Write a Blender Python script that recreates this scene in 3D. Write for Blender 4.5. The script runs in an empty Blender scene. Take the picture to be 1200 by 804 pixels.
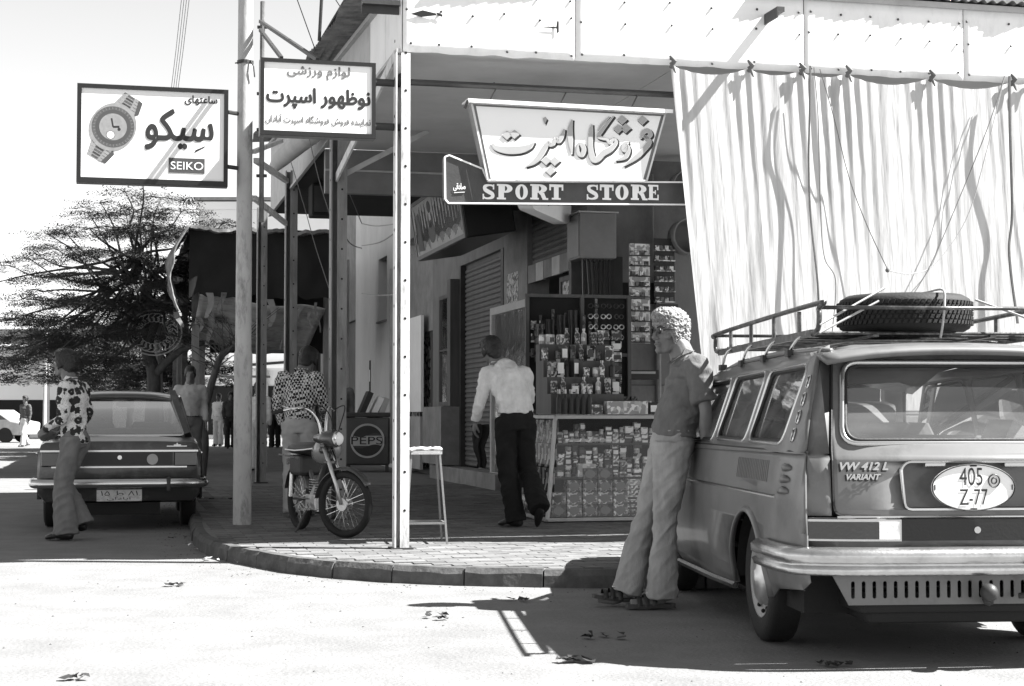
import bpy, bmesh, math, random
from math import sin, cos, pi, radians, sqrt, atan2
from mathutils import Vector, Matrix, noise
from mathutils.geometry import tessellate_polygon
random.seed(7)
S = bpy.context.scene
COL = S.collection
# ---------------------------------------------------------------- camera
FOC, HOR, EYE = 1920.0, 484.0, 1.18
PITCH = math.atan((HOR - 402) / FOC)
cd = bpy.data.cameras.new('camera'); cam = bpy.data.objects.new('camera', cd); COL.objects.link(cam)
cam.location = (0, 0, EYE); cam.rotation_euler = (pi/2 + PITCH, 0, 0)
cd.sensor_width = 36; cd.lens = FOC/1200*36; cd.clip_start = .1; cd.clip_end = 3000
S.camera = cam
# ---------------------------------------------------------------- light (black and white picture: neutral sky and sun)
SUN_EL, SUN_AZ = radians(50), radians(-5)      # azimuth measured from +X, towards the camera
sdir = Vector((cos(SUN_EL)*cos(SUN_AZ), cos(SUN_EL)*sin(SUN_AZ), sin(SUN_EL)))
wd = bpy.data.worlds.new('World'); S.world = wd; wd.use_nodes = True
nt = wd.node_tree; bg = nt.nodes['Background']
sk = nt.nodes.new('ShaderNodeTexSky'); sk.sky_type = 'NISHITA'; sk.sun_disc = False
sk.sun_elevation = SUN_EL; sk.sun_rotation = pi/2 - SUN_AZ
sk.air_density = 1.4; sk.dust_density = 0.0; sk.ozone_density = 1.0; sk.altitude = 0
bw = nt.nodes.new('ShaderNodeRGBToBW'); nt.links.new(sk.outputs[0], bw.inputs[0]); nt.links.new(bw.outputs[0], bg.inputs[0])
bg.inputs[1].default_value = .052
sl = bpy.data.lights.new('sun', 'SUN'); so = bpy.data.objects.new('sun', sl); COL.objects.link(so)
sl.energy = 5; sl.angle = radians(.5); sl.color = (1, .995, .985)
so.rotation_euler = sdir.to_track_quat('Z', 'Y').to_euler(); so.location = (20, -10, 30)
S.view_settings.view_transform = 'Standard'; S.view_settings.look = 'None'; S.view_settings.gamma = 1
S.view_settings.exposure = 2.1
S.cycles.diffuse_bounces = 2
# ---------------------------------------------------------------- helpers
def ray(px, py):
    a = (px-600)/FOC; v = (402-py)/FOC
    return Vector((a, cos(PITCH)-v*sin(PITCH), sin(PITCH)+v*cos(PITCH)))
def atz(px, py, z):
    d = ray(px, py); t = (z-EYE)/d.z; return Vector((d.x*t, d.y*t, z))
def atY(px, py, Y):
    d = ray(px, py); t = Y/d.y; return Vector((d.x*t, Y, EYE+d.z*t))
YAW = radians(13.6); UX = Vector((cos(YAW), sin(YAW), 0)); VX = Vector((-sin(YAW), cos(YAW), 0))
CO = Vector((-.871, 12.87, 0))                     # foot of the corner post
def W(u, v, z=0): return CO + UX*u + VX*v + Vector((0, 0, z))
PAVE = .12

def tag(o, label=None, cat=None, group=None, kind=None):
    if label: o['label'] = label
    if cat: o['category'] = cat
    if group: o['group'] = group
    if kind: o['kind'] = kind
    return o
def empty(name, loc=(0, 0, 0), rz=0, label=None, cat=None, group=None, rot=None):
    o = bpy.data.objects.new(name, None); COL.objects.link(o); o.location = loc
    o.rotation_euler = rot if rot else (0, 0, rz); o.empty_display_size = .2
    return tag(o, label, cat, group)
def dup(root, loc, rz=None, label=None, group=None):
    def cp(o, par):
        c = o.copy(); COL.objects.link(c)
        if par: c.parent = par
        for ch in o.children: cp(ch, c)
        return c
    r = cp(root, None); r.location = loc
    if rz is not None: r.rotation_euler = (0, 0, rz)
    if label: r['label'] = label
    if group: r['group'] = group
    return r

class MB:
    def __init__(s): s.v = []; s.f = []
    def add(s, vs, fs, M=None):
        n = len(s.v)
        s.v += [tuple(M @ Vector(p)) if M else tuple(p) for p in vs]
        s.f += [tuple(i+n for i in f) for f in fs]; return s
    def box(s, x0, x1, y0, y1, z0, z1, M=None, t=0):
        # t: taper of the top
        vs = [(x0,y0,z0),(x1,y0,z0),(x1,y1,z0),(x0,y1,z0),(x0+t,y0+t,z1),(x1-t,y0+t,z1),(x1-t,y1-t,z1),(x0+t,y1-t,z1)]
        return s.add(vs, [(0,3,2,1),(4,5,6,7),(0,1,5,4),(1,2,6,5),(2,3,7,6),(3,0,4,7)], M)
    def bar(s, a, b, w, h, up=(0,0,1)):
        a = Vector(a); b = Vector(b); d = (b-a).normalized(); up = Vector(up)
        if abs(d.dot(up)) > .99: up = Vector((1,0,0))
        sd = d.cross(up).normalized(); u2 = sd.cross(d)
        vs = []
        for p in (a, b):
            for i, j in ((-1,-1),(1,-1),(1,1),(-1,1)): vs.append(p + sd*(i*w/2) + u2*(j*h/2))
        return s.add(vs, [(0,1,2,3),(7,6,5,4),(0,4,5,1),(1,5,6,2),(2,6,7,3),(3,7,4,0)])
    def tube(s, pts, r, n=8, cap=True, side=None, closed=False):
        pts = [Vector(p) for p in pts]; N = len(pts)
        if not isinstance(r, (list, tuple)): r = [r]*N
        rings = []; prev = None
        for i, p in enumerate(pts):
            if closed: d = pts[(i+1) % N]-pts[i-1]
            else: d = pts[min(i+1, N-1)] - pts[max(i-1, 0)]
            d = d.normalized() if d.length > 1e-9 else Vector((0,0,1))
            if side is not None: sd = Vector(side); sd = (sd - d*sd.dot(d))
            elif prev is not None: sd = prev - d*prev.dot(d)
            else: sd = d.orthogonal()
            if sd.length < 1e-6: sd = d.orthogonal()
            sd.normalize(); prev = sd; u2 = d.cross(sd)
            rr = r[i]; ra, rb = (rr if isinstance(rr, (list, tuple)) else (rr, rr))
            rings.append([p + sd*(cos(2*pi*k/n)*ra) + u2*(sin(2*pi*k/n)*rb) for k in range(n)])
        vs = [q for R in rings for q in R]; fs = []
        for i in range(N if closed else N-1):
            for k in range(n):
                j = (i+1) % N
                fs.append((i*n+k, i*n+(k+1) % n, j*n+(k+1) % n, j*n+k))
        if cap and not closed:
            fs.append(tuple(range(n-1, -1, -1))); fs.append(tuple((N-1)*n+k for k in range(n)))
        return s.add(vs, fs)
    def ball(s, c, r, n=10, m=7):
        c = Vector(c); r = r if isinstance(r, (tuple, list)) else (r, r, r); vs = []; fs = []
        for i in range(m+1):
            th = pi*i/m
            for k in range(n):
                ph = 2*pi*k/n; vs.append(c + Vector((sin(th)*cos(ph)*r[0], sin(th)*sin(ph)*r[1], cos(th)*r[2])))
        for i in range(m):
            for k in range(n): fs.append((i*n+k, (i+1)*n+k, (i+1)*n+(k+1) % n, i*n+(k+1) % n))
        return s.add(vs, fs)
    def lathe(s, prof, n=24, M=None):
        # prof list of (r, z) about z
        vs = []; fs = []
        for r, z in prof:
            for k in range(n): a = 2*pi*k/n; vs.append((r*cos(a), r*sin(a), z))
        for i in range(len(prof)-1):
            for k in range(n): fs.append((i*n+k, i*n+(k+1) % n, (i+1)*n+(k+1) % n, (i+1)*n+k))
        return s.add(vs, fs, M)
    def poly(s, loops, th=0, M=None):
        # 2D polygon with holes in xz plane, thickness th in +y
        tri = tessellate_polygon([[Vector((x, z, 0)) for x, z in L] for L in loops])
        fl = [p for L in loops for p in L]; n = len(fl)
        vs = [(x, 0, z) for x, z in fl]; fs = [tuple(t) for t in tri]
        if th:
            vs += [(x, th, z) for x, z in fl]; fs += [tuple(i+n for i in reversed(t)) for t in tri]
            o = 0
            for L in loops:
                k = len(L)
                for i in range(k): fs.append((o+i, o+(i+1) % k, n+o+(i+1) % k, n+o+i))
                o += k
        return s.add(vs, fs, M)
    def grid(s, fn, nu, nv):
        vs = [fn(i/nu, j/nv) for j in range(nv+1) for i in range(nu+1)]
        fs = [(j*(nu+1)+i, j*(nu+1)+i+1, (j+1)*(nu+1)+i+1, (j+1)*(nu+1)+i) for j in range(nv) for i in range(nu)]
        return s.add(vs, fs)
    def build(s, name, m, parent=None, smooth=False, bevel=0, loc=None, recalc=True, auto=None):
        me = bpy.data.meshes.new(name); me.from_pydata([tuple(v) for v in s.v], [], s.f)
        if recalc:
            b = bmesh.new(); b.from_mesh(me); bmesh.ops.recalc_face_normals(b, faces=b.faces); b.to_mesh(me); b.free()
        me.materials.append(m)
        if smooth: me.polygons.foreach_set('use_smooth', [True]*len(me.polygons))
        o = bpy.data.objects.new(name, me); COL.objects.link(o)
        if parent: o.parent = parent
        if loc: o.location = loc
        if auto:
            me.polygons.foreach_set('use_smooth', [True]*len(me.polygons))
            e = [ed for ed in me.edges]
            b = bmesh.new(); b.from_mesh(me)
            for ed in b.edges:
                if len(ed.link_faces) == 2 and ed.calc_face_angle(0) > auto: ed.smooth = False
            b.to_mesh(me); b.free()
        if bevel:
            md = o.modifiers.new('bevel', 'BEVEL'); md.width = bevel; md.segments = 2; md.limit_method = 'ANGLE'; md.angle_limit = radians(40)
        return o
def box(name, m, parent, x0, x1, y0, y1, z0, z1, bevel=0, M=None):
    return MB().box(x0, x1, y0, y1, z0, z1, M).build(name, m, parent, bevel=bevel)
def rrect(x0, x1, z0, z1, r, n=5):
    out = []
    for cx, cz, a0 in ((x1-r, z1-r, 0), (x0+r, z1-r, 90), (x0+r, z0+r, 180), (x1-r, z0+r, 270)):
        for k in range(n+1):
            a = radians(a0+90*k/n); out.append((cx+r*cos(a), cz+r*sin(a)))
    return out
def rpoly(pts, r, n=4):
    out = []; N = len(pts)
    for i in range(N):
        p = Vector(pts[i]); a = Vector(pts[i-1]); b = Vector(pts[(i+1) % N])
        rr = min(r, (a-p).length*.45, (b-p).length*.45)
        p0 = p+(a-p).normalized()*rr; p1 = p+(b-p).normalized()*rr
        for k in range(n+1):
            t = k/n; q = p0*(1-t)**2 + p*2*t*(1-t) + p1*t*t; out.append((q.x, q.y))
    return out
def rz(a): return Matrix.Rotation(a, 4, 'Z')
def rx(a): return Matrix.Rotation(a, 4, 'X')
def ry(a): return Matrix.Rotation(a, 4, 'Y')
def T(x, y, z): return Matrix.Translation((x, y, z))
def split_loose(o):
    me = o.data; par = list(range(len(me.vertices)))
    def f(i):
        while par[i] != i: par[i] = par[par[i]]; i = par[i]
        return i
    for e in me.edges: a, b = f(e.vertices[0]), f(e.vertices[1]); par[a] = b
    G = {}
    for p in me.polygons: G.setdefault(f(p.vertices[0]), []).append(p)
    for k, ps in enumerate(G.values()):
        ids = sorted({i for p in ps for i in p.vertices}); mp = {i: j for j, i in enumerate(ids)}
        m = bpy.data.meshes.new(me.name); m.from_pydata([tuple(me.vertices[i].co) for i in ids], [], [[mp[i] for i in p.vertices] for p in ps])
        for mm_ in me.materials: m.materials.append(mm_)
        m.polygons.foreach_set('use_smooth', [p.use_smooth for p in ps])
        if k == 0: first = m
        else: c = o.copy(); c.data = m; COL.objects.link(c)
    o.data = first
# ---------------------------------------------------------------- materials
MC = {}
def mat(name, c, rough=.7, metal=0, var=.15, scale=4, bump=.15, bscale=60, streak=1, dirt=0, dscale=1.5, dcol=.02, coat=0, spec=.4):
    if name in MC: return MC[name]
    m = bpy.data.materials.new(name); MC[name] = m; m.use_nodes = True; t = m.node_tree; b = t.nodes['Principled BSDF']
    b.inputs['Roughness'].default_value = rough; b.inputs['Metallic'].default_value = metal
    b.inputs['Specular IOR Level'].default_value = spec; b.inputs['Coat Weight'].default_value = coat; b.inputs['Coat Roughness'].default_value = .12
    tc = t.nodes.new('ShaderNodeTexCoord'); mp = t.nodes.new('ShaderNodeMapping'); mp.inputs['Scale'].default_value = (1, 1, 1/streak)
    t.links.new(tc.outputs['Object'], mp.inputs[0])
    n = t.nodes.new('ShaderNodeTexNoise'); n.inputs['Scale'].default_value = scale; n.inputs['Detail'].default_value = 7; n.inputs['Roughness'].default_value = .65
    t.links.new(mp.outputs[0], n.inputs['Vector'])
    cr = t.nodes.new('ShaderNodeValToRGB'); e = cr.color_ramp.elements
    lo, hi = c*(1-var), min(c*(1+var), .95)
    e[0].position = .3; e[0].color = (lo, lo, lo, 1); e[1].position = .7; e[1].color = (hi, hi, hi, 1)
    t.links.new(n.outputs['Fac'], cr.inputs[0]); out = cr.outputs[0]
    if dirt:
        n2 = t.nodes.new('ShaderNodeTexNoise'); n2.inputs['Scale'].default_value = dscale; n2.inputs['Detail'].default_value = 9; n2.inputs['Roughness'].default_value = .72
        t.links.new(mp.outputs[0], n2.inputs['Vector'])
        r2 = t.nodes.new('ShaderNodeValToRGB'); r2.color_ramp.elements[0].position = .5; r2.color_ramp.elements[1].position = .66
        r2.color_ramp.elements[0].color = (0, 0, 0, 1); r2.color_ramp.elements[1].color = (dirt, dirt, dirt, 1)
        t.links.new(n2.outputs['Fac'], r2.inputs[0])
        mx = t.nodes.new('ShaderNodeMix'); mx.data_type = 'RGBA'; mx.inputs[7].default_value = (dcol, dcol, dcol, 1)
        t.links.new(r2.outputs[0], mx.inputs[0]); t.links.new(out, mx.inputs[6]); out = mx.outputs[2]
    t.links.new(out, b.inputs['Base Color'])
    if bump:
        n3 = t.nodes.new('ShaderNodeTexNoise'); n3.inputs['Scale'].default_value = bscale; n3.inputs['Detail'].default_value = 5
        t.links.new(mp.outputs[0], n3.inputs['Vector'])
        bp = t.nodes.new('ShaderNodeBump'); bp.inputs['Strength'].default_value = bump; bp.inputs['Distance'].default_value = .01
        t.links.new(n3.outputs['Fac'], bp.inputs['Height']); t.links.new(bp.outputs[0], b.inputs['Normal'])
    return m
def glass(name, tint=.85, refl=.5, rough=.02, milk=0, fres=1.3):
    if name in MC: return MC[name]
    m = bpy.data.materials.new(name); MC[name] = m; m.use_nodes = True; t = m.node_tree
    t.nodes.remove(t.nodes['Principled BSDF']); o = t.nodes['Material Output']
    tr = t.nodes.new('ShaderNodeBsdfTransparent'); tr.inputs[0].default_value = (tint, tint, tint, 1)
    gl = t.nodes.new('ShaderNodeBsdfGlossy'); gl.inputs['Roughness'].default_value = rough; gl.inputs[0].default_value = (1, 1, 1, 1)
    lw = t.nodes.new('ShaderNodeFresnel'); lw.inputs[0].default_value = 1.5
    mu = t.nodes.new('ShaderNodeMath'); mu.operation = 'MULTIPLY_ADD'; mu.inputs[1].default_value = fres; mu.inputs[2].default_value = refl*.1; mu.use_clamp = True
    t.links.new(lw.outputs[0], mu.inputs[0])
    mx = t.nodes.new('ShaderNodeMixShader'); t.links.new(mu.outputs[0], mx.inputs[0]); t.links.new(tr.outputs[0], mx.inputs[1]); t.links.new(gl.outputs[0], mx.inputs[2])
    last = mx.outputs[0]
    if milk:     # dust on the pane
        df = t.nodes.new('ShaderNodeBsdfDiffuse'); df.inputs[0].default_value = (.7, .7, .7, 1)
        nz = t.nodes.new('ShaderNodeTexNoise'); nz.inputs['Scale'].default_value = 3; nz.inputs['Detail'].default_value = 8
        ml = t.nodes.new('ShaderNodeMath'); ml.operation = 'MULTIPLY'; ml.inputs[1].default_value = milk*2; t.links.new(nz.outputs[0], ml.inputs[0])
        m2 = t.nodes.new('ShaderNodeMixShader'); t.links.new(ml.outputs[0], m2.inputs[0]); t.links.new(last, m2.inputs[1]); t.links.new(df.outputs[0], m2.inputs[2]); last = m2.outputs[0]
    t.links.new(last, o.inputs[0]); return m
def pattern(name, kind, a, b, scale, rough=.85):
    if name in MC: return MC[name]
    m = mat(name, a, rough); t = m.node_tree; p = t.nodes['Principled BSDF']
    tc = t.nodes.new('ShaderNodeTexCoord'); mp = t.nodes.new('ShaderNodeMapping'); t.links.new(tc.outputs['Object'], mp.inputs[0])
    if kind == 'check':
        x = t.nodes.new('ShaderNodeTexChecker'); x.inputs['Scale'].default_value = scale; mp.inputs['Rotation'].default_value = (0, radians(10), radians(38))
        mp.inputs['Scale'].default_value = (1, 1, .8)
        x.inputs['Color1'].default_value = (a, a, a, 1); x.inputs['Color2'].default_value = (b, b, b, 1)
        t.links.new(mp.outputs[0], x.inputs[0]); t.links.new(x.outputs[0], p.inputs['Base Color'])
    elif kind == 'flower':
        x = t.nodes.new('ShaderNodeTexVoronoi'); x.inputs['Scale'].default_value = scale; x.inputs['Randomness'].default_value = .35; t.links.new(mp.outputs[0], x.inputs['Vector'])
        n = t.nodes.new('ShaderNodeTexNoise'); n.inputs['Scale'].default_value = scale*3.2; t.links.new(mp.outputs[0], n.inputs['Vector'])
        ad = t.nodes.new('ShaderNodeMath'); ad.operation = 'MULTIPLY_ADD'; ad.inputs[1].default_value = .55; t.links.new(n.outputs[0], ad.inputs[0]); t.links.new(x.outputs['Distance'], ad.inputs[2])
        cr = t.nodes.new('ShaderNodeValToRGB'); cr.color_ramp.interpolation = 'CONSTANT'; e = cr.color_ramp.elements
        e[0].position = 0; e[0].color = (.3, .3, .3, 1); e[1].position = .36; e[1].color = (b, b, b, 1)
        q = e.new(.70); q.color = (.1, .1, .1, 1); q = e.new(.74); q.color = (a, a, a, 1); q = e.new(.86); q.color = (a*.6, a*.6, a*.6, 1); q = e.new(.9); q.color = (a, a, a, 1)
        t.links.new(ad.outputs[0], cr.inputs[0]); t.links.new(cr.outputs[0], p.inputs['Base Color'])
    elif kind == 'print':      # busy printed matter
        x = t.nodes.new('ShaderNodeTexVoronoi'); x.inputs['Scale'].default_value = scale; x.distance = 'CHEBYCHEV'; t.links.new(mp.outputs[0], x.inputs['Vector'])
        sp = t.nodes.new('ShaderNodeSeparateColor'); t.links.new(x.outputs['Color'], sp.inputs[0])
        cr = t.nodes.new('ShaderNodeValToRGB'); e = cr.color_ramp.elements; e[0].color = (a, a, a, 1); e[1].color = (b, b, b, 1); e[0].position = .35; e[1].position = .65
        t.links.new(sp.outputs[0], cr.inputs[0]); t.links.new(cr.outputs[0], p.inputs['Base Color'])
    return m
# text
PF = {'ا':(0xFE8D,0xFE8E),'آ':(0xFE81,0xFE82),'ب':(0xFE8F,0xFE90,0xFE91,0xFE92),'پ':(0xFB56,0xFB57,0xFB58,0xFB59),'ت':(0xFE95,0xFE96,0xFE97,0xFE98),
'د':(0xFEA9,0xFEAA),'ر':(0xFEAD,0xFEAE),'ز':(0xFEAF,0xFEB0),'س':(0xFEB1,0xFEB2,0xFEB3,0xFEB4),'ش':(0xFEB5,0xFEB6,0xFEB7,0xFEB8),'ص':(0xFEB9,0xFEBA,0xFEBB,0xFEBC),
'ظ':(0xFEC5,0xFEC6,0xFEC7,0xFEC8),'ع':(0xFEC9,0xFECA,0xFECB,0xFECC),'ف':(0xFED1,0xFED2,0xFED3,0xFED4),'ق':(0xFED5,0xFED6,0xFED7,0xFED8),
'ک':(0xFB8E,0xFB8F,0xFB90,0xFB91),'گ':(0xFB92,0xFB93,0xFB94,0xFB95),'ل':(0xFEDD,0xFEDE,0xFEDF,0xFEE0),'م':(0xFEE1,0xFEE2,0xFEE3,0xFEE4),'ن':(0xFEE5,0xFEE6,0xFEE7,0xFEE8),
'و':(0xFEED,0xFEEE),'ه':(0x06D5,0xFEEA,0xFEEB,0xFEEC),'ی':(0xFBFC,0xFBFD,0xFBFE,0xFBFF)}
def persian(s):
    out = []
    for i, c in enumerate(s):
        if c not in PF: out.append(c); continue
        f = PF[c]; pj = i > 0 and s[i-1] in PF and len(PF[s[i-1]]) == 4; nj = len(f) == 4 and i+1 < len(s) and s[i+1] in PF
        out.append(chr(f[3] if pj and nj else f[1] if pj else f[2] if nj else f[0]))
    return ''.join(reversed(out))
def text(name, body, m, parent, x0, x1, z0, z1, y=-.003, off=0, ext=.001, shear=0, M=None, bold=0):
    """flat lettering filling the box x0..x1, z0..z1 of the parent's xz plane, facing -y"""
    c = bpy.data.curves.new(name, 'FONT'); c.body = body; c.size = 1; c.offset = off; c.extrude = 0; c.shear = shear
    o = bpy.data.objects.new(name, c); COL.objects.link(o)
    bpy.context.view_layer.update()
    cu = o.to_curve(bpy.context.evaluated_depsgraph_get())
    loops = []
    for sp in cu.splines:
        bp = sp.bezier_points; n = len(bp); L = []
        for i in range(n):
            p0, p1, p2, p3 = bp[i].co, bp[i].handle_right, bp[(i+1) % n].handle_left, bp[(i+1) % n].co
            for k in range(4):
                t = k/4; q = p0*(1-t)**3+p1*3*t*(1-t)**2+p2*3*t*t*(1-t)+p3*t**3; L.append((q.x, q.y))
        if len(L) > 2: loops.append(L)
    o.to_curve_clear(); bpy.data.objects.remove(o)
    area = lambda L: sum(L[i-1][0]*L[i][1]-L[i][0]*L[i-1][1] for i in range(len(L)))
    def within(p, L):
        c = False
        for i in range(len(L)):
            (x1, y1), (x2, y2) = L[i], L[i-1]
            if (y1 > p[1]) != (y2 > p[1]) and p[0] < (x2-x1)*(p[1]-y1)/(y2-y1)+x1: c = not c
        return c
    sgn = area(max(loops, key=lambda L: abs(area(L)))) > 0
    outs = [L for L in loops if (area(L) > 0) == sgn]; hol = [L for L in loops if (area(L) > 0) != sgn]
    tmp = MB()
    grp = [[L] for L in outs]
    for h in hol:
        c = [g for g in grp if within(h[0], g[0])]
        if c: min(c, key=lambda g: abs(area(g[0]))).append(h)
    for i, g in enumerate(grp):
        tri = tessellate_polygon([[Vector((x, z, 0)) for x, z in L] for L in g]); tmp.add([(x, z, 0) for L in g for x, z in L], tri)
    lay = [i for i, g in enumerate(grp) for L in g for _ in L]
    me = bpy.data.meshes.new(name); me.from_pydata(tmp.v, [], tmp.f)
    xs = [v.co.x for v in me.vertices]; ys = [v.co.y for v in me.vertices]
    ax, bx_, ay, by = min(xs), max(xs), min(ys), max(ys)
    for v in me.vertices:
        v.co = ((v.co.x-ax)/(bx_-ax)*(x1-x0)+x0, y-.00004*(lay[v.index] % 4), (v.co.y-ay)/(by-ay)*(z1-z0)+z0)
        if M: v.co = M @ v.co
    if bold:      # thicken: shifted copies, each a hair in front of the last
        vs = [v.co.copy() for v in me.vertices]; fs = [tuple(p.vertices) for p in me.polygons]; V2 = []; F2 = []
        for k in range(9):
            a = k*pi/4; r = bold if k else 0; b = len(V2)
            V2 += [(v.x+r*cos(a), v.y-.00018*k, v.z+r*sin(a)) for v in vs]; F2 += [tuple(i+b for i in f) for f in fs]
        me = bpy.data.meshes.new(name); me.from_pydata(V2, [], F2)
    me.materials.clear(); me.materials.append(m); me.name = name
    ob = bpy.data.objects.new(name, me); COL.objects.link(ob); ob.parent = parent
    return ob
def ribbon(mb, pts, M=None, y=0, n=8, grow=0):
    """calligraphic stroke: pts (x, z, width); smooth, in the xz plane"""
    P = []
    N = len(pts)
    for i in range(N-1):
        p0 = pts[max(i-1, 0)]; p1 = pts[i]; p2 = pts[i+1]; p3 = pts[min(i+2, N-1)]
        for k in range(n + (i == N-2)):
            t = k/n; q = []
            for a in range(3):
                q.append(.5*((2*p1[a])+(-p0[a]+p2[a])*t+(2*p0[a]-5*p1[a]+4*p2[a]-p3[a])*t*t+(-p0[a]+3*p1[a]-3*p2[a]+p3[a])*t**3))
            P.append(q)
    vs = []
    for i, q in enumerate(P):
        a = P[max(i-1, 0)]; b = P[min(i+1, len(P)-1)]; d = Vector((b[0]-a[0], b[1]-a[1]))
        d = d.normalized() if d.length > 1e-9 else Vector((1, 0)); w = max(q[2], 0)/2+grow
        e = (-grow if i == 0 else grow if i == len(P)-1 else 0)
        vs += [(q[0]-d.y*w+d.x*e, y, q[1]+d.x*w+d.y*e), (q[0]+d.y*w+d.x*e, y, q[1]-d.x*w+d.y*e)]
    fs = [(2*i, 2*i+1, 2*i+3, 2*i+2) for i in range(len(P)-1)]
    mb.add(vs, fs, M)
# ---------------------------------------------------------------- street, kerb, pavement
m_street = mat('street_dust', .175, .95, var=.16, scale=2.2, bump=.9, bscale=40, dirt=.6, dscale=.8, dcol=.135, spec=.2)
m_pave = mat('paver', .14, .9, var=.22, scale=5, bump=.35, bscale=50, dirt=.4, dscale=1.2, dcol=.09, spec=.2)
m_joint = mat('joint', .07, .95, spec=.1)
m_kerb = mat('kerb_stone', .085, .9, var=.35, scale=7, bump=.7, bscale=28, dirt=.5, dscale=3, dcol=.05, spec=.2)
m_conc = mat('concrete', .22, .85, var=.25, scale=3, bump=.3, bscale=30, dirt=.4, dscale=1.4, dcol=.14)
m_wall = mat('old_wall_paint', .17, .85, var=.2, scale=1.5, bump=.4, bscale=20, dirt=.6, dscale=1.1, dcol=.06, streak=1.6)
m_wall2 = mat('pale_wall_paint', .62, .85, var=.1, scale=2, bump=.3, bscale=25, dirt=.4, dscale=1.0, dcol=.33, streak=1.5)
m_white = mat('white_paint', .8, .6, var=.05, bump=.1)
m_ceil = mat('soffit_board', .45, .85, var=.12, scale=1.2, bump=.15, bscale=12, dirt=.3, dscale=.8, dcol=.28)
m_fasc = mat('fascia_sheet', .8, .7, var=.05, scale=2, bump=.2, bscale=14, dirt=.35, dscale=2.2, dcol=.4, streak=2)
m_post = mat('galvanised_post', .2, .55, var=.3, scale=9, bump=.3, bscale=50, dirt=.7, dscale=6, dcol=.08, streak=5)
m_postw = mat('pale_post', .62, .55, var=.15, scale=7, bump=.3, bscale=40, dirt=.8, dscale=7, dcol=.10, streak=4)
m_dark = mat('dark_metal', .035, .5, var=.3)
m_black = mat('black_paint', .012, .35, var=.2)
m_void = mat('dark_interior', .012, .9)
m_wood = mat('brown_wood', .08, .6, var=.35, scale=5, streak=8, bump=.2)
m_shut = mat('shutter_metal', .11, .55, metal=.2, var=.25, scale=4, bump=.2, dirt=.4, dscale=2, dcol=.07)
m_grey = mat('mid_grey_paint', .16, .5)
m_pale = mat('pale_grey_paint', .38, .55, dirt=.3, dscale=3, dcol=.2)
m_rust = mat('rusty_sheet', .13, .8, var=.5, scale=6, bump=.5, bscale=20)
m_hole = mat('bolt_hole', .01, .9, bump=0)
m_glass = glass('window_glass', .75, 1.5)

def ground_z(x, y):
    return 0
def street_fn(a, b):
    return Vector(((a-.5)*1600, (b-.5)*1600+700, 0))
g = MB().grid(street_fn, 8, 8)
tag(g.build('street', m_street), kind='structure')

KP = [(-11.2, 55), (-6.35, 33.5), (-3.92, 19.84), (-3.31, 16.9), (-2.85, 14.71), (-2.46, 13.46), (-1.98, 12.63), (-1.52, 11.97), (-.71, 11.37), (.23, 11.13), (1.2, 11.08), (3, 11.3), (9, 12.4)]
def smooth_line(P, step):
    out = []
    for i in range(len(P)-1):
        p0 = Vector(P[max(i-1, 0)]); p1 = Vector(P[i]); p2 = Vector(P[i+1]); p3 = Vector(P[min(i+2, len(P)-1)])
        n = max(1, int((p2-p1).length/step))
        if (p2-p1).length > 4: p0 = p1-(p2-p1); p3 = p2+(p2-p1)
        for k in range(n):
            t = k/n; out.append(.5*((2*p1)+(-p0+p2)*t+(2*p0-5*p1+4*p2-p3)*t*t+(-p0+3*p1-3*p2+p3)*t**3))
    out.append(Vector(P[-1])); return out
KL = smooth_line(KP, .1)
# resample evenly
def resample(L, step):
    out = [L[0]]; acc = 0
    for a, b in zip(L, L[1:]):
        d = (b-a).length
        while acc + d >= step:
            t = (step-acc)/d; a = a+(b-a)*t; out.append(a); d = (b-a).length; acc = 0
        acc += d
    out.append(L[-1]); return out
KR = resample(KL, .55)
kerb = empty('kerb', (0, 0, 0)); tag(kerb, kind='structure')
def inward(L, i, w):
    d = (L[min(i+1, len(L)-1)]-L[max(i-1, 0)]).normalized(); return L[i] + Vector((-d.y, d.x))*w
fine = KR
IN = [inward(fine, i, .11) for i in range(len(fine))]
for i in range(len(fine)-1):
    a, b, c, d = fine[i], fine[i+1], IN[i+1], IN[i]
    g = .006; ab = (b-a).normalized()*g; j = random.uniform(-.006, .004); h = PAVE+.005+j
    mb = MB(); ns = 4
    vs = []
    for k in range(ns+1):
        t = k/ns; p = a.lerp(b, t); q = d.lerp(c, t); p = p+ab*(1-2*t); q = q+ab*(1-2*t)
        w = random.uniform(-.008, .008); e = random.uniform(-.012, .004)
        n = (q-p).normalized()
        vs += [(*(p+n*w), -.05), (*(p+n*(w+.01)), h-.035+e), (*(p+n*(w+.035)), h+e*.3), (*q, h), (*q, -.05)]
    fs = [(5*k+r, 5*k+r+1, 5*k+r+6, 5*k+r+5) for k in range(ns) for r in range(4)]+[(0, 1, 2, 3, 4), (5*ns+4, 5*ns+3, 5*ns+2, 5*ns+1, 5*ns)]
    mb.add(vs, fs).build('kerb_stone', m_kerb, kerb, smooth=False)
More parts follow.
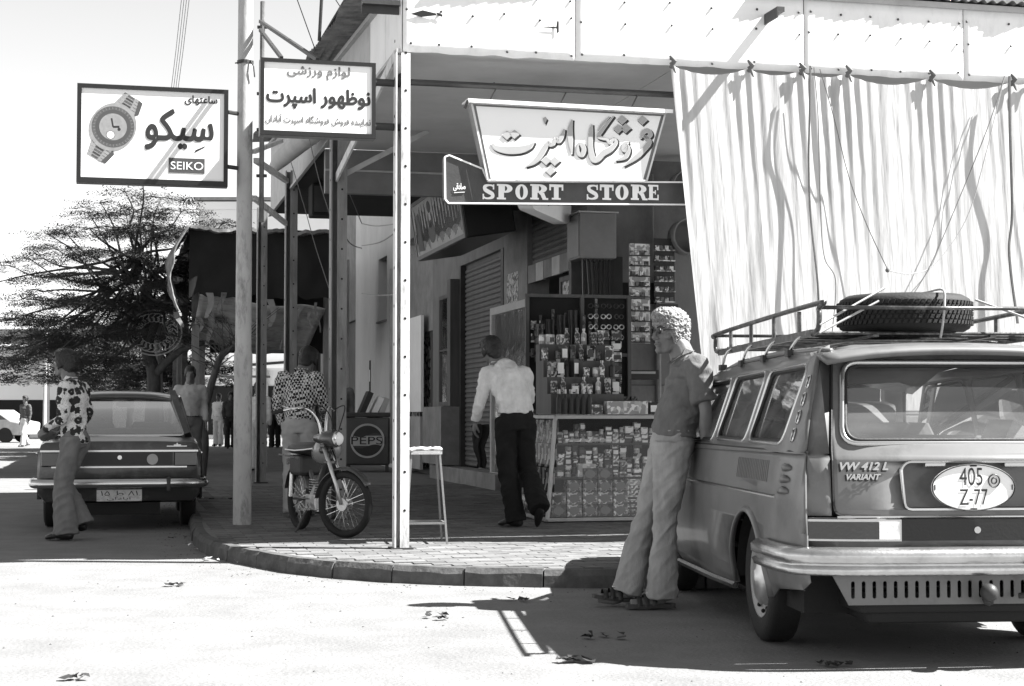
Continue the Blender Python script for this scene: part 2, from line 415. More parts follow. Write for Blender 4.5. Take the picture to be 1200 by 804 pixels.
# pavement bed and pavers
poly = [tuple(p) for p in IN] + [(30, 16.5), (30, 70), (-12, 70)]
pav = MB()
tri = tessellate_polygon([[Vector((x, y, 0)) for x, y in poly]])
pav.add([(x, y, PAVE-.008) for x, y in poly], tri)
pv = tag(pav.build('pavement', m_pave if 0 else m_pave), kind='structure')
def inside(x, y):
    c = False; n = len(poly)
    for i in range(n):
        x1, y1 = poly[i]; x2, y2 = poly[i-1]
        if (y1 > y) != (y2 > y) and x < (x2-x1)*(y-y1)/(y2-y1)+x1: c = not c
    return c
mb = MB(); PW, PD = .24, .12
for j in range(-22, 95):
    for i in range(-9, 26):
        u = i*PW + (PW/2 if j % 2 else 0); v = j*PD
        if v > 5 and u > 3.1: continue
        p = W(u, v)
        if not all(inside(p.x+dx, p.y+dy) for dx, dy in ((-.1, -.05), (.14, .08), (.1, -.06), (-.1, .1))): continue
        z = PAVE + random.uniform(-.002, .0025); g = .004; t1 = random.uniform(-.0015, .0015)
        c = [W(u-PW/2+g, v-PD/2+g, z+t1), W(u+PW/2-g, v-PD/2+g, z), W(u+PW/2-g, v+PD/2-g, z-t1), W(u-PW/2+g, v+PD/2-g, z)]
        vs = [(*q.xy, PAVE-.01) for q in c]+[tuple(q) for q in c]
        mb.add(vs, [(4, 5, 6, 7), (0, 1, 5, 4), (1, 2, 6, 5), (2, 3, 7, 6), (3, 0, 4, 7)])
o = mb.build('paving_blocks', m_pave, pv, recalc=False); o['kind'] = 'stuff'
# random tone per paver
t = m_pave.node_tree; p = t.nodes['Principled BSDF']; src = p.inputs['Base Color'].links[0].from_socket
gi = t.nodes.new('ShaderNodeNewGeometry'); mr = t.nodes.new('ShaderNodeMapRange'); mr.inputs['To Min'].default_value = .78; mr.inputs['To Max'].default_value = 1.2
t.links.new(gi.outputs['Random Per Island'], mr.inputs['Value']); mm = t.nodes.new('ShaderNodeMix'); mm.data_type = 'RGBA'; mm.blend_type = 'MULTIPLY'; mm.inputs[0].default_value = 1
t.links.new(src, mm.inputs[6]); t.links.new(mr.outputs[0], mm.inputs[7]); t.links.new(mm.outputs[2], p.inputs['Base Color'])

# ---------------------------------------------------------------- canopy over the pavement
can = empty('arcade_canopy', W(0, 0, PAVE), YAW, 'long canopy of pale sheet panels on perforated steel posts over the corner pavement', 'canopy')
ZF, ZT = 4.04-PAVE, 4.66-PAVE            # local heights
def post(u, v, z1, m, w=.11):
    mb = MB(); t = .012
    # angle-section post: two flanges and lips
    mb.box(u-w/2, u-w/2+t, v-w/2, v+w/2, 0, z1); mb.box(u-w/2+t, u+w/2, v+w/2-t, v+w/2, 0, z1); mb.box(u+w/2-t, u+w/2, v-w/2, v+w/2-t, 0, z1)
    mb.box(u-w*.12, u+w/2-t, v-w/2, v-w/2+t, 0, z1)
    p = mb.build('post', m, can)
    hb = MB()
    for k in range(int(z1/.3)):
        z = .3+k*.3
        for du in (w*.18,): hb.tube([(u+du, v-w/2-.002, z), (u+du, v-w/2+.001, z)], .011, 8)
        hb.tube([(u-w/2-.002, v, z+.1), (u-w/2+.001, v, z+.1)], .013, 8)
    h = hb.build('bolt_holes', m_hole, p); h['kind'] = 'stuff'
    box('base_plate', m_dark, p, u-w/2-.03, u+w/2+.03, v-w/2-.03, v+w/2+.03, 0, .012)
    return p
post(0, 0, 3.9, m_postw, .115)
for v, z in ((3.65, 3.9), (8.22, 4.15), (12.5, 4.2)): post(-.02, v, z, m_post, .16 if v < 5 else .15)
post(0.35, 20.5, 3.2, m_post, .14); 
# fascia panels to the right (front)
edges = [0, 1.42, 3.42, 4.9, 7.0]
for a, b in zip(edges, edges[1:]):
    def ff(i, j, a=a, b=b):
        u = a+.004+(b-a-.008)*i; z = ZF+(ZT-ZF)*j
        return Vector((u, -.012+.006*noise.noise(Vector((u*1.3, z*2, 3)))+(.01*noise.noise(Vector((u*9, 0, 1))) if j == 0 else 0), z+(.012*noise.noise(Vector((u*6, 5, 1))) if j == 0 else 0)))
    o = MB().grid(ff, 30, 8).build('fascia_panel', m_fasc, can, smooth=True)
    md = o.modifiers.new('s', 'SOLIDIFY'); md.thickness = .006
rv = MB()
for a, b in zip(edges, edges[1:]):
    for k in range(6):
        u = a+.05+(b-a-.1)*k/5
        for z in (ZF+.05, ZF+.33, ZT-.12): rv.ball((u+random.uniform(-.02, .02), -.02, z+random.uniform(-.02, .02)), .011, 6, 4)
o = rv.build('rivets', m_dark, can); o['kind'] = 'stuff'
# tears in the sheet
tr = MB()
tr.poly([[(.06, ZF+.30), (.16, ZF+.335), (.27, ZF+.315), (.27, ZF+.3), (.15, ZF+.28)]], .003, T(0, -.026, 0)); tr.poly([[(.27, ZF+.325), (.32, ZF+.31), (.32, ZF+.29), (.28, ZF+.3)]], .003, T(0, -.026, 0))
tr.poly([[(1.13, ZF+.25), (1.19, ZF+.262), (1.26, ZF+.262), (1.265, ZF+.31), (1.28, ZF+.31), (1.28, ZF+.22), (1.265, ZF+.21), (1.262, ZF+.25), (1.19, ZF+.252)]], .003, T(0, -.026, 0))
tr.build('tear', m_hole, can)
# angled brackets bolted on the fascia
for u in (3.09,):
    b = MB().box(u-.03, u+.035, -.3, -.02, ZF+.43, ZF+.47).box(u-.03, u-.02, -.3, -.02, ZF+.38, ZF+.43).build('fascia_bracket', m_dark, can)
b = MB().box(-.32, -.02, -.04, .04, ZF+.36, ZF+.40).box(-.32, -.02, .02, .04, ZF+.30, ZF+.36).build('fascia_bracket', m_dark, can)
# top trim + corrugated roof sheet with ragged wavy edge
box('top_rail', m_pale, can, -.02, 7, -.025, .03, ZT+.0, ZT+.05)
def corr(i, j):
    u = -.3+7.6*i; w = sin(u*2*pi/.09)*.012
    e = .05*noise.noise(Vector((u*.9, 1, 0)))+.025*noise.noise(Vector((u*4, 1, 7)))+.008*sin(u*2*pi/.09)
    rag = (.10 if u > 2.75 else .03)+e+(.10 if .35 < u < 1.25 else 0)
    v = -rag + (5.4+rag)*j
    return Vector((u, v, ZT+.07+w+.03*j))
def corr(i, j):
    u = -.3+7.6*i; w = sin(u*2*pi/.09)*.012
    e = .03*noise.noise(Vector((u*.9, 1, 0)))+.02*noise.noise(Vector((u*4, 1, 7)))+.006*sin(u*2*pi/.09)
    rag = (.075 if u > 3.0 else .03)+e+(.05 if .35 < u < 1.25 else 0)
    jj = j**3; v = -rag + (5.4+rag)*jj
    return Vector((u, v, ZT+.07+w+.1*jj))
o = MB().grid(corr, 700, 6).build('roof_sheet', m_rust, can, smooth=True); o.modifiers.new('s', 'SOLIDIFY').thickness = .004
def corr2(i, j):
    v = -.05+11.4*i; w = sin(v*2*pi/.12)*.016
    r = .30+.05*noise.noise(Vector((v*1.2, 2, 0)))
    u = -r+(3.4+r)*j
    return Vector((u, v, 4.42-PAVE+.075*v*min(1, 1)*.6+.22+w+.25*j))
o = MB().grid(corr2, 560, 4).build('roof_sheet', m_rust, can, smooth=True); o.modifiers.new('s', 'SOLIDIFY').thickness = .004
# side fascia
vv = [0, .75, 1.6, 2.9, 4.3, 5.8, 7.6, 9.6, 11.2]
for a, b in zip(vv, vv[1:]):
    za, zb = 4.6-PAVE+a*.045, 4.6-PAVE+b*.045
    MB().add([(-.012, a+.004, ZF), (-.012, b-.004, ZF), (-.012, b-.004, zb), (-.012, a+.004, za), (0, a+.004, ZF), (0, b-.004, ZF), (0, b-.004, zb), (0, a+.004, za)],
             [(0, 3, 2, 1), (4, 5, 6, 7), (0, 1, 5, 4), (1, 2, 6, 5), (2, 3, 7, 6), (3, 0, 4, 7)]).build('fascia_panel', m_fasc if a < 1 else m_pale, can)
MB().bar((-.03, 0, ZF+.55), (-.03, 11.2, ZF+.55+.5), .05, .04).bar((-.03, 0, ZF+.01), (-.03, 11.2, ZF+.01), .03, .03).build('trim_strip', m_pale, can)
# soffit boards: front run and side run
def soff(u0, u1, v0, v1, nb, alongu):
    for k in range(nb):
        if alongu: a, b = u0+(u1-u0)*k/nb, u0+(u1-u0)*(k+1)/nb; q = (a+.003, b-.003, v0, v1)
        else: a, b = v0+(v1-v0)*k/nb, v0+(v1-v0)*(k+1)/nb; q = (u0, u1, a+.003, b-.003)
        j = random.uniform(0, .004); box('soffit_panel', m_ceil, can, q[0], q[1], q[2], q[3], ZF+.02+j, ZF+.032+j)
soff(0.01, 7, 0.01, 5.02, 3, True); m_ceil = m_void; soff(.01, 3.09, 5.16, 11, 3, False)  # side run near-black: shade under the roof is put into its colour
box('cross_beam', m_grey, can, .02, 3.08, 5.04, 5.15, ZF-.46, ZF+.02); box('cross_beam', m_pale, can, .02, 3.08, 5.02, 5.038, ZF-.22, ZF-.2)
MB().bar((-.045, .06, ZF-.02), (-.045, 3.6, ZF-.5), .02, .09).build('knee_brace', m_postw, can)
MB().bar((.05, 3.7, ZF-.45), (.9, 3.7, ZF+.02), .05, .05).build('knee_brace', m_pale, can)
MB().tube([(.05, .10, ZF-.22), (7, .10, ZF-.22)], .026, 8).build('hanging_rod', m_dark, can)
MB().tube([(0, .0, ZF-.22), (0, .11, ZF-.22)], .05, 10).build('rod_clamp', m_dark, can)

# ---------------------------------------------------------------- corner shop building
bld = empty('corner_shop_building', W(3.1, 5.03, 0), YAW, 'shop building with stained plaster walls and roller shutters behind the canopy', 'building')
# local: x = u-3.1, y = v-5.03 ; side wall on x = 0 facing -x, front wall on y = 0 facing -y
HB = 4.04+.05
def sidewall(v0, v1, z0, z1, m=m_wall, name='wall', th=.3, x=0): return box(name, m, bld, x, x+th, v0-5.03, v1-5.03, z0, z1)
box('wall', m_wall, bld, .001, 9, 0, .3, 1.5, HB+.3); box('unseen_upper_wall', m_wall, bld, .002, 9, .001, 13.2, HB+.302, 8)  # wall above the view, added to cast shade on the second canopy
# low stone courses of the front wall
rows = 4
for r in range(rows):
    z0 = .12+r*.345; off = (.35 if r % 2 else 0)
    x = .001
    k = 0
    while x < 5:
        w = (.75 if not (k == 0 and off) else off) * random.uniform(.9, 1.1)
        box('stone_block', m_wall, bld, x+.006, min(x+w, 5), -.01-random.uniform(0, .012), .28, z0+.006, z0+.339, bevel=.008); x += w; k += 1
box('wall', m_joint, bld, .001, 9, .005, .29, .1, 1.5)
# side wall pieces
sidewall(5.33, 5.42, .1, HB); sidewall(8.25, 9.6, .1, HB, m_conc); sidewall(12.6, 14.9, .1, HB); sidewall(9.6, 12.6, 3.5, HB); sidewall(5.42, 8.25, 3.13+.9, HB)
sidewall(14.9, 17.6, 2.6, HB, m_conc); sidewall(17.6, 18.3, .1, HB, m_conc)
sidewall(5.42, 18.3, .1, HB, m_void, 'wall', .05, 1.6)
# shutters with slats
def shutter(v0, v1, z0, z1, x=.06):
    sh = box('roller_shutter', m_shut, bld, x+.02, x+.03, v0-5.03, v1-5.03, z0, z1)
    n = int((z1-z0)/.075); proto = None
    for k in range(n):
        if not proto:
            s = MB(); L = v1-v0
            s.add([(0, 0, 0), (-.018, 0, .02), (-.018, 0, .052), (0, 0, .071), (0, L, 0), (-.018, L, .02), (-.018, L, .052), (0, L, .071)], [(0, 1, 5, 4), (1, 2, 6, 5), (2, 3, 7, 6), (0, 3, 2, 1), (4, 5, 6, 7)])
            o = proto = s.build('slat', m_shut, sh)
        else: o = proto.copy(); COL.objects.link(o)
        o.location = (x+.02, v0-5.03, z0+k*.075)
    return sh
shutter(5.42, 8.25, 3.13, 4.03); shutter(9.75, 12.5, .36, 3.5)
for a, b in ((9.6, 9.75), (12.5, 12.6)): sidewall(a, b, .1, 3.5, m_dark, 'shutter_rail', .12, -.01)
# doorstep of pale stone below the closed shutter
for k in range(4): box('step_slab', m_conc, bld, -.22, .1, 9.2-5.03+k*1.2, 9.2-5.03+k*1.2+1.19, .1, .34, bevel=.01)
# lintel tiles above the open shop front
for k in range(7):
    a = 5.42+k*.4; sidewall(a+.01, a+.39, 2.88+random.uniform(0, .02), 3.12, m_pale if k % 2 else m_conc, 'lintel_tile', .04, .0)
# shop window in the opening: frame and panes
def framed(name, v0, v1, z0, z1, x, mf, mp, w=.05, cols=1, rowsn=1):
    f = MB(); y0, y1 = v0-5.03, v1-5.03
    f.box(x-.03, x+.03, y0, y0+w, z0, z1).box(x-.03, x+.03, y1-w, y1, z0, z1).box(x-.029, x+.029, y0+w, y1-w, z0, z0+w).box(x-.029, x+.029, y0+w, y1-w, z1-w, z1)
    for c in range(1, cols): yy = y0+(y1-y0)*c/cols; f.box(x-.028, x+.028, yy-.02, yy+.02, z0+w, z1-w)
    for c in range(1, rowsn): zz = z0+(z1-z0)*c/rowsn; f.box(x-.026, x+.026, y0+w, y1-w, zz-.015, zz+.015)
    fo = f.build(name, mf, bld)
    for c in range(cols):
        for r in range(rowsn):
            box('pane', mp, fo, x-.004, x+.004, y0+(y1-y0)*c/cols+w*.6, y0+(y1-y0)*(c+1)/cols-w*.6, z0+(z1-z0)*r/rowsn+w*.6, z0+(z1-z0)*(r+1)/rowsn-w*.6)
    return fo
m_refl = mat('mirror_pane', .8, .10, metal=1, var=.02, bump=.8, bscale=5, scale=1)
m_print = pattern('busy_print', 'print', .02, .5, 14)
m_print2 = pattern('fine_print', 'print', .04, .45, 30)
m_print3 = pattern('pale_print', 'print', .12, .5, 22)
framed('shop_window', 5.5, 6.9, 1.9, 2.86, .1, m_wood, m_print3, .06, 2, 2)
framed('shop_window', 7.6, 9.95, .25, 2.66, -.09, m_pale, m_refl, .1)
framed('shop_window', 12.9, 13.9, 1.3, 3.1, -.06, m_wood, m_refl, .06, 1, 2)
sidewall(12.62, 14.2, .36, 1.28, m_conc, 'wall_cabinet', .3, -.3)
sidewall(12.64, 12.9, 1.29, 3.3, m_wood, 'door_jamb', .2, -.15)
framed('shop_door', 15.1, 17.3, .12, 2.6, .05, m_wood, m_print, .1, 2, 1)
box('door_leaf', m_white, bld, -.14, -.09, 15.25-5.03, 16.9-5.03, 1.2, 2.88); box('door_leaf', m_pale, bld, -.14, -.09, 15.3-5.03, 16.8-5.03, .2, 1.12)
# open door leaf standing out from the wall, parallel with the front
f = MB(); 
for x0, x1, z0, z1 in ((-.09, -.04, .15, 2.7), (.46, .52, .15, 2.7), (-.04, .46, 2.62, 2.7), (-.04, .46, .15, .25), (-.04, .46, 2.3, 2.34)): f.box(x0, x1, 2.5, 2.55, z0, z1)
dl = f.build('door_leaf', m_wood, bld); box('pane', m_pale, dl, -.04, .46, 2.515, 2.525, .25, 2.3); box('pane', m_void, dl, -.04, .46, 2.515, 2.525, 2.34, 2.62)
# poster on the pillar, vent opening and conduit on the front wall
box('poster', m_print3, bld, -.004, -.001, 8.75-5.03, 9.4-5.03, 2.3, 3.1)
box('vent', m_void, bld, .22, .70, -.012, .02, 2.42, 2.66); box('vent', m_joint, bld, -.05, .3, -.02, .02, 2.25, 2.95)
MB().tube([(.72, -.04, .2), (.72, -.04, 2.6)], .03, 8).tube([(.72, -.04, 2.6), (.66, -.03, 3.0), (.66, -.03, 3.9)], .012, 6).tube([(.72, -.04, 2.55), (.72, -.04, 2.68)], .045, 8).build('conduit', m_conc, bld)
# metal meter box on the corner with cables below
eb = empty('meter_box', W(2.75, 4.75, 2.88), YAW, 'grey sheet metal box fixed high at the building corner beside the shutter', 'metal box')
box('cabinet', m_grey, eb, 0, .42, -.25, .25, 0, .5, bevel=.01); box('door', m_grey, eb, -.012, -.002, -.23, .23, .02, .48, bevel=.004); box('lid', m_pale, eb, -.02, .44, -.27, .27, .5, .515)
mb = MB()
for k in range(7):
    x = .08+k*.05; mb.tube([(x, -.1, 0), (x+.02*sin(k), -.12, -.35), (x+.03*cos(k*2), -.1, -.8-random.random()*.3)], .016, 5)
mb.build('cable', m_black, eb)
box('backing_board', m_dark, eb, .0, .44, .1, .2, -.75, -.01)
# slanted tin drums / ducts seen by the curtain edge
du = empty('wall_fan_housing', W(4.02, 4.7, 3.15), YAW, 'round dark air duct mouths high on the front wall beside the curtain edge', 'duct')
for zz in (0, .55):
    mb = MB(); mb.lathe([(.17, 0), (.2, .02), (.21, .25), (.19, .25), (.17, .02), (0, .02)], 20, T(0, 0, zz) @ rx(pi/2) @ T(0, 0, 0)); mb.build('duct_mouth', m_grey, du, smooth=True)

# photo-film style light box, tilted, fixed under the soffit
lb = empty('hanging_light_box', W(1.9, 8.05, 3.28), YAW, 'big dark light box with a striped dancer picture on its slanted face, under the canopy', 'light box')
Mx = ry(radians(-9))
MB().box(0, .62, -1.6, 1.6, 0, .80, Mx).build('casing', m_black, lb, bevel=.02)
f = MB()
for y0, y1, z0, z1 in ((-1.6, -1.54, .01, .79), (1.54, 1.6, .01, .79), (-1.54, 1.54, .01, .06), (-1.54, 1.54, .74, .79)): f.box(-.02, -.001, y0, y1, z0, z1, Mx)
f.build('frame', m_grey, lb)
MB().box(-.008, -.001, -1.54, 1.54, .06, .74, Mx).build('picture_panel', mat('grey_panel', .34, .5), lb)
mb = MB()
for k in range(88):
    y = -1.5+k*.034
    if .1 < y < .55 or 1.05 < y < 1.3: continue
    mb.box(-.011, -.009, y, y+.018, .08+.15*abs(sin(k*1.7)), .25+.45*abs(cos(k*.6)), Mx)
o = mb.build('stripe', m_black, lb); o['kind'] = 'stuff'
mb = MB()
for c, r in (((.62), .12), ((.45), .17), ((.28), .22)):
    mb.add([(-.013, .35+r*cos(a*pi/7), c+.8*r*sin(a*pi/7)*.8) for a in range(14)], [tuple(range(14))], Mx)
mb.add([(-.014, 1.0, .1), (-.014, 1.4, .12), (-.014, 1.25, .6), (-.014, 1.1, .62)], [(0, 1, 2, 3)], Mx)
split_loose(mb.build('picture_figure', m_dark, lb)); MB().box(-.016, -.014, .26, .4, .44, .54, Mx).build('picture_face', m_pale, lb)
MB().bar((.5, -1, .7), (.5, -1, .68+.1), .04, .04).build('bracket', m_dark, lb); box('bracket', m_dark, lb, .6, 1.2, -1.2, -1.1, .4, .45); box('bracket', m_dark, lb, .6, 1.2, 1.1, 1.2, .4, .45)
# rounded white lamp sign behind the main sign
rs = empty('round_ended_sign', W(2.35, 4.2, 3.28), YAW+radians(60), 'pale round ended shop sign partly hidden behind the sport store board', 'sign')
MB().poly([rrect(-.85, .85, 0, .42, .2, 8)], .16).build('panel', m_white, rs, bevel=.01)
text('lettering', 'salons', m_grey, rs, -.55, -.1, .1, .3, y=-.004, shear=.3)

# ---------------------------------------------------------------- curtain of white sheeting
def canvas():
    m = mat('white_canvas', .52, .9, var=.10, scale=7, bump=.6, bscale=30, dirt=.7, dscale=4.5, dcol=.24, streak=9)
    t = m.node_tree; b = t.nodes['Principled BSDF']; tl = t.nodes.new('ShaderNodeBsdfTranslucent'); tl.inputs[0].default_value = (.75, .75, .75, 1)
    mx = t.nodes.new('ShaderNodeMixShader'); mx.inputs[0].default_value = .2; t.links.new(b.outputs[0], mx.inputs[1]); t.links.new(tl.outputs[0], mx.inputs[2]); t.links.new(mx.outputs[0], t.nodes['Material Output'].inputs[0])
    return m
m_canv = canvas()
cur = empty('street_curtain', W(2.22, -.05, 1.2), YAW, 'huge white canvas sheet with seams hanging from the fascia behind the station wagon', 'curtain')
ties = [0.0, .68, 1.14, 1.56, 2.33, 3.1, 3.26, 3.9, 4.5, 5.2]
WC, HC_ = 5.2, 2.84
def scal(x):
    for a, b in zip(ties, ties[1:]):
        if a <= x <= b:
            t = (x-a)/(b-a); return .11*(b-a)*4*t*(1-t)*.9
    return 0
def cfn(a, b):
    x = a*WC; h = 1-b          # h 0 top .. 1 bottom
    sh = .30*(1-.55*a)*h
    top = HC_ - scal(x)*(1-h)**2*(1 if h < .5 else 1)
    z = top*b if False else HC_*b - scal(x)*max(0, 1-h*3)
    d = 0
    seam = .165; k = x/seam; fr = k-math.floor(k)
    d += .0009*(.5+.8*abs(sin(k//1*2.1)))*math.exp(-((min(fr, 1-fr))/.06)**2)+.0008*math.exp(-((fr-.16)/.05)**2)
    d += .010*noise.noise(Vector((x*.7+h*.4, h*.6, 1)))*2*(.3+h)
    d += .0018*noise.noise(Vector((x*4-h*4.5, h*4, 4)))*(.4+h*.6)+.0012*noise.noise(Vector((x*22-h*3, h*3, 8)))+.007*max(0, noise.noise(Vector((x*6-h*5, h*2.2, 14)))-.28)+.004*max(0, noise.noise(Vector((x*11+h*7, h*5, 24)))-.3)
    d += .0005*noise.noise(Vector((x*14-h*4, h*5, 9)))
    for c, w, am in ((1.21, .05, .012), (.72, .05, .003), (1.9, .07, .003), (3.12, .03, .008), (.28, .05, .006), (3.7, .05, .003)):
        q = (x-c-.08*sin(h*5+c))/w; d += am*math.exp(-q*q)*min(1, h*2+.1)*(.6+.4*sin(h*9+c*3))
    for tx in ties: q = Vector(((x-tx)*3.5, h*2.2)).length; d += .008*math.exp(-q*q)*sin((x-tx)*60+h*6)
    return Vector((x+sh, -d-.03*h, z))
o = MB().grid(cfn, 1000, 90).build('canvas_sheet', m_canv, cur, smooth=True)
m_rope = mat('rope', .12, .9); m_cord = mat('pale_cord', .35, .9)
for tx in ties[:-1]:
    MB().tube([(tx, -.01, HC_-.03), (tx+.02, -.05, HC_+.02), (tx-.02, -.05, HC_+.06)], [.016, .024, .01], 6).tube([(tx, -.03, HC_+.01), (tx+.03, -.05, HC_-.08)], [.018, .006], 6).build('tie', m_rope, cur)
def hang(pts, r=.006, m=m_rope):
    P = [Vector((x, -.10-.02*sin(i*2), z)) for i, (x, z) in enumerate(pts)]
    MB().tube(smooth_line3(P), r, 5).build('rope', m, cur)
def smooth_line3(P, n=8):
    P = [Vector(p) for p in P]
    out = []
    for i in range(len(P)-1):
        p0 = P[max(i-1, 0)]; p1 = P[i]; p2 = P[i+1]; p3 = P[min(i+2, len(P)-1)]
        for k in range(n):
            t = k/n; out.append(.5*((2*p1)+(-p0+p2)*t+(2*p0-5*p1+4*p2-p3)*t*t+(-p0+3*p1-3*p2+p3)*t**3))
    out.append(P[-1]); return out
def cpx(px, py):   # curtain-plane coordinates of a picture point
    d = ray(px, py); c = CO.dot(VX)-.05; t = c/(d.dot(VX)); p = d*t; return ((p-CO).dot(UX)-2.22, EYE+p.z-1.2)
for pts, r, m in (([(944, 80), (942, 130), (943, 200), (945, 260), (951, 330), (955, 385)], .009, m_rope), ([(948, 82), (952, 140), (956, 230), (960, 300), (972, 330), (970, 390)], .004, m_rope),
    ([(955, 84), (970, 140), (990, 210), (1010, 265), (1033, 318)], .004, m_rope), ([(1033, 318), (1060, 322), (1090, 310), (1125, 260), (1145, 190), (1170, 95)], .004, m_cord),
    ([(1170, 92), (1150, 150), (1120, 230), (1085, 310), (1060, 350)], .004, m_rope), ([(1176, 92), (1175, 150), (1180, 250), (1176, 300), (1184, 380)], .012, m_rope)):
    hang([cpx(*p) for p in pts], r, m)
MB().ball((*[cpx(1033, 318)[0], -.11], cpx(1033, 318)[1]), .02, 8, 5).build('rope_knot', m_rope, cur)
# ---------------------------------------------------------------- poles and signs
def pu(px, py, v):
    d = ray(px, py); c = CO.dot(VX)+v; p = d*(c/d.dot(VX)); return ((p-CO).dot(UX), EYE+p.z)
m_pole = mat('cream_pole', .36, .6, var=.15, scale=6, bump=.35, bscale=30, dirt=.75, dscale=7, dcol=.09, streak=3)
pl = empty('utility_pole', (-2.57, 15.66, PAVE), 0, 'thick pale round steel pole with chipped paint rising from the pavement by the kerb', 'pole')
MB().tube([(0, 0, 0), (0, 0, 1.62)], [.088, .088], 24).tube([(0, 0, 1.62), (0, 0, 1.66), (0, 0, 6)], [.088, .077, .07], 24).build('shaft', m_pole, pl, auto=.6)
MB().tube([(0, 0, 4.42), (0, 0, 4.45)], .08, 16).build('wire_band', m_dark, pl); MB().tube([(.06, -.06, 4.44), (.09, -.07, 4.38), (.10, -.06, 4.28)], .007, 5).tube([(-.09, -.04, 4.42), (-.02, -.08, 4.42)], .007, 5).build('loose_wire', m_dark, pl)
pp = empty('sign_support_pipe', (-2.42, 15.75, PAVE+2.9), 0, 'thin upright pipe beside the thick pale pole, braced back to the roof edge', 'pipe')
MB().tube([(0, 0, 0), (0, 0, 2.15)], .024, 8).build('pipe', m_rust, pp)
mb = MB()
for z in (.45, .9, 1.25, 1.9): mb.tube([(-.05, 0, z), (.05, 0, z)], .016, 6)
mb.build('coupler', m_dark, pp)
a = Vector((-2.42, 15.75, PAVE+2.9))
q = lambda px, py, Y: atY(px, py, Y)-a
MB().bar(q(305, 25, 15.7), q(372, 70, 13.6), .03, .03).bar(q(305, 35, 15.7), q(330, 68, 14.6), .03, .03).build('brace', m_dark, pp)
MB().bar(q(300, 188, 15.8), q(336, 212, 18.5), .05, .05).bar(q(298, 232, 15.8), q(335, 262, 18.4), .04, .05).bar(q(297, 178, 15.8), q(330, 165, 17.5), .04, .04).build('strut', m_postw, pp)

m_sgn = mat('sign_face', .82, .35, var=.03, scale=1, bump=.05, bscale=8, dirt=.08, dscale=2, dcol=.5)
m_ink = mat('sign_ink', .02, .5, bump=0, var=0); m_ink2 = mat('sign_grey_ink', .14, .5, bump=0, var=0); m_ink3 = mat('sign_mid_ink', .06, .5, bump=0, var=0)
m_ring = mat('print_silver', .08, .5, bump=0, var=.3, scale=30); m_ring2 = mat('print_pale', .24, .5, bump=0, var=.15, scale=20)
def signbox(root, w, h, d=.14, fw=.04):
    MB().box(0, w, 0, d, 0, h).build('casing', m_grey, root)
    f = MB(); f.box(0, fw, -.02, -.001, 0, h).box(w-fw, w, -.02, -.001, 0, h).box(fw, w-fw, -.02, -.001, 0, fw*1.2).box(fw, w-fw, -.02, -.001, h-fw, h).build('frame', m_black, root)
    box('face', m_sgn, root, fw*.9, w-fw*.9, -.006, -.001, fw, h-fw*.9)
W1, H1 = 1.39, .925
sk1 = empty('watch_sign', (-2.70-.972*(W1), 15.48-.235*W1, 3.325), YAW, 'white box sign with a wristwatch picture and big dark lettering, fixed to the thick pole', 'sign')
signbox(sk1, W1, H1)
def sx(x): return (x-100/1)/177*W1          # picture px -> sign x
X1 = lambda cx: (cx-312)/(885-312)*W1       # from the enlarged crop
Z1 = lambda cy, cx=600: (690+(cx-312)*.03-cy)/375*H1
text('small_lettering', persian('ساعتهای'), m_ink, sk1, X1(718), X1(843), Z1(393, 780), Z1(357, 780), y=-.008, bold=.0025)
text('large_lettering', persian('سیکو'), m_ink, sk1, X1(570), X1(826), Z1(566, 700), Z1(412, 700), y=-.009, bold=.009)
mb = MB(); mb.add([(X1(755), -.008, Z1(578, 760)), (X1(760), -.008, Z1(566, 760)), (X1(797), -.008, Z1(550, 790)), (X1(795), -.008, Z1(556, 790))], [(0, 1, 2, 3)]); mb.build('vowel_mark', m_ink, sk1)
box('brand_panel', m_ink3, sk1, X1(658), X1(796), -.010, -.0065, Z1(655, 727), Z1(598, 727))
text('brand_lettering', 'SEIKO', m_sgn, sk1, X1(666), X1(790), Z1(642, 727), Z1(612, 727), y=-.012, off=.02)
# the watch picture
wc = (X1(447), Z1(480, 447)); k1 = W1/(885-312)
def disc(mb, c, r, y, n=40, sxx=1, a=0):
    mb.add([(c[0]+r*sxx*cos(2*pi*k/n), y, c[1]+r*sin(2*pi*k/n)) for k in range(n)], [tuple(range(n))])
watch = box('watch_picture', m_ring2, sk1, wc[0]-.02, wc[0]+.02, -.0078, -.0062, wc[1]-.02, wc[1]+.02)
tl = radians(-30)
def rot(p): return (wc[0]+p[0]*k1*cos(tl)-p[1]*k1*sin(tl)*-1*-1, wc[1]+p[0]*k1*sin(tl)*1+p[1]*k1*cos(tl))
def rot(p):
    x, z = p; return (wc[0]+k1*(x*cos(tl)-z*sin(tl)), wc[1]+k1*(x*sin(tl)+z*cos(tl)))
def pol(name, m, pts, y): MB().add([(*[rot(p)[0]], y, rot(p)[1]) for p in pts], [tuple(range(len(pts)))]).build(name, m, watch)
for s in (1, -1):
    pol('strap_shadow', m_ink3, [(30, s*60), (58, s*90), (48, s*138), (20, s*142)], -.0082)
    for k in range(5):
        w = 44-k*3; z = 82+k*12
        pol('strap_link', m_ring2, [(-w, s*z), (w, s*z), (w-2, s*(z+10)), (-w+2, s*(z+10))], -.0086)
        pol('strap_link', m_ring, [(-w*.45, s*(z+1)), (w*.45, s*(z+1)), (w*.42, s*(z+9)), (-w*.42, s*(z+9))], -.009)
        if k in (1, 3): pol('strap_gap', m_ink, [(-16, s*(z+3)), (16, s*(z+3)), (16, s*(z+6)), (-16, s*(z+6))], -.0094)
pol('watch_case', m_ring2, [(86*cos(a)*(1.0), 96*sin(a)) for a in [2*pi*k/28 for k in range(28)]], -.0098)
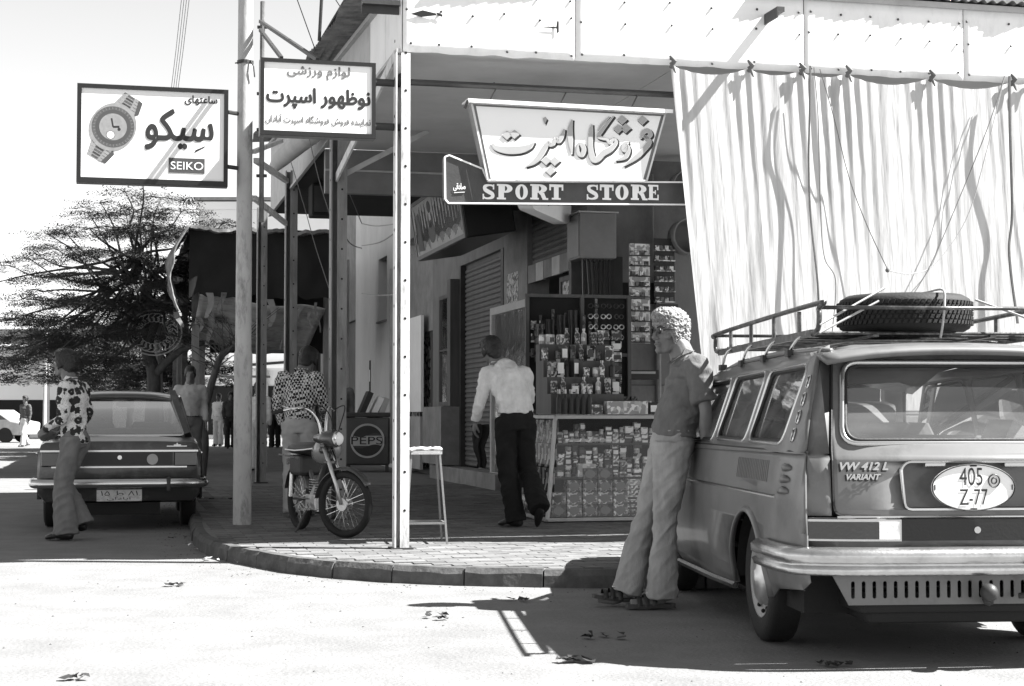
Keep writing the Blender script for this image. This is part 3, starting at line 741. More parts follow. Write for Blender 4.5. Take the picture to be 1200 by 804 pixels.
pol('watch_case_edge', m_ring, [(80*cos(a), 80*sin(a)) for a in [2*pi*k/40 for k in range(40)]], -.0102)
pol('watch_bezel', m_ink3, [(66*cos(a), 66*sin(a)) for a in [2*pi*k/40 for k in range(40)]], -.0106)
mb = MB()
for k in range(36):
    a = 2*pi*k/36; q1 = rot((74*cos(a), 74*sin(a))); q2 = rot((79*cos(a+.05), 79*sin(a+.05))); q3 = rot((68*cos(a+.05), 68*sin(a+.05))); q4 = rot((68*cos(a), 68*sin(a)))
    mb.add([(q_[0], -.0109, q_[1]) for q_ in (q1, q2, q3, q4)], [(0, 1, 2, 3)])
mb.build('bezel_mark', m_ink2, watch)
pol('watch_dial', m_ring2, [(52*cos(a), 52*sin(a)) for a in [2*pi*k/40 for k in range(40)]], -.0112)
for x, z, w, h, an in ((0, 0, 3, 34, .7), (0, 0, 4, 24, -1.0), (4, -30, 14, 2, 0)):
    pts = [(x+w*cos(an)*i-h*sin(an)*j, z+w*sin(an)*i+h*cos(an)*j) for i, j in ((-1, 0), (1, 0), (1, 1), (-1, 1))]; pol('watch_hand', m_ink, pts, -.0116)
for cx, cz, r, m in ((8, -32, 17, m_ink2), (8, -32, 14, m_sgn), (24, 4, 6, m_ink)): pol('sub_dial', m, [(cx+r*cos(a), cz+r*sin(a)) for a in [2*pi*k/20 for k in range(20)]], -.0118-(.0003 if r == 14 else 0))
MB().tube([(W1, .05, H1-.2), (W1+.1, .12, H1-.2)], .02, 6).tube([(W1, .05, .2), (W1+.1, .12, .2)], .02, 6).build('bracket', m_dark, sk1)

W2, H2 = .90, .60
sk2 = empty('sports_goods_sign', (-1.075-.972*W2, 12.8-.235*W2, 3.33), YAW, 'white box sign with three lines of dark and grey lettering beside the corner post', 'sign')
signbox(sk2, W2, H2, .12, .03)
X2 = lambda cx: (cx-150)/(603-150)*W2
Z2 = lambda cy, cx=380: (525+(cx-150)*.04-cy)/306*H2
text('lettering', persian('لوازم ورزشی'), m_ink2, sk2, X2(255), X2(500), Z2(306, 380), Z2(252, 380), y=-.008, bold=.003)
text('lettering', persian('نوظهور اسپرت'), m_ink, sk2, X2(176), X2(580), Z2(424, 380), Z2(342, 380), y=-.008, bold=.006)
text('lettering', persian('نماینده فروش فروشگاه اسپرت آبادان'), m_ink2, sk2, X2(172), X2(583), Z2(492, 380), Z2(450, 380), y=-.008, bold=.0016)
split_loose(MB().tube([(W2, .04, H2-.14), (W2+.2, .05, H2-.14)], .03, 10).tube([(W2, .04, .11), (W2+.2, .05, .11)], .03, 10).build('arm', m_dark, sk2))

# main sign
v0 = .10
def mu(cx, cy, v=v0): return pu(470+cx/2.872, cy/2.872, v)
O = mu(225, 612); ms = empty('sport_store_sign', W(O[0], v0, O[1]), YAW, 'trapezoid white sign over a dark SPORT STORE board, hanging under the front canopy', 'sign')
def ml(cx, cy): a = mu(cx, cy); return (a[0]-O[0], a[1]-O[1])
TP = [ml(232, 352), ml(880, 388), ml(818, 612), ml(286, 610)]
bd = [ml(145, 530), ml(160, 524), ml(272, 570), ml(290, 612), ml(960, 615), ml(960, 690), ml(158, 685), ml(147, 672)]
MB().poly([bd[::-1]], .10, T(0, -.02, 0)).build('board', mat('board_dark', .045, .45, var=.3, scale=6), ms)
# rim of the board
rim = MB(); ring = bd+[bd[0]]
for a, b in zip(ring, ring[1:]):
    if (a, b) == (bd[4], bd[5]): continue
    rim.bar((a[0], -.022, a[1]), (b[0], -.022, b[1]), .012, .018, up=(0, 1, 0))
rim.build('board_rim', m_white, ms)
MB().poly([TP[::-1]], .16, T(0, -.06, 0)).build('lamp_casing', mat('casing_grey', .16, .5), ms, bevel=.004)
fi = [ml(246, 362), ml(866, 396), ml(806, 608), ml(297, 608)]
MB().poly([fi[::-1]], .004, T(0, -.066, 0)).build('face', m_sgn, ms)
rim = MB()
for a, b in zip(TP, TP[1:]+TP[:1]): rim.bar((a[0], -.068, a[1]), (b[0], -.068, b[1]), .014, .012, up=(0, 1, 0))
rim.build('face_rim', m_postw, ms)
a, b = ml(222, 348), ml(890, 384)
MB().bar((a[0]-.02, -.01, a[1]+.012), (b[0]+.02, -.01, b[1]+.012), .24, .008, up=(0, 0, 1)).bar((a[0]-.02, -.13, a[1]-.0), (b[0]+.02, -.13, b[1]-.0), .006, .03, up=(0, 0, 1)).build('top_flashing', m_white, ms)
MB().bar((a[0]-.02, -.13, a[1]), (a[0]-.04, -.10, a[1]-.06), .012, .02).build('flashing_end', m_dark, ms)
for cx, cy in ((315, 285), (550, 300), (790, 310)):
    p = ml(cx, cy); q = ml(cx-2, cy+62); hk = MB(); hk.tube([(p[0], .03, p[1]+.02), (p[0]+.02, .0, p[1]-.01), (p[0], -.01, p[1]-.05), (q[0]-.03, -.01, q[1]+.03), (q[0]-.01, -.01, q[1]-.0)], .007, 6).build('hook', m_dark, ms)
# handwritten lettering of the main sign (strokes in enlarged-picture units)
ST = [[(298,486,4),(312,502,16),(350,510,24),(395,508,24),(425,498,16),(440,484,3)],
 [(541,440,5),(534,462,14),(522,480,14),(514,470,9),(506,486,13),(494,492,12),(488,482,9),(478,500,16),(462,526,18),(440,550,14),(414,564,3)],
 [(567,408,4),(561,440,16),(562,480,17),(566,522,3)],
 [(588,486,5),(600,492,14),(607,508,16),(600,526,14),(588,520,12),(586,500,8),(590,488,4)],
 [(634,424,4),(630,450,15),(629,500,17),(636,536,22),(650,542,18),(672,520,20),(694,508,18),(714,486,12),(708,472,9),(694,486,10),(684,474,9),(668,470,10),(656,462,12),(670,440,11),(706,396,3)],
 [(692,398,3),(668,424,9),(654,446,3)],
 [(756,484,6),(742,490,12),(738,508,12),(748,510,10),(752,494,8),(756,512,14),(744,534,13),(714,544,3)],
 [(798,470,5),(806,450,14),(822,444,14),(830,458,14),(818,468,10),(808,462,8),(826,482,16),(806,510,16),(780,535,15),(742,562,3)]]
DM = [(349,460),(374,457),(480,545),(509,547),(494,580),(735,408),(747,437),(722,438),(803,409)]
def strokes(name, m, grow, y, dx=0, dy=0):
    mb = MB()
    for k, s in enumerate(ST):
        pts = []
        for x, yy, w in s: p = ml(x+dx, yy+dy); pts.append((p[0], p[1], w/2.872/150))
        ribbon(mb, pts, y=y-k*.0002, grow=grow)
    for x, yy in DM:
        r = 15+grow*430; mb.add([(ml(x+dx+i*r, yy+dy+j*r)[0], y-.002, ml(x+dx+i*r, yy+dy+j*r)[1]) for i, j in ((-1.1, 0), (0, -1), (1.1, 0), (0, 1))], [(0, 1, 2, 3)])
    mb.add([(ml(x+dx, yy+dy)[0], y, ml(x+dx, yy+dy)[1]) for x, yy in ((470, 404), (478, 398), (484, 406), (476, 424), (472, 412))], [(0, 1, 2, 3, 4)])
    return mb.build(name, m, ms)
strokes('lettering_shadow', m_ink, .007, -.0675, 5, 5); strokes('lettering_outline', m_sgn, .003, -.070); strokes('lettering_fill', mat('letter_grey', .34, .5, bump=0, var=.1), .0, -.0735)
# slab-serif capitals
def glyph(ch):
    # unit box 0..1 (x) , 0..1 (z)
    arc = lambda cx, cz, rx_, rz_, a0, a1, n=10: [(cx+rx_*cos(radians(a0+(a1-a0)*k/n)), cz+rz_*sin(radians(a0+(a1-a0)*k/n))) for k in range(n+1)]
    R = lambda a, b, c, d: [(a, c), (b, c), (b, d), (a, d)]
    if ch == 'T': return [[R(.33, .67, 0, .999)], [R(.18, .82, 0, .12)], [R(0, 1, .82, 1)], [R(0, .12, .6, .82)], [R(.88, 1, .6, .82)]]
    if ch == 'E': return [[R(.1, .45, .02, .98)], [R(0, .5, 0, .1)], [R(0, .95, .88, 1)], [R(0, .98, 0, .12)], [R(.84, .95, .66, .88)], [R(.86, .98, .12, .36)], [R(.45, .7, .45, .56)], [R(.62, .72, .36, .65)]]
    bowl = lambda: [[(.4, .999)]+arc(.55, .72, .42, .28, 90, -90)+[(.4, .44)], [(.5, .56)]+arc(.5, .72, .14, .16, -90, 90)+[(.5, .88)]]
    if ch == 'P': return [[R(.1, .44, .02, .98)], [R(0, .56, 0, .12)], [R(0, .5, .88, 1)], bowl()]
    if ch == 'R': return [[R(.1, .42, .02, .98)], [R(0, .5, 0, .12)], [R(0, .5, .88, 1)], bowl(), [[(.5, .46), (.8, .46), (.92, .12), (1.04, .12), (1.04, 0), (.72, 0), (.6, .3), (.5, .4)]]]
    if ch == 'O': return [[arc(.5, .5, .5, .5, 0, 350, 30), arc(.5, .5, .15, .38, 350, 0, 30)]]
    if ch == 'S': return [[R(0, .12, 0, .36)], [R(.86, .98, .66, 1)], 'S']
def slab(word, m, parent, boxes, y):
    for ch, (x0, x1, z0, z1) in zip(word, boxes):
        mb = MB(); k = 0
        for L in glyph(ch):
            if L == 'S':
                pts = [(.93, .74, .06), (.82, .9, .14), (.5, .93, .16), (.2, .84, .28), (.22, .64, .32), (.5, .5, .34), (.8, .36, .32), (.82, .17, .28), (.5, .07, .16), (.18, .1, .14), (.05, .27, .06)]
                P = [(x0+(x1-x0)*a, z0+(z1-z0)*b, c*(x1-x0)) for a, b, c in pts]; ribbon(mb, P, y=y-.0012)
            else: mb.poly([[(x0+(x1-x0)*a, z0+(z1-z0)*b) for a, b in lp] for lp in L], 0, T(0, y-.0003*k, 0))
            k += 1
        mb.build('letter', m, parent)
def lbx(a, b, c0=622, c1=672): p = ml(a, c1+(a-270)*.004); q = ml(b, c0+(a-270)*.004); return (p[0], q[0], p[1], q[1])
slab('SPORTSTORE', m_white, ms, [lbx(*t) for t in ((272, 312), (320, 374), (382, 424), (432, 490), (496, 543), (622, 660), (666, 712), (718, 762), (770, 824), (828, 864))], -.026)
text('small_lettering', persian('صادقی'), m_white, ms, ml(174, 640)[0], ml(214, 640)[0], ml(174, 644)[1], ml(174, 618)[1], y=-.026, bold=.0015)
p, q = ml(176, 650), ml(212, 648); MB().bar((p[0], -.025, p[1]), (q[0], -.025, q[1]), .004, .006, up=(0, 1, 0)).build('underline', m_white, ms)

# overhead wires
wi = empty('overhead_wires', (-2.9, 24, 5), 0, 'bundle of thin pale wires running up into the sky above the watch sign', 'wires')
mb = MB()
for k in range(4): a = atY(213+k*3, -4, 24); b = atY(200+k*2.6, 110, 27); o3 = Vector((-2.9, 24, 5)); mb.tube([a-o3, (a+b)/2-o3-Vector((0, 0, .05)), b-o3], .007, 4)
mb.build('wire', mat('pale_wire', .45, .6), wi)
wl = empty('roof_edge_wires', (0, 14, 4), 0, 'dark thin wires and a short rod crossing above the canopy roof edge', 'wires'); o3 = Vector((0, 14, 4))
MB().tube([atY(347, -4, 15)-o3, atY(370, 60, 15.2)-o3], .006, 4).tube([atY(391, -4, 15)-o3, atY(400, 10, 15)-o3], .006, 4).tube([atY(377, -4, 14.5)-o3, atY(374, 48, 14.6)-o3], .016, 6).build('wire', m_dark, wl)
wc_ = empty('sagging_cables', (0, 15, 3), 0, 'sagging cables strung between the side posts under the canopy', 'wires'); o3 = Vector((0, 15, 3))
mb = MB()
for P in ([(362, 160, 17), (375, 215, 17), (392, 270, 17), (397, 305, 17)], [(341, 190, 20), (356, 240, 19.5), (370, 290, 19), (388, 345, 18)], [(398, 200, 17), (415, 240, 19), (424, 262, 22)], [(424, 288, 22), (445, 284, 16), (466, 270, 13.2)], [(424, 262, 22), (440, 265, 17), (466, 262, 13.2)], [(397, 262, 17), (410, 285, 19), (424, 291, 22)], [(424, 344, 22), (445, 346, 16), (466, 345, 13.2)]):
    mb.tube(smooth_line3([atY(*p)-o3 for p in P], 5), .006, 4)
mb.build('cable', m_grey, wc_)
# rolled awning cloth under the eaves and hanging loudspeaker box
ra = empty('rolled_awning', (0, 19, 3), 0, 'rolled pale cloth awning tied under the side eaves of the canopy', 'awning'); o3 = Vector((0, 19, 3))
m_roll = mat('roll_cloth', .4, .9)
MB().tube([atY(318, 200, 19.6)-o3, atY(330, 186, 19)-o3, atY(352, 166, 18)-o3, atY(376, 148, 17)-o3, atY(395, 130, 16.2)-o3], [.05, .1, .12, .12, .1], 10).build('cloth_roll', m_roll, ra, smooth=True)
db = empty('loudspeaker_box', W(.35, 7.6, 3.62), YAW, 'black box hung under the canopy soffit behind the posts', 'box'); MB().box(-.2, .2, -.2, .2, 0, .4).build('cabinet', m_void, db, bevel=.02); box('grille', m_dark, db, -.17, .17, -.21, -.202, .04, .36)
# ---------------------------------------------------------------- stool, moped, cooler
st = empty('metal_stool', (-.72, 13.42, PAVE), radians(10), 'tall backless stool of thin pale metal legs beside the corner post', 'stool')
hs = .76
for i, j in ((-1, -1), (1, -1), (1, 1), (-1, 1)): MB().bar((i*.17, j*.17, 0), (i*.115, j*.115, hs-.02), .016, .016).build('leg', m_grey, st)
mb = MB()
for a, b in (((-1, -1), (1, -1)), ((1, -1), (1, 1)), ((1, 1), (-1, 1)), ((-1, 1), (-1, -1))):
    mb.bar((a[0]*.157, a[1]*.157, .17), (b[0]*.157, b[1]*.157, .17), .016, .016)
mb.build('stretcher', m_grey, st)
mb = MB()
for a, b in (((-1, -1), (1, -1)), ((1, -1), (1, 1)), ((1, 1), (-1, 1)), ((-1, 1), (-1, -1))): mb.bar((a[0]*.12, a[1]*.12, hs-.02), (b[0]*.12, b[1]*.12, hs-.02), .03, .03)
mb.build('seat_frame', m_pale, st)
def cush(a, b): x, y = (a-.5)*.27, (b-.5)*.27; return Vector((x, y, hs+.012+.03*noise.noise(Vector((a*5, b*5, 2)))))
MB().grid(cush, 14, 14).build('seat', m_pale, st, smooth=True).modifiers.new('s', 'SOLIDIFY').thickness = .02

m_rub = mat('rubber', .010, .75, var=.3, bump=.3, bscale=80); m_chr = mat('chrome', .6, .18, metal=1, var=.1, bump=.05)
m_moto = mat('moped_paint', .04, .28, coat=.6, var=.15); m_seat = mat('seat_vinyl', .03, .45, bump=.3, bscale=120); m_alu = mat('aluminium', .45, .4, metal=.8, var=.2)
def wheel(name, root, c, R, w, steer=0, spokes=28, lean=0):
    e = MB(); Mx = T(*c) @ rz(steer) @ ry(lean) @ Matrix.Rotation(pi/2, 4, 'Y')
    pr = []
    for k in range(13): a = -pi/2+2*pi*k/12+pi/2; pr.append((R-w+w*cos(a), w*sin(a)))
    ty = e.lathe(pr, 48, Mx).build(name, m_rub, root, smooth=True)
    MB().lathe([(R-w*1.7, -w*.62), (R-w*1.35, -w*.7), (R-w*1.7, -w*.3), (R-w*1.9, 0), (R-w*1.7, w*.3), (R-w*1.35, w*.7), (R-w*1.7, w*.62)], 48, Mx).build('rim', m_chr, ty, smooth=True)
    s = MB()
    for k in range(spokes):
        a = 2*pi*k/spokes; b = a+(.45 if k % 2 else -.45); z = .035 if k % 4 < 2 else -.035
        p = Mx @ Vector((.028*cos(b), .028*sin(b), z)); q = Mx @ Vector(((R-w*1.8)*cos(a), (R-w*1.8)*sin(a), 0)); s.tube([p, q], .0022, 4)
    o = s.build('spokes', m_chr, ty); o['kind'] = 'stuff'
    MB().lathe([(0, -.05), (.045, -.05), (.045, -.035), (.022, -.03), (.022, .03), (.055, .035), (.055, .05), (0, .05)], 20, Mx).build('hub', m_alu, ty, auto=.6)
    return ty
mo = empty('moped', (-1.93, 14.97, PAVE), atan2(-.454, -.891), 'dark moped with spoked wheels and round headlamp parked on the pavement facing the kerb', 'moped')
R = .285; WB = 1.13
wheel('rear_wheel', mo, (0, 0, R), R, .032)
stv = radians(30)
wheel('front_wheel', mo, (0, WB, R), R, .032, steer=stv)
# steering group in its own axes
SM = T(0, WB, 0) @ rz(stv) @ T(0, -WB, 0)
def fx(x, y, z): return SM @ Vector((x, y, z))
tn = (WB-.27, 1.0)      # head
for s in (-1, 1):
    MB().tube([fx(s*.06, WB, R), fx(s*.055, WB-.06, R+.18), fx(s*.05, WB-.21, .80)], [.012, .017, .017], 10).build('fork_leg', m_chr if s < 0 else m_alu, mo, smooth=True)
MB().bar(fx(-.075, WB-.2, .78), fx(.075, WB-.2, .78), .05, .03).bar(fx(-.07, WB-.16, .64), fx(.07, WB-.16, .64), .045, .025).build('fork_yoke', m_moto, mo, bevel=.006)
mb = MB(); n = 18; vs = []; 
for k in range(n+1):
    a = radians(8+140*k/n)
    for j in range(7): t = (j/6-.5)*2; rr = R+.035-.022*t*t; vs.append(fx(t*.05, WB-rr*cos(a)*1.0 if 0 else WB-rr*cos(a), R+rr*sin(a)))
fs = [(i*7+j, i*7+j+1, i*7+j+8, i*7+j+7) for i in range(n) for j in range(6)]
mb.add(vs, fs).build('front_mudguard', m_moto, mo, smooth=True).modifiers.new('s', 'SOLIDIFY').thickness = .003
mb = MB(); vs = []
for k in range(n+1):
    a = radians(15+150*k/n)
    for j in range(7): t = (j/6-.5)*2; rr = R+.035-.022*t*t; vs.append((t*.05, rr*cos(a), R+rr*sin(a)))
mb.add(vs, fs).build('rear_mudguard', m_moto, mo, smooth=True).modifiers.new('s', 'SOLIDIFY').thickness = .003
MB().tube([fx(0, WB-.33, .84), fx(0, WB-.20, .84), fx(0, WB-.12, .84), fx(0, WB-.09, .84)], [.03, .07, .078, .07], 20).build('headlamp', m_moto, mo, smooth=True)
MB().tube([fx(0, WB-.093, .84), fx(0, WB-.078, .84)], [.07, .066], 20).build('lamp_rim', m_chr, mo, smooth=True); MB().ball(fx(0, WB-.09, .84), (.06, .03, .06), 14, 8).build('lamp_glass', mat('lamp_glass', .7, .1), mo, smooth=True)
for s in (-1, 1):
    h = [fx(s*.03, WB-.24, .86), fx(s*.06, WB-.26, 1.0), fx(s*.14, WB-.30, 1.09), fx(s*.24, WB-.36, 1.10), fx(s*.30, WB-.44, 1.08)]
    MB().tube(smooth_line3(h, 5), .012, 8).build('handlebar', m_chr, mo, smooth=True)
    MB().tube([h[-1], fx(s*.33, WB-.53, 1.06)], .017, 8).build('grip', m_rub, mo); MB().tube([fx(s*.25, WB-.33, 1.08), fx(s*.31, WB-.44, 1.12)], .005, 5).build('brake_lever', m_chr, mo)
    MB().tube(smooth_line3([fx(s*.24, WB-.34, 1.08), fx(s*.16, WB-.14, 1.12), fx(s*.05, WB-.10, .95), fx(0, WB-.2, .6), (0, .6, .4)], 6), .005, 5).build('brake_cable', m_rub, mo)
MB().tube([fx(0, WB-.26, .74), (0, .82, .74), (0, .66, .55), (0, .52, .38), (0, .35, .30)], [.03, .035, .05, .055, .05], 12).tube([(0, .42, .34), (0, .22, .60), (0, .16, .74)], .022, 8).tube([(.05, .42, .3), (.06, 0, R)], .012, 6).tube([(-.05, .42, .3), (-.06, 0, R)], .012, 6).build('frame', m_moto, mo, smooth=True)
MB().tube([(0, .50, .68), (0, .56, .70), (0, .68, .73), (0, .78, .76), (0, .84, .77)], [(.03, .05), (.10, .10), (.12, .12), (.11, .10), (.04, .05)], 16, side=(1, 0, 0)).build('fuel_tank', mat('tank_paint', .22, .25, coat=.6), mo, smooth=True)
MB().tube([(0, -.10, .72), (0, -.05, .735), (0, .15, .74), (0, .35, .745), (0, .47, .76), (0, .50, .76)], [(.06, .02), (.11, .05), (.125, .06), (.10, .055), (.05, .04), (.02, .02)], 14, side=(1, 0, 0)).build('seat', m_seat, mo, smooth=True)
MB().tube([(-.125, -.06, .73), (-.13, .2, .725), (-.10, .38, .735), (-.04, .5, .75)], .006, 6).tube([(.125, -.06, .73), (.13, .2, .725), (.10, .38, .735), (.04, .5, .75)], .006, 6).build('seat_trim', m_white, mo)
MB().box(-.11, .11, .0, .28, .50, .68).build('tool_box', m_seat, mo, bevel=.03)
MB().tube([(0, .42, .30), (0, .52, .42)], [.07, .055], 12).box(-.06, .06, .3, .55, .2, .34).build('engine', m_alu, mo, bevel=.01)
mb = MB()
for k in range(6): mb.box(-.075, .075, .44, .60, .36+k*.022, .366+k*.022)
mb.build('cooling_fins', m_alu, mo)
MB().tube(smooth_line3([Vector((-.05, .55, .32)), Vector((-.10, .50, .2)), Vector((-.12, .3, .17))], 5), .014, 8).tube([(-.12, .3, .17), (-.13, .05, .18), (-.13, -.18, .20)], [.022, .036, .03], 10).build('exhaust', m_chr, mo, smooth=True)
for s in (-1, 1):
    MB().tube([(s*.09, .0, R+.02), (s*.09, .03, .62)], [.02, .014], 8).build('shock_absorber', m_chr, mo); MB().bar((s*.08, .42, .26), (s*.11, .42+s*.14, .22), .014, .02).bar((s*.12, .42+s*.14, .22), (s*.20, .42+s*.14, .22), .06, .02).build('pedal', m_chr, mo)
MB().bar((-.11, .16, .66), (-.11, -.28, .68), .012, .012).bar((.11, .16, .66), (.11, -.28, .68), .012, .012).bar((-.11, -.28, .68), (.11, -.28, .68), .012, .012).bar((-.11, -.12, .67), (.11, -.12, .67), .01, .01).build('luggage_rack', m_chr, mo)
MB().tube([(-.05, .35, .22), (-.16, .33, .0)], .01, 6).tube([(.05, .35, .22), (.16, .33, .0)], .01, 6).build('stand', m_dark, mo)
box('tail_lamp', m_chr, mo, -.03, .03, -.3, -.26, .58, .64)

pc = empty('drinks_cooler', (-3.0, 29.5, PAVE), radians(4), 'dark drinks cooler chest with the round PEPSI badge standing in front of the pale wall', 'cooler')
mp_ = mat('cooler_paint', .035, .4, coat=.3)
MB().box(0, .80, 0, .6, .12, .98).build('chest', mp_, pc, bevel=.03); box('lid', m_dark, pc, -.01, .81, -.015, .61, .985, 1.07, bevel=.02)
for x in (.05, .75):
    for y in (.06, .54): box('leg', m_dark, pc, x-.03, x+.03, y-.03, y+.03, 0, .12)
cx, cz, r = .40, .56, .31
def circ(r, y, m, name, n=48, z0=-1, z1=1):
    pts = [(cx+r*cos(2*pi*k/n), cz+r*sin(2*pi*k/n)) for k in range(n)]
    return pts
ringp = MB(); ringp.poly([circ(r, 0, 0, ''), circ(r-.035, 0, 0, '')[::-1]], .006, T(0, -.008, 0)); bdg = ringp.build('badge_ring', m_pale, pc)
def wave(sgn):
    rr = r-.04; top = []
    for k in range(25):
        a = radians(12+156*k/24)*sgn; top.append((cx+rr*cos(a), cz+rr*sin(a)))
    x0 = top[-1][0]; x1 = top[0][0]
    for k in range(1, 20): x = x0+(x1-x0)*k/20; t = (x-cx)/rr; top.append((x, cz+sgn*.10+.035*sin(t*pi)*1.0))
    return top
for s in (1, -1): MB().poly([wave(s)], .003, T(0, -.006, 0)).build('badge_wave', m_black, pc)
MB().poly([[(cx-r+.05, cz-.09), (cx+r-.05, cz-.09), (cx+r-.05, cz+.09), (cx-r+.05, cz+.09)]], .002, T(0, -.005, 0)).build('badge_band', m_pale, pc)
text('lettering', 'PEPSI', m_black, pc, cx-.29, cx+.33, cz-.065, cz+.075, y=-.012, off=.05)
cr = empty('bottle_rack', (-2.75, 29.6, PAVE+1.07), radians(15), 'leaning stack of pale cardboard packs on top of the drinks cooler', 'cartons')
for k, (x, a, m) in enumerate(((0, .45, m_dark), (.2, .5, m_white), (.33, .4, m_pale))): MB().box(x, x+.10, 0, .3, 0, .42, T(0, 0, 0) @ ry(a*.9)).build('pack', m, cr)
bk = empty('leaning_bundle', (-2.1, 29.4, PAVE), radians(10), 'dark folded frame with pale rails standing between the cooler and the post', 'folding frame')
box('panel', m_black, bk, 0, .28, 0, .2, .5, .95); MB().bar((0, -.02, .1), (.12, -.02, .95), .03, .03).bar((.1, -.02, .1), (.22, -.02, .95), .03, .03).build('rail', m_pale, bk); box('lower_case', m_grey, bk, 0, .28, 0, .2, 0, .45)
# ---------------------------------------------------------------- glass counter and its goods
m_al = mat('counter_frame', .35, .35, metal=.5, dirt=.4, dscale=9, dcol=.2); m_cg = glass('counter_glass', .93, .05, fres=.45)
CU, CV, CW, CD, CH = 1.88, 2.62, 2.0, 1.45, 1.04
ct = empty('glass_counter', W(CU, CV, PAVE), YAW, 'glass kiosk counter in a metal frame crammed with cartons in front of the shop corner', 'counter')
SL = .10
def fr(*segs, w=.035, name='frame_rail'):
    for a, b in segs: MB().bar(a, b, w, w).build(name, m_al, ct, bevel=.003)
fl, frr, tl_, tr_ = (0, 0, .03), (CW, 0, .03), (SL, SL*.6, CH-.02), (CW, SL*.6, CH-.02)
fr((fl, frr), (tl_, tr_), (fl, (0, CD, .03)), (tl_, (SL, CD, CH-.02)), (fl, tl_), (frr, tr_), ((0, CD, .03), (SL, CD, CH-.02)))
box('top_glass', m_cg, ct, SL, CW, SL*.6, CD, CH-.002, CH+.008); box('base_board', m_dark, ct, .02, CW-.02, .02, CD-.02, .0, .012)
MB().add([(.03, .02, .05), (CW-.03, .02, .05), (CW-.03, SL*.6+.0, CH-.04), (SL+.02, SL*.6, CH-.04)], [(0, 1, 2, 3)]).build('front_pane', m_cg, ct)
m_sidep = pattern('side_print', 'print', .04, .75, 11); 
MB().add([(.012, .05, .05), (.012, CD-.05, .05), (SL+.0, CD-.05, CH-.04), (SL, SL*.6+.03, CH-.04)], [(0, 1, 2, 3)]).build('side_pane', m_cg, ct)
box('back_panel', m_void, ct, .03, CW, CD-.03, CD-.015, .05, CH-.04)
SHZ = (.43, .76)
for z in SHZ: box('shelf', m_cg, ct, SL*z+.03, CW-.03, SL*z*.6+.06, CD-.05, z-.008, z); MB().bar((SL*z+.03, SL*z*.6+.05, z-.004), (CW-.03, SL*z*.6+.05, z-.004), .012, .02).build('shelf_edge', m_black, ct)

GM = [mat('card_dark', .025, .4), pattern('card_mid', 'print', .03, .13, 38, .4), pattern('card_grey', 'print', .05, .42, 50, .4), pattern('card_pale', 'print', .12, .75, 42, .4), pattern('card_white', 'print', .3, .75, 26, .4), m_print, m_print2, m_print3]
cache = {}
def item(name, kind, u, v, z, w, d, h, mi, label, cat, group, rzz=0, mark=None, tilt=0):
    key = (kind, round(w, 3), round(d, 3), round(h, 3), mi)
    if key not in cache:
        mb = MB()
        if kind == 'box': mb.box(-w/2, w/2, 0, d, 0, h).box(-w/2+.003, w/2-.003, .003, d-.003, h, h+.002)
        elif kind == 'bottle': mb.lathe([(0, 0), (w*.5, 0), (w*.5, h*.6), (w*.42, h*.68), (w*.2, h*.78), (w*.2, h*.86), (w*.26, h*.86), (w*.26, h), (0, h)], 10)
        elif kind == 'tube': mb.lathe([(0, 0), (w*.42, 0), (w*.45, h*.08), (w*.5, h*.1), (w*.5, h*.92), (w*.42, h), (0, h)], 10)
        elif kind == 'roll': mb.lathe([(w*.2, 0), (w*.5, 0), (w*.5, d), (w*.2, d), (w*.2, 0)], 14, T(0, 0, w/2) @ rx(-pi/2))
        elif kind == 'cloth':
            mb.grid(lambda a, b: Vector(((a-.5)*w*(1-.15*b), .015*sin(a*14)+.01*sin(b*9), -h*b)), 10, 8)
        elif kind == 'glasses':
            for s in (-1, 1): mb.tube([(s*w*.25+w*.2*cos(a), 0, .0+h*.45*sin(a)) for a in [k*pi/5 for k in range(10)]], .006, 5, closed=True)
            mb.bar((-w*.05, 0, 0), (w*.05, 0, 0), .006, .006)
        me = mb.build(name, GM[mi]); cache[key] = me.data; bpy.data.objects.remove(me)
    o = bpy.data.objects.new(name, cache[key]); COL.objects.link(o); o.location = W(u, v, z); o.rotation_euler = (tilt, 0, YAW+rzz)
    tag(o, label, cat, group)
    if mark and kind == 'box':
        k2 = ('mark', round(w, 3), round(h, 3), mark)
        if k2 not in cache:
            mb = MB()
            if mark == 'disc': mb.add([(w*.36*cos(2*pi*k/14), -.0012, h/2+h*.36*sin(2*pi*k/14)) for k in range(14)], [tuple(range(14))]); mm_ = m_grey
            elif mark == 'band': mb.box(-w*.42, w*.42, -.0014, -.0004, h*.25, h*.72); mm_ = m_ink3
            elif mark == 'pale': mb.box(-w*.4, w*.4, -.0014, -.0004, h*.2, h*.8); mm_ = m_white
            q = mb.build('printed_mark', mm_); cache[k2] = q.data; bpy.data.objects.remove(q)
        c = bpy.data.objects.new('printed_mark', cache[k2]); COL.objects.link(c); c.parent = o
    return o
R_ = random.Random(3)
ORD = ['first', 'second', 'third', 'fourth', 'fifth', 'sixth', 'seventh', 'eighth', 'ninth', 'tenth', 'eleventh', 'twelfth'] + ['%dth' % i for i in range(13, 40)]
LEV = lambda k: 'bottom' if k == 0 else ORD[k]
TONE = ['black', 'dark grey', 'grey', 'pale', 'white', 'busily printed', 'finely printed', 'pale printed']
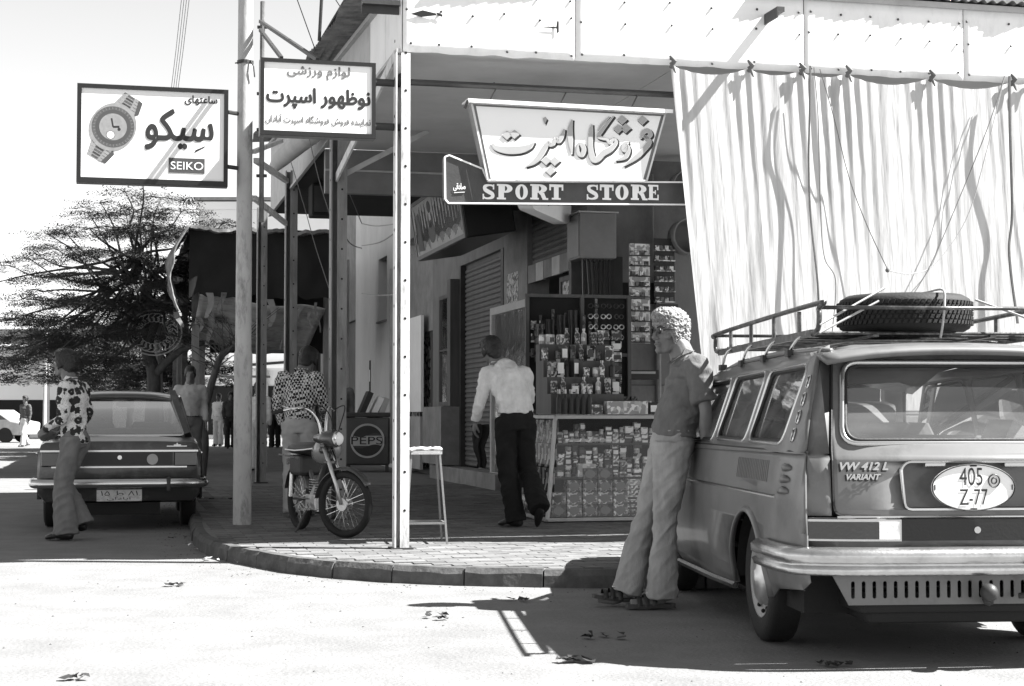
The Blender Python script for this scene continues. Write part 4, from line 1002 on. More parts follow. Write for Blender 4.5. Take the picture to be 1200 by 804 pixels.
# bottom shelf: square cartons in columns
cols = [(.10, 2, 1), (.26, 3, 3), (.42, 4, 2), (.575, 4, 1), (.73, 3, 3)]
G1 = 'square cartons stacked on the bottom of the glass counter'
for x, n, mi in cols:
    for k in range(n):
        item('carton', 'box', CU+x+.03, CV+.06+R_.uniform(0, .01), PAVE+.055+k*.118-(.0), .146, .14, .112, [mi, 3, 2, 1][k % 4], '%s square carton, %s level of the %s stack from the left in the counter' % (TONE[[mi, 3, 2, 1][k % 4]], LEV(k), ORD[cols.index((x, n, mi))]), 'carton', G1, mark='disc')
G2 = 'flat packets piled at the bottom of the glass counter'
for c, (x, n, h, w) in enumerate(((.90, 8, .05, .16), (1.07, 8, .05, .13), (1.22, 8, .05, .11), (1.36, 5, .08, .13), (1.53, 5, .08, .15), (1.7, 6, .06, .15), (1.87, 6, .06, .14))):
    for k in range(n):
        item('packet', 'box', CU+x, CV+.07+R_.uniform(0, .015), PAVE+.055+k*h*.99, w-.01, .12, h-.006, R_.choice([3, 4, 4, 3, 2, 1]), 'flat packet, %s level of the %s pile right of the square cartons' % (LEV(k), ORD[c]), 'packet', G2, mark='band' if R_.random() < .6 else None)
G3 = 'small packs on the middle shelf of the glass counter'; G4 = 'small packs on the top shelf of the glass counter'
for sh, z, g in ((0, SHZ[0], G3), (1, SHZ[1], G4)):
    x = .14; st_ = 0
    while x < 1.92:
        w = R_.choice([.05, .06, .07, .09]); d = .06; zz = 0; top = .31 if sh == 0 else .2
        lim = R_.uniform(.5, 1)*top*(1 if sh == 0 else .8)
        st_ += 1; lv = -1
        while zz < lim:
            lv += 1
            h = R_.choice([.03, .04, .05, .07]); kd = R_.random()
            if kd < .8: item('small_pack', 'box', CU+x+w/2, CV+.10+z*.05+R_.uniform(0, .05), PAVE+z+.001+zz, w, d, h-.003, R_.choice([0, 1, 2, 3, 4, 4, 0, 5, 6]), 'small pack, %s level of the %s stack on the %s shelf of the counter' % (LEV(lv), ORD[st_-1], 'middle' if sh == 0 else 'upper'), 'pack', g, mark=R_.choice(['band', 'pale', None]), rzz=R_.uniform(-.2, .2))
            else: item('small_jar', 'tube', CU+x+w/2, CV+.14+z*.05, PAVE+z+.001+zz, min(w, .06), w, h, R_.choice([2, 3, 4]), 'small jar, %s level of the %s stack on the %s shelf of the counter' % (LEV(lv), ORD[st_-1], 'middle' if sh == 0 else 'upper'), 'jar', 'small jars in the glass counter')
            zz += h
        x += w+R_.uniform(.002, .016)
for k in range(7): item('tape_roll', 'roll', CU+1.2+.09*(k % 4), CV+.12, PAVE+.80+.09*(k//4), .07, .04, .07, R_.choice([3, 4]), 'pale roll, %s from the left, %s layer, on the upper counter shelf' % (ORD[k % 4], LEV(k//4)), 'roll', 'rolls on the upper counter shelf')
item('flat_tray', 'box', CU+.45, CV+.10, PAVE+.78, .5, .1, .025, 4, 'long pale tray on the upper counter shelf near its left end', 'tray', None, rzz=.15)
item('white_box', 'box', CU+.42, CV+.07, PAVE+SHZ[0]+.002, .18, .1, .13, 4, 'pair of white boxes at the front of the middle shelf', 'box', None)
# magazines seen through the left side pane
for r in range(4):
    for k in range(5):
        o = item('magazine', 'box', CU+.05+r*.02, CV+.12+k*.25, PAVE+.06+r*.235, .2, .008, .225, R_.choice([5, 6, 7]), '%s magazine from the front in the %s row behind the left counter pane' % (ORD[k], LEV(r)), 'magazine', 'magazines in the left side of the counter', rzz=-pi/2)
# on top of the counter
zt = PAVE+CH+.009
for k in range(6):
    o = item('black_bottle', 'bottle', CU+.16+k*.062, CV+.16, zt, .052, .05, .24, 0, '%s dark bottle with white cap from the left on the counter top' % ORD[k], 'bottle', 'dark bottles on the counter top')
    MB().tube([(0, 0, .2), (0, 0, .243)], .017, 10).build('cap', GM[4], o)
item('long_box', 'box', CU+.86, CV+.14, zt, .42, .12, .125, 4, 'long white box with a perforated lower edge on the counter top', 'box', None)
MB()
for k, (x, w, h, mi, lb_) in enumerate(((.55, .11, .09, 3, 'pale bowl shaped carton left of the long white box'), (1.15, .12, .11, 0, 'dark carton with a white oval right of the long white box'), (1.30, .13, .11, 1, 'grey carton with a swoosh mark, second right of the long white box'), (1.45, .10, .10, 0, 'dark small carton third right of the long white box'), (1.62, .16, .14, 2, 'grey carton near the right end of the counter top'))):
    item('carton', 'box', CU+x, CV+.15, zt, w, .1, h, mi, lb_, 'carton', None, mark='pale' if mi == 0 else 'band')
G5 = 'pale packets heaped behind the long white box'
for k in range(26):
    c, r = k % 7, k//7; item('packet', 'box', CU+.72+c*.075+R_.uniform(-.01, .01), CV+.42, zt+r*.045+(.0), .068, .08, .04, R_.choice([3, 4, 1, 4]), 'small packet, %s from the left, %s layer, behind the long white box' % (ORD[c], LEV(r)), 'packet', G5, rzz=R_.uniform(-.3, .3))
for k in range(14):
    c, r = k % 7, k//7; item('dark_pack', 'box', CU+1.2+c*.1, CV+.4, zt+r*.06, .09, .1, .055, R_.choice([0, 0, 1, 5]), 'dark pack, %s from the left, %s layer, right end of the counter top' % (ORD[c], LEV(r)), 'pack', 'dark packs heaped at the right of the counter top', rzz=R_.uniform(-.5, .5))
# stepped rack with jars behind, left
rk = empty('stepped_rack', W(CU+.12, CV+.3, zt), YAW, 'stepped wooden rack crowded with jars and tubes on the left of the counter', 'rack')
for k in range(4): box('step', m_wood, rk, 0, .75, k*.15, k*.15+.15, 0, .20+k*.17)
for k in range(4):
    for j in range(8):
        kd = R_.random(); x = CU+.18+j*.09+R_.uniform(-.02, .02); v = CV+.30+k*.15+R_.uniform(.01, .06); z = zt+.20+k*.17; lb2 = '%s from the left on the %s step of the rack' % (ORD[j], LEV(k))
        if kd < .4: item('rack_tin', 'tube', x, v+.04, z, .07, .07, R_.choice([.1, .13, .16]), R_.choice([0, 1, 3, 4, 3, 5, 2]), 'round tin, '+lb2, 'tin', 'tins on the stepped rack')
        elif kd < .7: item('rack_bottle', 'bottle', x, v+.04, z, .06, .06, .17, R_.choice([0, 0, 2, 3, 4]), 'bottle, '+lb2, 'bottle', 'bottles on the stepped rack')
        else: item('rack_box', 'box', x, v, z, .075, .06, R_.choice([.1, .15, .18]), R_.choice([0, 1, 3, 4, 5, 6]), 'slim box, '+lb2, 'box', 'boxes on the stepped rack', rzz=R_.uniform(-.6, .6), mark=R_.choice(['pale', 'band', None]))
# tall board of hanging things behind, dark frame
bf = empty('hanging_board', W(2.0, 3.95, PAVE+CH+.02), YAW, 'dark upright frame hung with straps, sunglasses and small goods above the counter', 'display frame')
mb = MB(); 
for x in (0, .6, 1.12): mb.box(x, x+.04, .0, .04, 0, 1.25)
for z in (.0, .6, 1.22): mb.box(0, 1.16, .005, .035, z, z+.035)
mb.build('frame', m_wood, bf); box('back_cloth', m_void, bf, .02, 1.14, .045, .05, 0, 1.24)
for k in range(10): item('strap', 'box', 2.15+.075*k*.9, 3.9, PAVE+CH+.25+R_.uniform(0, .6), .03, .01, R_.uniform(.2, .5), R_.choice([0, 0, 1, 1]), '%s dark strap from the left on the display frame above the counter' % ORD[k], 'strap', 'straps hung on the display frame', rzz=R_.uniform(-.4, .4))
for k in range(12): item('sunglasses', 'glasses', 2.72+.14*(k % 3), 3.88, PAVE+CH+.82+.11*(k//3), .12, .02, .05, R_.choice([3, 4, 0]), 'sunglasses, %s row up and %s from the left on the display frame' % (ORD[k//3], ORD[k % 3]), 'sunglasses', 'sunglasses on the display frame', rzz=R_.uniform(-.3, .3))
for r in range(7):
    for k in range(2): item('hanging_card', 'box', 2.82+.15*k, 3.86, PAVE+CH+.10+r*.115, .11 if k else .13, .012, .1, [1, 1, 4, 0, 5, 3, 2][(r*2+k) % 7], 'small card, %s from the bottom in the %s hanging column' % (ORD[r], 'left' if k == 0 else 'right'), 'card', 'cards in hanging columns', mark=R_.choice(['pale', 'band']))
for k in range(16): item('hung_packet', 'box', 2.07+.09*(k % 6), 3.87, PAVE+CH+.62+.13*(k//6)+R_.uniform(-.02, .02), .06, .02, .09, R_.choice([0, 1, 2, 3, 5, 6]), 'small packet, %s from the left, %s row, on the display frame' % (ORD[k % 6], ORD[k//6]), 'packet', 'packets on the left half of the display frame', mark=R_.choice(['pale', 'band', None]))
for k in range(4): item('scarf', 'cloth', 2.12+.12*k, 3.84, PAVE+CH+.95+.05*k, .12, .02, .4, R_.choice([0, 0, 1]), '%s dark cloth from the left hanging on the display frame' % ORD[k], 'cloth', 'cloths on the display frame')
# cards of blister packs on the wall
def cardrack(name, u, z0, w, rowsn, dark, label):
    r = empty(name, W(u, 4.55, z0), YAW, label, 'card rack')
    box('backing_card', GM[0 if dark else 4], r, 0, w, 0, .01, 0, rowsn*.115+.03)
    for k in range(rowsn):
        z = .02+k*.115
        for j in range(4):
            box('blister_pack', GM[[3, 4, 1, 6][(j+k) % 4] if not dark else [2, 3, 1, 1][(j*2+k) % 4]], r, .01+j*(w-.02)/4, .005+(j+1)*(w-.02)/4-.006, -.025, 0, z, z+.045)
        box('tray', GM[0 if not dark else 3], r, .0, w, -.03, -.001, z-.014, z-.002)
    return r
cardrack('card_rack', 3.33, 1.95, .24, 4, False, 'pale card of small packs lowest beside the dark display frame')
cardrack('card_rack', 3.33, 2.45, .24, 5, False, 'pale card rack of packs high on the wall, left of the dark one')
cardrack('card_rack', 3.64, 1.9, .26, 4, True, 'dark card rack of packs low on the wall, nearest the leaning man')
cardrack('card_rack', 3.62, 2.4, .24, 6, True, 'dark card rack of packs high on the wall, right of the pale one')
sh_ = empty('wall_shelf', W(3.2, 4.4, 1.55), YAW, 'small black wall shelf with a pale edge under the pale card racks', 'shelf')
box('board', m_black, sh_, 0, .42, 0, .4, 0, .1); box('edge_strip', m_pale, sh_, .1, .38, -.006, -.001, .06, .085)
# stools etc. under the opening: crates by the counter back
# ---------------------------------------------------------------- station wagon
m_van = mat('wagon_paint', .12, .42, var=.15, scale=3, coat=.3, bump=.05, bscale=7, dirt=.6, dscale=4, dcol=.06); m_vroof = m_van
m_gask = mat('window_rubber', .01, .6); m_trim = mat('bright_trim', .5, .22, metal=1, var=.05, bump=0)
m_cargl = glass('car_glass', .8, .8, milk=.07); m_int = mat('car_interior', .13, .8); m_lens = mat('dark_lens', .015, .15, coat=1); m_lensw = mat('white_lens', .7, .15, coat=1)
m_under = mat('underbody', .008, .8)
vw = empty('station_wagon', (2.15, 7.62, 0), radians(5.2), 'dusty grey two-door station wagon with oval plate 405 Z-77 and a roof rack', 'station wagon')
BELT = .985
def hw(y, z):       # half width at height z and distance y from the tail
    w = .84
    if z < .55: w -= .05*((.55-z)/.3)**2
    elif z > .62: w -= .035*((z-.62)/.36)**2 if z < BELT else .035+.30*(z-BELT)*1.0
    if y < .5: w -= .05*((.5-y)/.5)**2
    if y > 3.6: w -= .14*((y-3.6)/.95)**2
    return w
def side_panel(loops, s, m, name, ysteps, zsteps, th=.012, parent=vw):
    bm_ = bmesh.new(); fl = [p for L in loops for p in L]; vs = [bm_.verts.new((0, y, z)) for y, z in fl]
    for t in tessellate_polygon([[Vector((y, z, 0)) for y, z in L] for L in loops]):
        try: bm_.faces.new([vs[i] for i in t])
        except ValueError: pass
    for z in zsteps: bmesh.ops.bisect_plane(bm_, geom=bm_.verts[:]+bm_.edges[:]+bm_.faces[:], plane_co=(0, 0, z), plane_no=(0, 0, 1))
    for y in ysteps: bmesh.ops.bisect_plane(bm_, geom=bm_.verts[:]+bm_.edges[:]+bm_.faces[:], plane_co=(0, y, 0), plane_no=(0, 1, 0))
    for v in bm_.verts: v.co.x = s*hw(v.co.y, v.co.z)
    bmesh.ops.recalc_face_normals(bm_, faces=bm_.faces)
    me = bpy.data.meshes.new(name); bm_.to_mesh(me); bm_.free(); me.materials.append(m); me.polygons.foreach_set('use_smooth', [True]*len(me.polygons))
    o = bpy.data.objects.new(name, me); COL.objects.link(o); o.parent = parent
    md = o.modifiers.new('s', 'SOLIDIFY'); md.thickness = th; md.offset = 0
    return o
def arch(cy, cz, r, a0, a1, n=14): return [(cy+r*cos(radians(a0+(a1-a0)*k/n)), cz+r*sin(radians(a0+(a1-a0)*k/n))) for k in range(n+1)]
RW, FWY, WR = 1.0, 3.48, .325
lower = [(.02, .40), (.02, .62), (.05, .80), (.10, BELT)] + [(.5, BELT), (2.9, BELT-.02), (3.3, .93), (4.3, .80), (4.45, .60), (4.4, .32), (3.95, .27)] + arch(FWY, .30, .37, 0, 180) + [(2.9, .24), (1.6, .24)] + arch(RW, .30, .38, -5, 185) + [(.45, .33), (.1, .36)]
zs = [.3, .36, .42, .48, .55, .62, .69, .76, .83, .9, .96]; ys = [.06, .1, .16, .25, .4, .6, .8, 1.2, 2, 3, 3.4, 3.7, 4, 4.2, 4.35]
# windows in (y, z)
w3 = rpoly([(.45, 1.03), (1.14, 1.03), (1.08, 1.40), (.37, 1.415)], .06); w2 = rpoly([(1.22, 1.03), (1.93, 1.03), (1.85, 1.385), (1.16, 1.40)], .06); w1 = rpoly([(2.02, 1.02), (3.02, 1.0), (2.62, 1.35), (1.94, 1.38)], .07)
upper = [(.10, BELT), (.30, 1.47), (.9, 1.47), (1.8, 1.455), (2.3, 1.43), (2.62, 1.39), (3.2, BELT-.04), (2.9, BELT-.02), (.5, BELT)]
for s in (-1, 1):
    side_panel([lower], s, m_van, 'side_panel', ys, zs)
    side_panel([upper, w3, w2, w1], s, m_van, 'window_surround', [.2, .3, .4, .5, .6], [1.1, 1.2, 1.3, 1.4], .02)
    for wl_ in (w3, w2, w1):
        g = [(s*(hw(y, z)-.012), y, z) for y, z in wl_]; gl = MB().add(g, [tuple(range(len(g)))]).build('side_window', m_cargl, vw)
        MB().tube([(s*(hw(y, z)+.006), y, z) for y, z in wl_], .011, 6, closed=True).build('window_trim', m_trim, gl, smooth=True)
        MB().tube([(s*(hw(y, z)-.002), y+(.012 if y < sum(p[0] for p in wl_)/len(wl_) else -.012), z+(.012 if z < 1.2 else -.012)) for y, z in wl_], .010, 6, closed=True).build('window_seal', m_gask, gl, smooth=True)
    # four air slots in the rear pillar
    for k in range(4):
        z = 1.075+k*.085; y = .295
        MB().tube([(s*(hw(y, z+dz)+.012), y+dy, z+dz) for dy, dz in [(q[0], q[1]) for q in rrect(-.018, .018, -.03, .03, .017, 3)]], .006, 5, closed=True).build('air_slot', m_trim, vw)
        MB().box(-.004, .004, y-.012, y+.012, z-.024, z+.024, T(s*(hw(y, z)+.010), 0, 0)).build('air_slot', m_gask, vw)
    # belt trim, door gap, grille, sill
    MB().tube([(s*(hw(y, .775)+.008), y, .775) for y in (.42, .7, 1.2, 1.8, 2.4, 3.0)], .009, 6).build('side_moulding', m_trim, vw)
    MB().tube([(s*(hw(y, BELT)+.003), y, BELT+.012) for y in (.08, .3, .8, 1.6, 2.4, 3.0)], .006, 5).build('waist_seam', m_gask, vw)
    for yy in (1.62, 3.05): MB().tube([(s*(hw(yy, z)+.002), yy+(.05 if z < .45 and yy < 2 else 0), z) for z in (.27, .4, .55, .7, .85, .97)], .005, 4).build('door_gap', m_gask, vw)
    MB().tube([(s*.80, 1.45, .24), (s*.81, 2.0, .235), (s*.81, 3.0, .235)], .02, 6).build('sill', m_trim, vw)
    mb = MB()
    for k in range(19): y = .62+k*.036; mb.tube([(s*(hw(y, z)+.007), y+.0, z) for z in (.84, .875, .91, .945)], .0045, 4)
    o = mb.build('air_intake', m_grey, vw); o['kind'] = 'stuff'
    for k in range(3):
        mb = MB(); y = .30+.05*k*0; z = .80+.055*k; mb.tube([(s*(hw(.34, z)+.004), .38-.02*k, z), (s*(hw(.3, z)+.012), .30, z+.012), (s*(hw(.24, z)+.004), .24, z+.008)], [.012, .02, .01], 8).build('louvre', m_van, vw, smooth=True)
    mb = MB(); arcp = [(s*(hw(RW+.39*cos(a), max(.3+.39*sin(a), .3))+.008), RW+.385*cos(a), .30+.385*sin(a)) for a in [radians(-4+188*k/20) for k in range(21)]]
    mb.tube(arcp, [(.022, .012)]*21, 8).build('wheel_arch_lip', m_van, vw, smooth=True)
    MB().tube([(s*(hw(FWY+.37*cos(a), .4)+.006), FWY+.375*cos(a), .30+.375*sin(a)) for a in [radians(180*k/18) for k in range(19)]], [(.018, .012)]*19, 8).build('wheel_arch_lip', m_van, vw, smooth=True)
    MB().tube([(s*(hw(2.9, .8)+.04), 2.9, .9), (s*(hw(2.9, .8)+.04), 2.78, .9)], .012, 6).build('door_handle', m_trim, vw)
    MB().tube([(s*.60, .27, 1.475), (s*.635, .35, 1.485), (s*.655, 1, 1.49), (s*.655, 1.9, 1.47), (s*.64, 2.55, 1.42), (s*.62, 2.9, 1.28)], .016, 6).build('roof_gutter', m_van, vw, smooth=True)
def roof(a, b):
    y = .12+2.6*a; t = (b-.5)*2
    zc = 1.505+.03*(1-(2*a-.85)**2) - (.20*max(0, a-.8)/.2*.6)
    z = zc - .05*abs(t)**2.6 - (.03*max(0, .06-a)/.06)
    return Vector((t*(.668-.03*a), y, z-.0))
o = MB().grid(roof, 24, 20).build('roof', m_vroof, vw, smooth=True); o.modifiers.new('s', 'SOLIDIFY').thickness = .03
# tail: surround with the window opening, curved in plan, leaning forward above the waist
def tail_y(x, z):
    y = .0 + .10*(abs(x)/.84)**4
    if z > BELT-.02: y += .27*(z-BELT+.02)/.52 + .02
    elif z > .78: y += .02*(z-.78)/.2
    return y
def tail(loops, m, name, zst, xst, th=.014, dy=0):
    bm_ = bmesh.new(); fl = [p for L in loops for p in L]; vs = [bm_.verts.new((x, 0, z)) for x, z in fl]
    for t in tessellate_polygon([[Vector((x, z, 0)) for x, z in L] for L in loops]):
        try: bm_.faces.new([vs[i] for i in t])
        except ValueError: pass
    for z in zst: bmesh.ops.bisect_plane(bm_, geom=bm_.verts[:]+bm_.edges[:]+bm_.faces[:], plane_co=(0, 0, z), plane_no=(0, 0, 1))
    for x in xst: bmesh.ops.bisect_plane(bm_, geom=bm_.verts[:]+bm_.edges[:]+bm_.faces[:], plane_co=(x, 0, 0), plane_no=(1, 0, 0))
    for v in bm_.verts: v.co.y = tail_y(v.co.x, v.co.z)+dy
    bmesh.ops.recalc_face_normals(bm_, faces=bm_.faces)
    me = bpy.data.meshes.new(name); bm_.to_mesh(me); bm_.free(); me.materials.append(m); me.polygons.foreach_set('use_smooth', [True]*len(me.polygons))
    o = bpy.data.objects.new(name, me); COL.objects.link(o); o.parent = vw; md = o.modifiers.new('s', 'SOLIDIFY'); md.thickness = th; md.offset = 0
    return o
xs_ = [-.8, -.72, -.64, -.5, -.3, 0, .3, .5, .64, .72, .8]
rwin = rpoly([(-.60, 1.045), (.60, 1.045), (.545, 1.415), (-.545, 1.415)], .075, 6)
gate = rpoly([(-.665, .705), (.665, .705), (.665, .985), (.585, 1.505), (-.585, 1.505), (-.665, .985)], .05, 4)
rec = rpoly([(-.335, .735), (.335, .735), (.35, .925), (.32, .955), (-.32, .955), (-.35, .925)], .03, 3)
tail([gate, rwin, rec], m_van, 'tailgate', [.80, .9, BELT-.02, BELT, 1.03, 1.2, 1.4], xs_)
for s in (-1, 1):
    q = [(s*.672, .705), (s*.672, .985), (s*.592, 1.505), (s*.652, 1.48), (s*.768, BELT), (s*.786, .8), (s*.794, .705)]; tail([q], m_van, 'rear_pillar', [.80, .9, BELT-.02, BELT], [s*.72, s*.78], .014)
for s in (-1, 1): tail([[(s*.64, .69), (s*.64, .985), (s*.56, 1.49), (s*.625, 1.49), (s*.71, .985), (s*.71, .69)]], m_gask, 'gap_backing', [.80, .9, BELT-.02, BELT], [], .004, .022)
tail([[(-.775, .43), (.775, .43), (.793, .5), (.794, .698), (-.794, .698), (-.793, .5)]], m_van, 'rear_valance', [.5], xs_)
# thin dark gap lines
gp = [(x, tail_y(x, z)-.008, z) for x, z in gate]; MB().tube(gp, .005, 4, closed=True).build('tailgate_gap', m_gask, vw)
# plate recess
mb = MB(); n = len(rec); mb.add([(x, tail_y(x, z), z) for x, z in rec]+[(x*.97, tail_y(x, z)+.06, .85+(z-.85)*.93) for x, z in rec], [(i, (i+1) % n, n+(i+1) % n, n+i) for i in range(n)]+[tuple(range(n, 2*n))]).build('plate_recess', m_van, vw)
for x in (-.19, .19): MB().box(x-.05, x+.05, -.0, .05, .93, .95).build('plate_lamp', m_trim, vw, bevel=.005)
MB().tube([(x*1.01, tail_y(x, z)-.012, z) for x, z in rec], .008, 5, closed=True).build('recess_trim', m_trim, vw)
# window glass and trim
g = [(x, tail_y(x, z)+.012, z) for x, z in rwin]
rg = MB().add(g, [tuple(range(len(g)))]).build('rear_window', m_cargl, vw)
MB().tube([(x*1.015, tail_y(x, z)-.012, z+(.008 if z > 1.2 else -.008)) for x, z in rwin], .015, 8, closed=True).build('window_trim', m_trim, rg, smooth=True)
MB().tube([(x*.985, tail_y(x, z)-.006, z+(-.008 if z > 1.2 else .008)) for x, z in rwin], .012, 6, closed=True).build('window_seal', m_gask, rg, smooth=True)
# badge, lamps, plate
text('badge', 'VW 412 L', m_trim, vw, -.64, -.415, .918, .952, y=.004, bold=.002, shear=.3); text('badge', 'VARIANT', m_trim, vw, -.61, -.45, .873, .898, y=.004, bold=.0015, shear=.3)
text('badge_shadow', 'VW 412 L', m_gask, vw, -.647, -.422, .910, .944, y=.010, bold=.003, shear=.3); text('badge_shadow', 'VARIANT', m_gask, vw, -.616, -.456, .867, .892, y=.010, bold=.003, shear=.3)
for s in (-1, 1):
    f = lambda x, z, d: (s*x, tail_y(x, z)-d, z)
    hs_ = MB(); xsn = [.36+.46*k/8 for k in range(9)]
    def lamp(x0, x1, z0, z1, d0, d1, m, name, bev=0):
        mb = MB(); xx = [x0+(x1-x0)*k/5 for k in range(6)]
        mb.add([(s*x, tail_y(x, z)-dd, z) for x in xx for z, dd in ((z0, d0), (z0, d1), (z1, d1), (z1, d0))], [(4*k+j, 4*k+(j+1) % 4, 4*k+4+(j+1) % 4, 4*k+4+j) for k in range(5) for j in range(4)]+[(0, 1, 2, 3), (23, 22, 21, 20)])
        return mb.build(name, m, vw)
    lamp(.36, .80, .590, .690, .005, .022, m_trim, 'lamp_bezel'); lamp(.47, .79, .600, .680, .01, .034, m_lens, 'tail_lamp'); lamp(.372, .467, .600, .680, .01, .034, m_lensw, 'reversing_lamp')
MB().box(-.36, .36, -.016, .01, .592, .688).build('centre_panel', m_black, vw); MB().tube([(-.66, -.008, .700), (.66, -.008, .700)], .007, 5).build('lower_trim', m_trim, vw)
MB().tube([(0.0, -.02, .64), (0, -.004, .64)], .016, 12).build('lock', m_trim, vw)
# plate: oval, built as a part with lettering
E_ = [(.255*cos(2*pi*k/44), .125*sin(2*pi*k/44)) for k in range(44)]
npl = MB().poly([E_], .006).build('number_plate', m_white, vw); npl.location = (-.03, -.052, .838); npl.scale = (.78, 1, .86)
MB().tube([(x*.985, -.002, z*.98) for x, z in E_], .004, 5, closed=True).build('plate_rim', m_gask, npl)
text('plate_lettering', '405', m_ink, npl, -.085, .055, .01, .105, y=-.002, off=.02); text('plate_lettering', 'Z-77', m_ink, npl, -.085, .085, -.095, -.01, y=-.002, off=.0)
MB().tube([(.125+.034*cos(a), -.002, .035+.034*sin(a)) for a in [k*pi/9 for k in range(18)]], .004, 5, closed=True).tube([(.125+.016*cos(a), -.002, .035+.016*sin(a)) for a in [k*pi/6 for k in range(12)]], .004, 5, closed=True).build('plate_seal', m_ink, npl)
for x, z in ((-.235, 0), (.235, 0)): box('plate_bolt', m_ink, npl, x-.003, x+.003, -.004, 0, z-.014, z+.014)
for z in (-.115, .115): box('plate_bolt', m_ink, npl, -.02, .02, -.004, 0, z-.004, z+.004)
# bumper
m_bump = mat('bumper_metal', .5, .25, metal=.9, var=.2, dirt=.5, dscale=9, dcol=.25)
prof = [(0, .432), (-.045, .440), (-.055, .468), (-.038, .478), (-.038, .492), (-.058, .503), (-.06, .54), (-.03, .562), (0, .565)]
mb = MB(); path = []
for k in range(25):
    x = -.835+1.67*k/24; path.append((x, -.035+.10*(abs(x)/.835)**5))
path = [(-.86, .60), (-.862, .35), (-.855, .17)]+path[0:]+[(.855, .17), (.862, .35), (.86, .60)]
L = len(path); vs = []
for i, (x, y) in enumerate(path):
    a = path[max(i-1, 0)]; b = path[min(i+1, L-1)]; d = Vector((b[0]-a[0], b[1]-a[1])).normalized(); nrm = Vector((d.y, -d.x))
    for o_, z in prof: vs.append((x+nrm.x*(-o_), y+nrm.y*(-o_), z))
np_ = len(prof); mb.add(vs, [(i*np_+j, i*np_+j+1, (i+1)*np_+j+1, (i+1)*np_+j) for i in range(L-1) for j in range(np_-1)]+[tuple(range(np_)), tuple((L-1)*np_+j for j in range(np_-1, -1, -1))])
mb.build('rear_bumper', m_bump, vw, smooth=True)
# slotted apron below the bumper
hol = []
for k in range(24):
    x = -.58+k*.0505
    if k == 23: break
    hol.append(rrect(x-.009, x+.009, .325, .405, .008, 2)[::-1])
MB().poly([[(-.68, .44), (-.60, .295), (.60, .295), (.68, .44)]]+hol, .01, T(0, .02, 0)).build('slotted_apron', m_van, vw)
MB().box(-.55, .55, .04, .4, .25, .36).box(-.5, .5, .08, .5, .20, .30).build('silencer', m_under, vw, bevel=.03)
MB().ball((.02, -.10, .36), .042, 12, 8).tube([(.02, -.09, .33), (.05, -.02, .31), (.08, .1, .30)], [.03, .02, .02], 8).build('tow_ball', m_dark, vw, smooth=True)
MB().tube([(.24, -.09, .44), (.245, -.1, .39), (.24, -.06, .34), (.18, -.05, .34)], .014, 8).tube([(.24, -.09, .43), (.24, -.09, .47)], .035, 12).build('tow_socket', m_dark, vw, smooth=True)
# underside, front, interior
MB().box(-.72, .72, .35, 4.3, .22, .42).build('floor_pan', m_under, vw); MB().box(-.62, .62, .35, 4.2, .42, .55).build('inner_floor', m_under, vw)
def nose(a, b):
    x = (a-.5)*2*.70; y = 3.15+1.32*b; z = .96-.10*b-.06*b**3-.04*abs(a-.5)*2; return Vector((x, y, z))
MB().grid(nose, 10, 10).build('bonnet', m_van, vw, smooth=True); box('nose_panel', m_van, vw, -.69, .69, 4.36, 4.46, .35, .82, bevel=.03)
box('front_bumper', m_bump, vw, -.8, .8, 4.47, 4.55, .40, .52, bevel=.02)
for s in (-1, 1): MB().tube([(s*.5, 4.46, .68), (s*.5, 4.48, .68)], .09, 16).build('headlight', m_lensw, vw)
ws = [(-.72, 3.12, .97), (.72, 3.12, .97), (.56, 2.66, 1.37), (-.56, 2.66, 1.37)]; g = MB().add(ws, [(0, 1, 2, 3)]).build('windscreen', m_cargl, vw)
MB().tube(ws, .022, 6, closed=True).build('window_seal', m_gask, g)
box('dashboard', m_int, vw, -.66, .66, 2.85, 3.1, .80, .97, bevel=.03); MB().lathe([(.185, -.012), (.2, 0), (.185, .012), (.17, 0), (.185, -.012)], 24, T(-.33, 2.62, .98) @ rx(radians(62))).build('steering_wheel', m_gask, vw)
def seat(x, y, w, zt_, name='car_seat'):
    MB().tube([(x, y-.12, .55), (x, y-.16, .8), (x, y-.2, zt_-.08), (x, y-.21, zt_)], [(w/2, .08), (w/2, .08), (w/2*.92, .06), (w/2*.75, .04)], 16, side=(1, 0, 0)).box(x-w/2, x+w/2, y-.1, y+.4, .45, .62).build(name, m_int, vw, smooth=False)
seat(-.33, 2.3, .5, 1.12); seat(.33, 2.3, .5, 1.12); seat(0, 1.3, 1.2, 1.06, 'rear_seat')
box('load_floor', m_int, vw, -.62, .62, .15, 1.1, .80, .86)
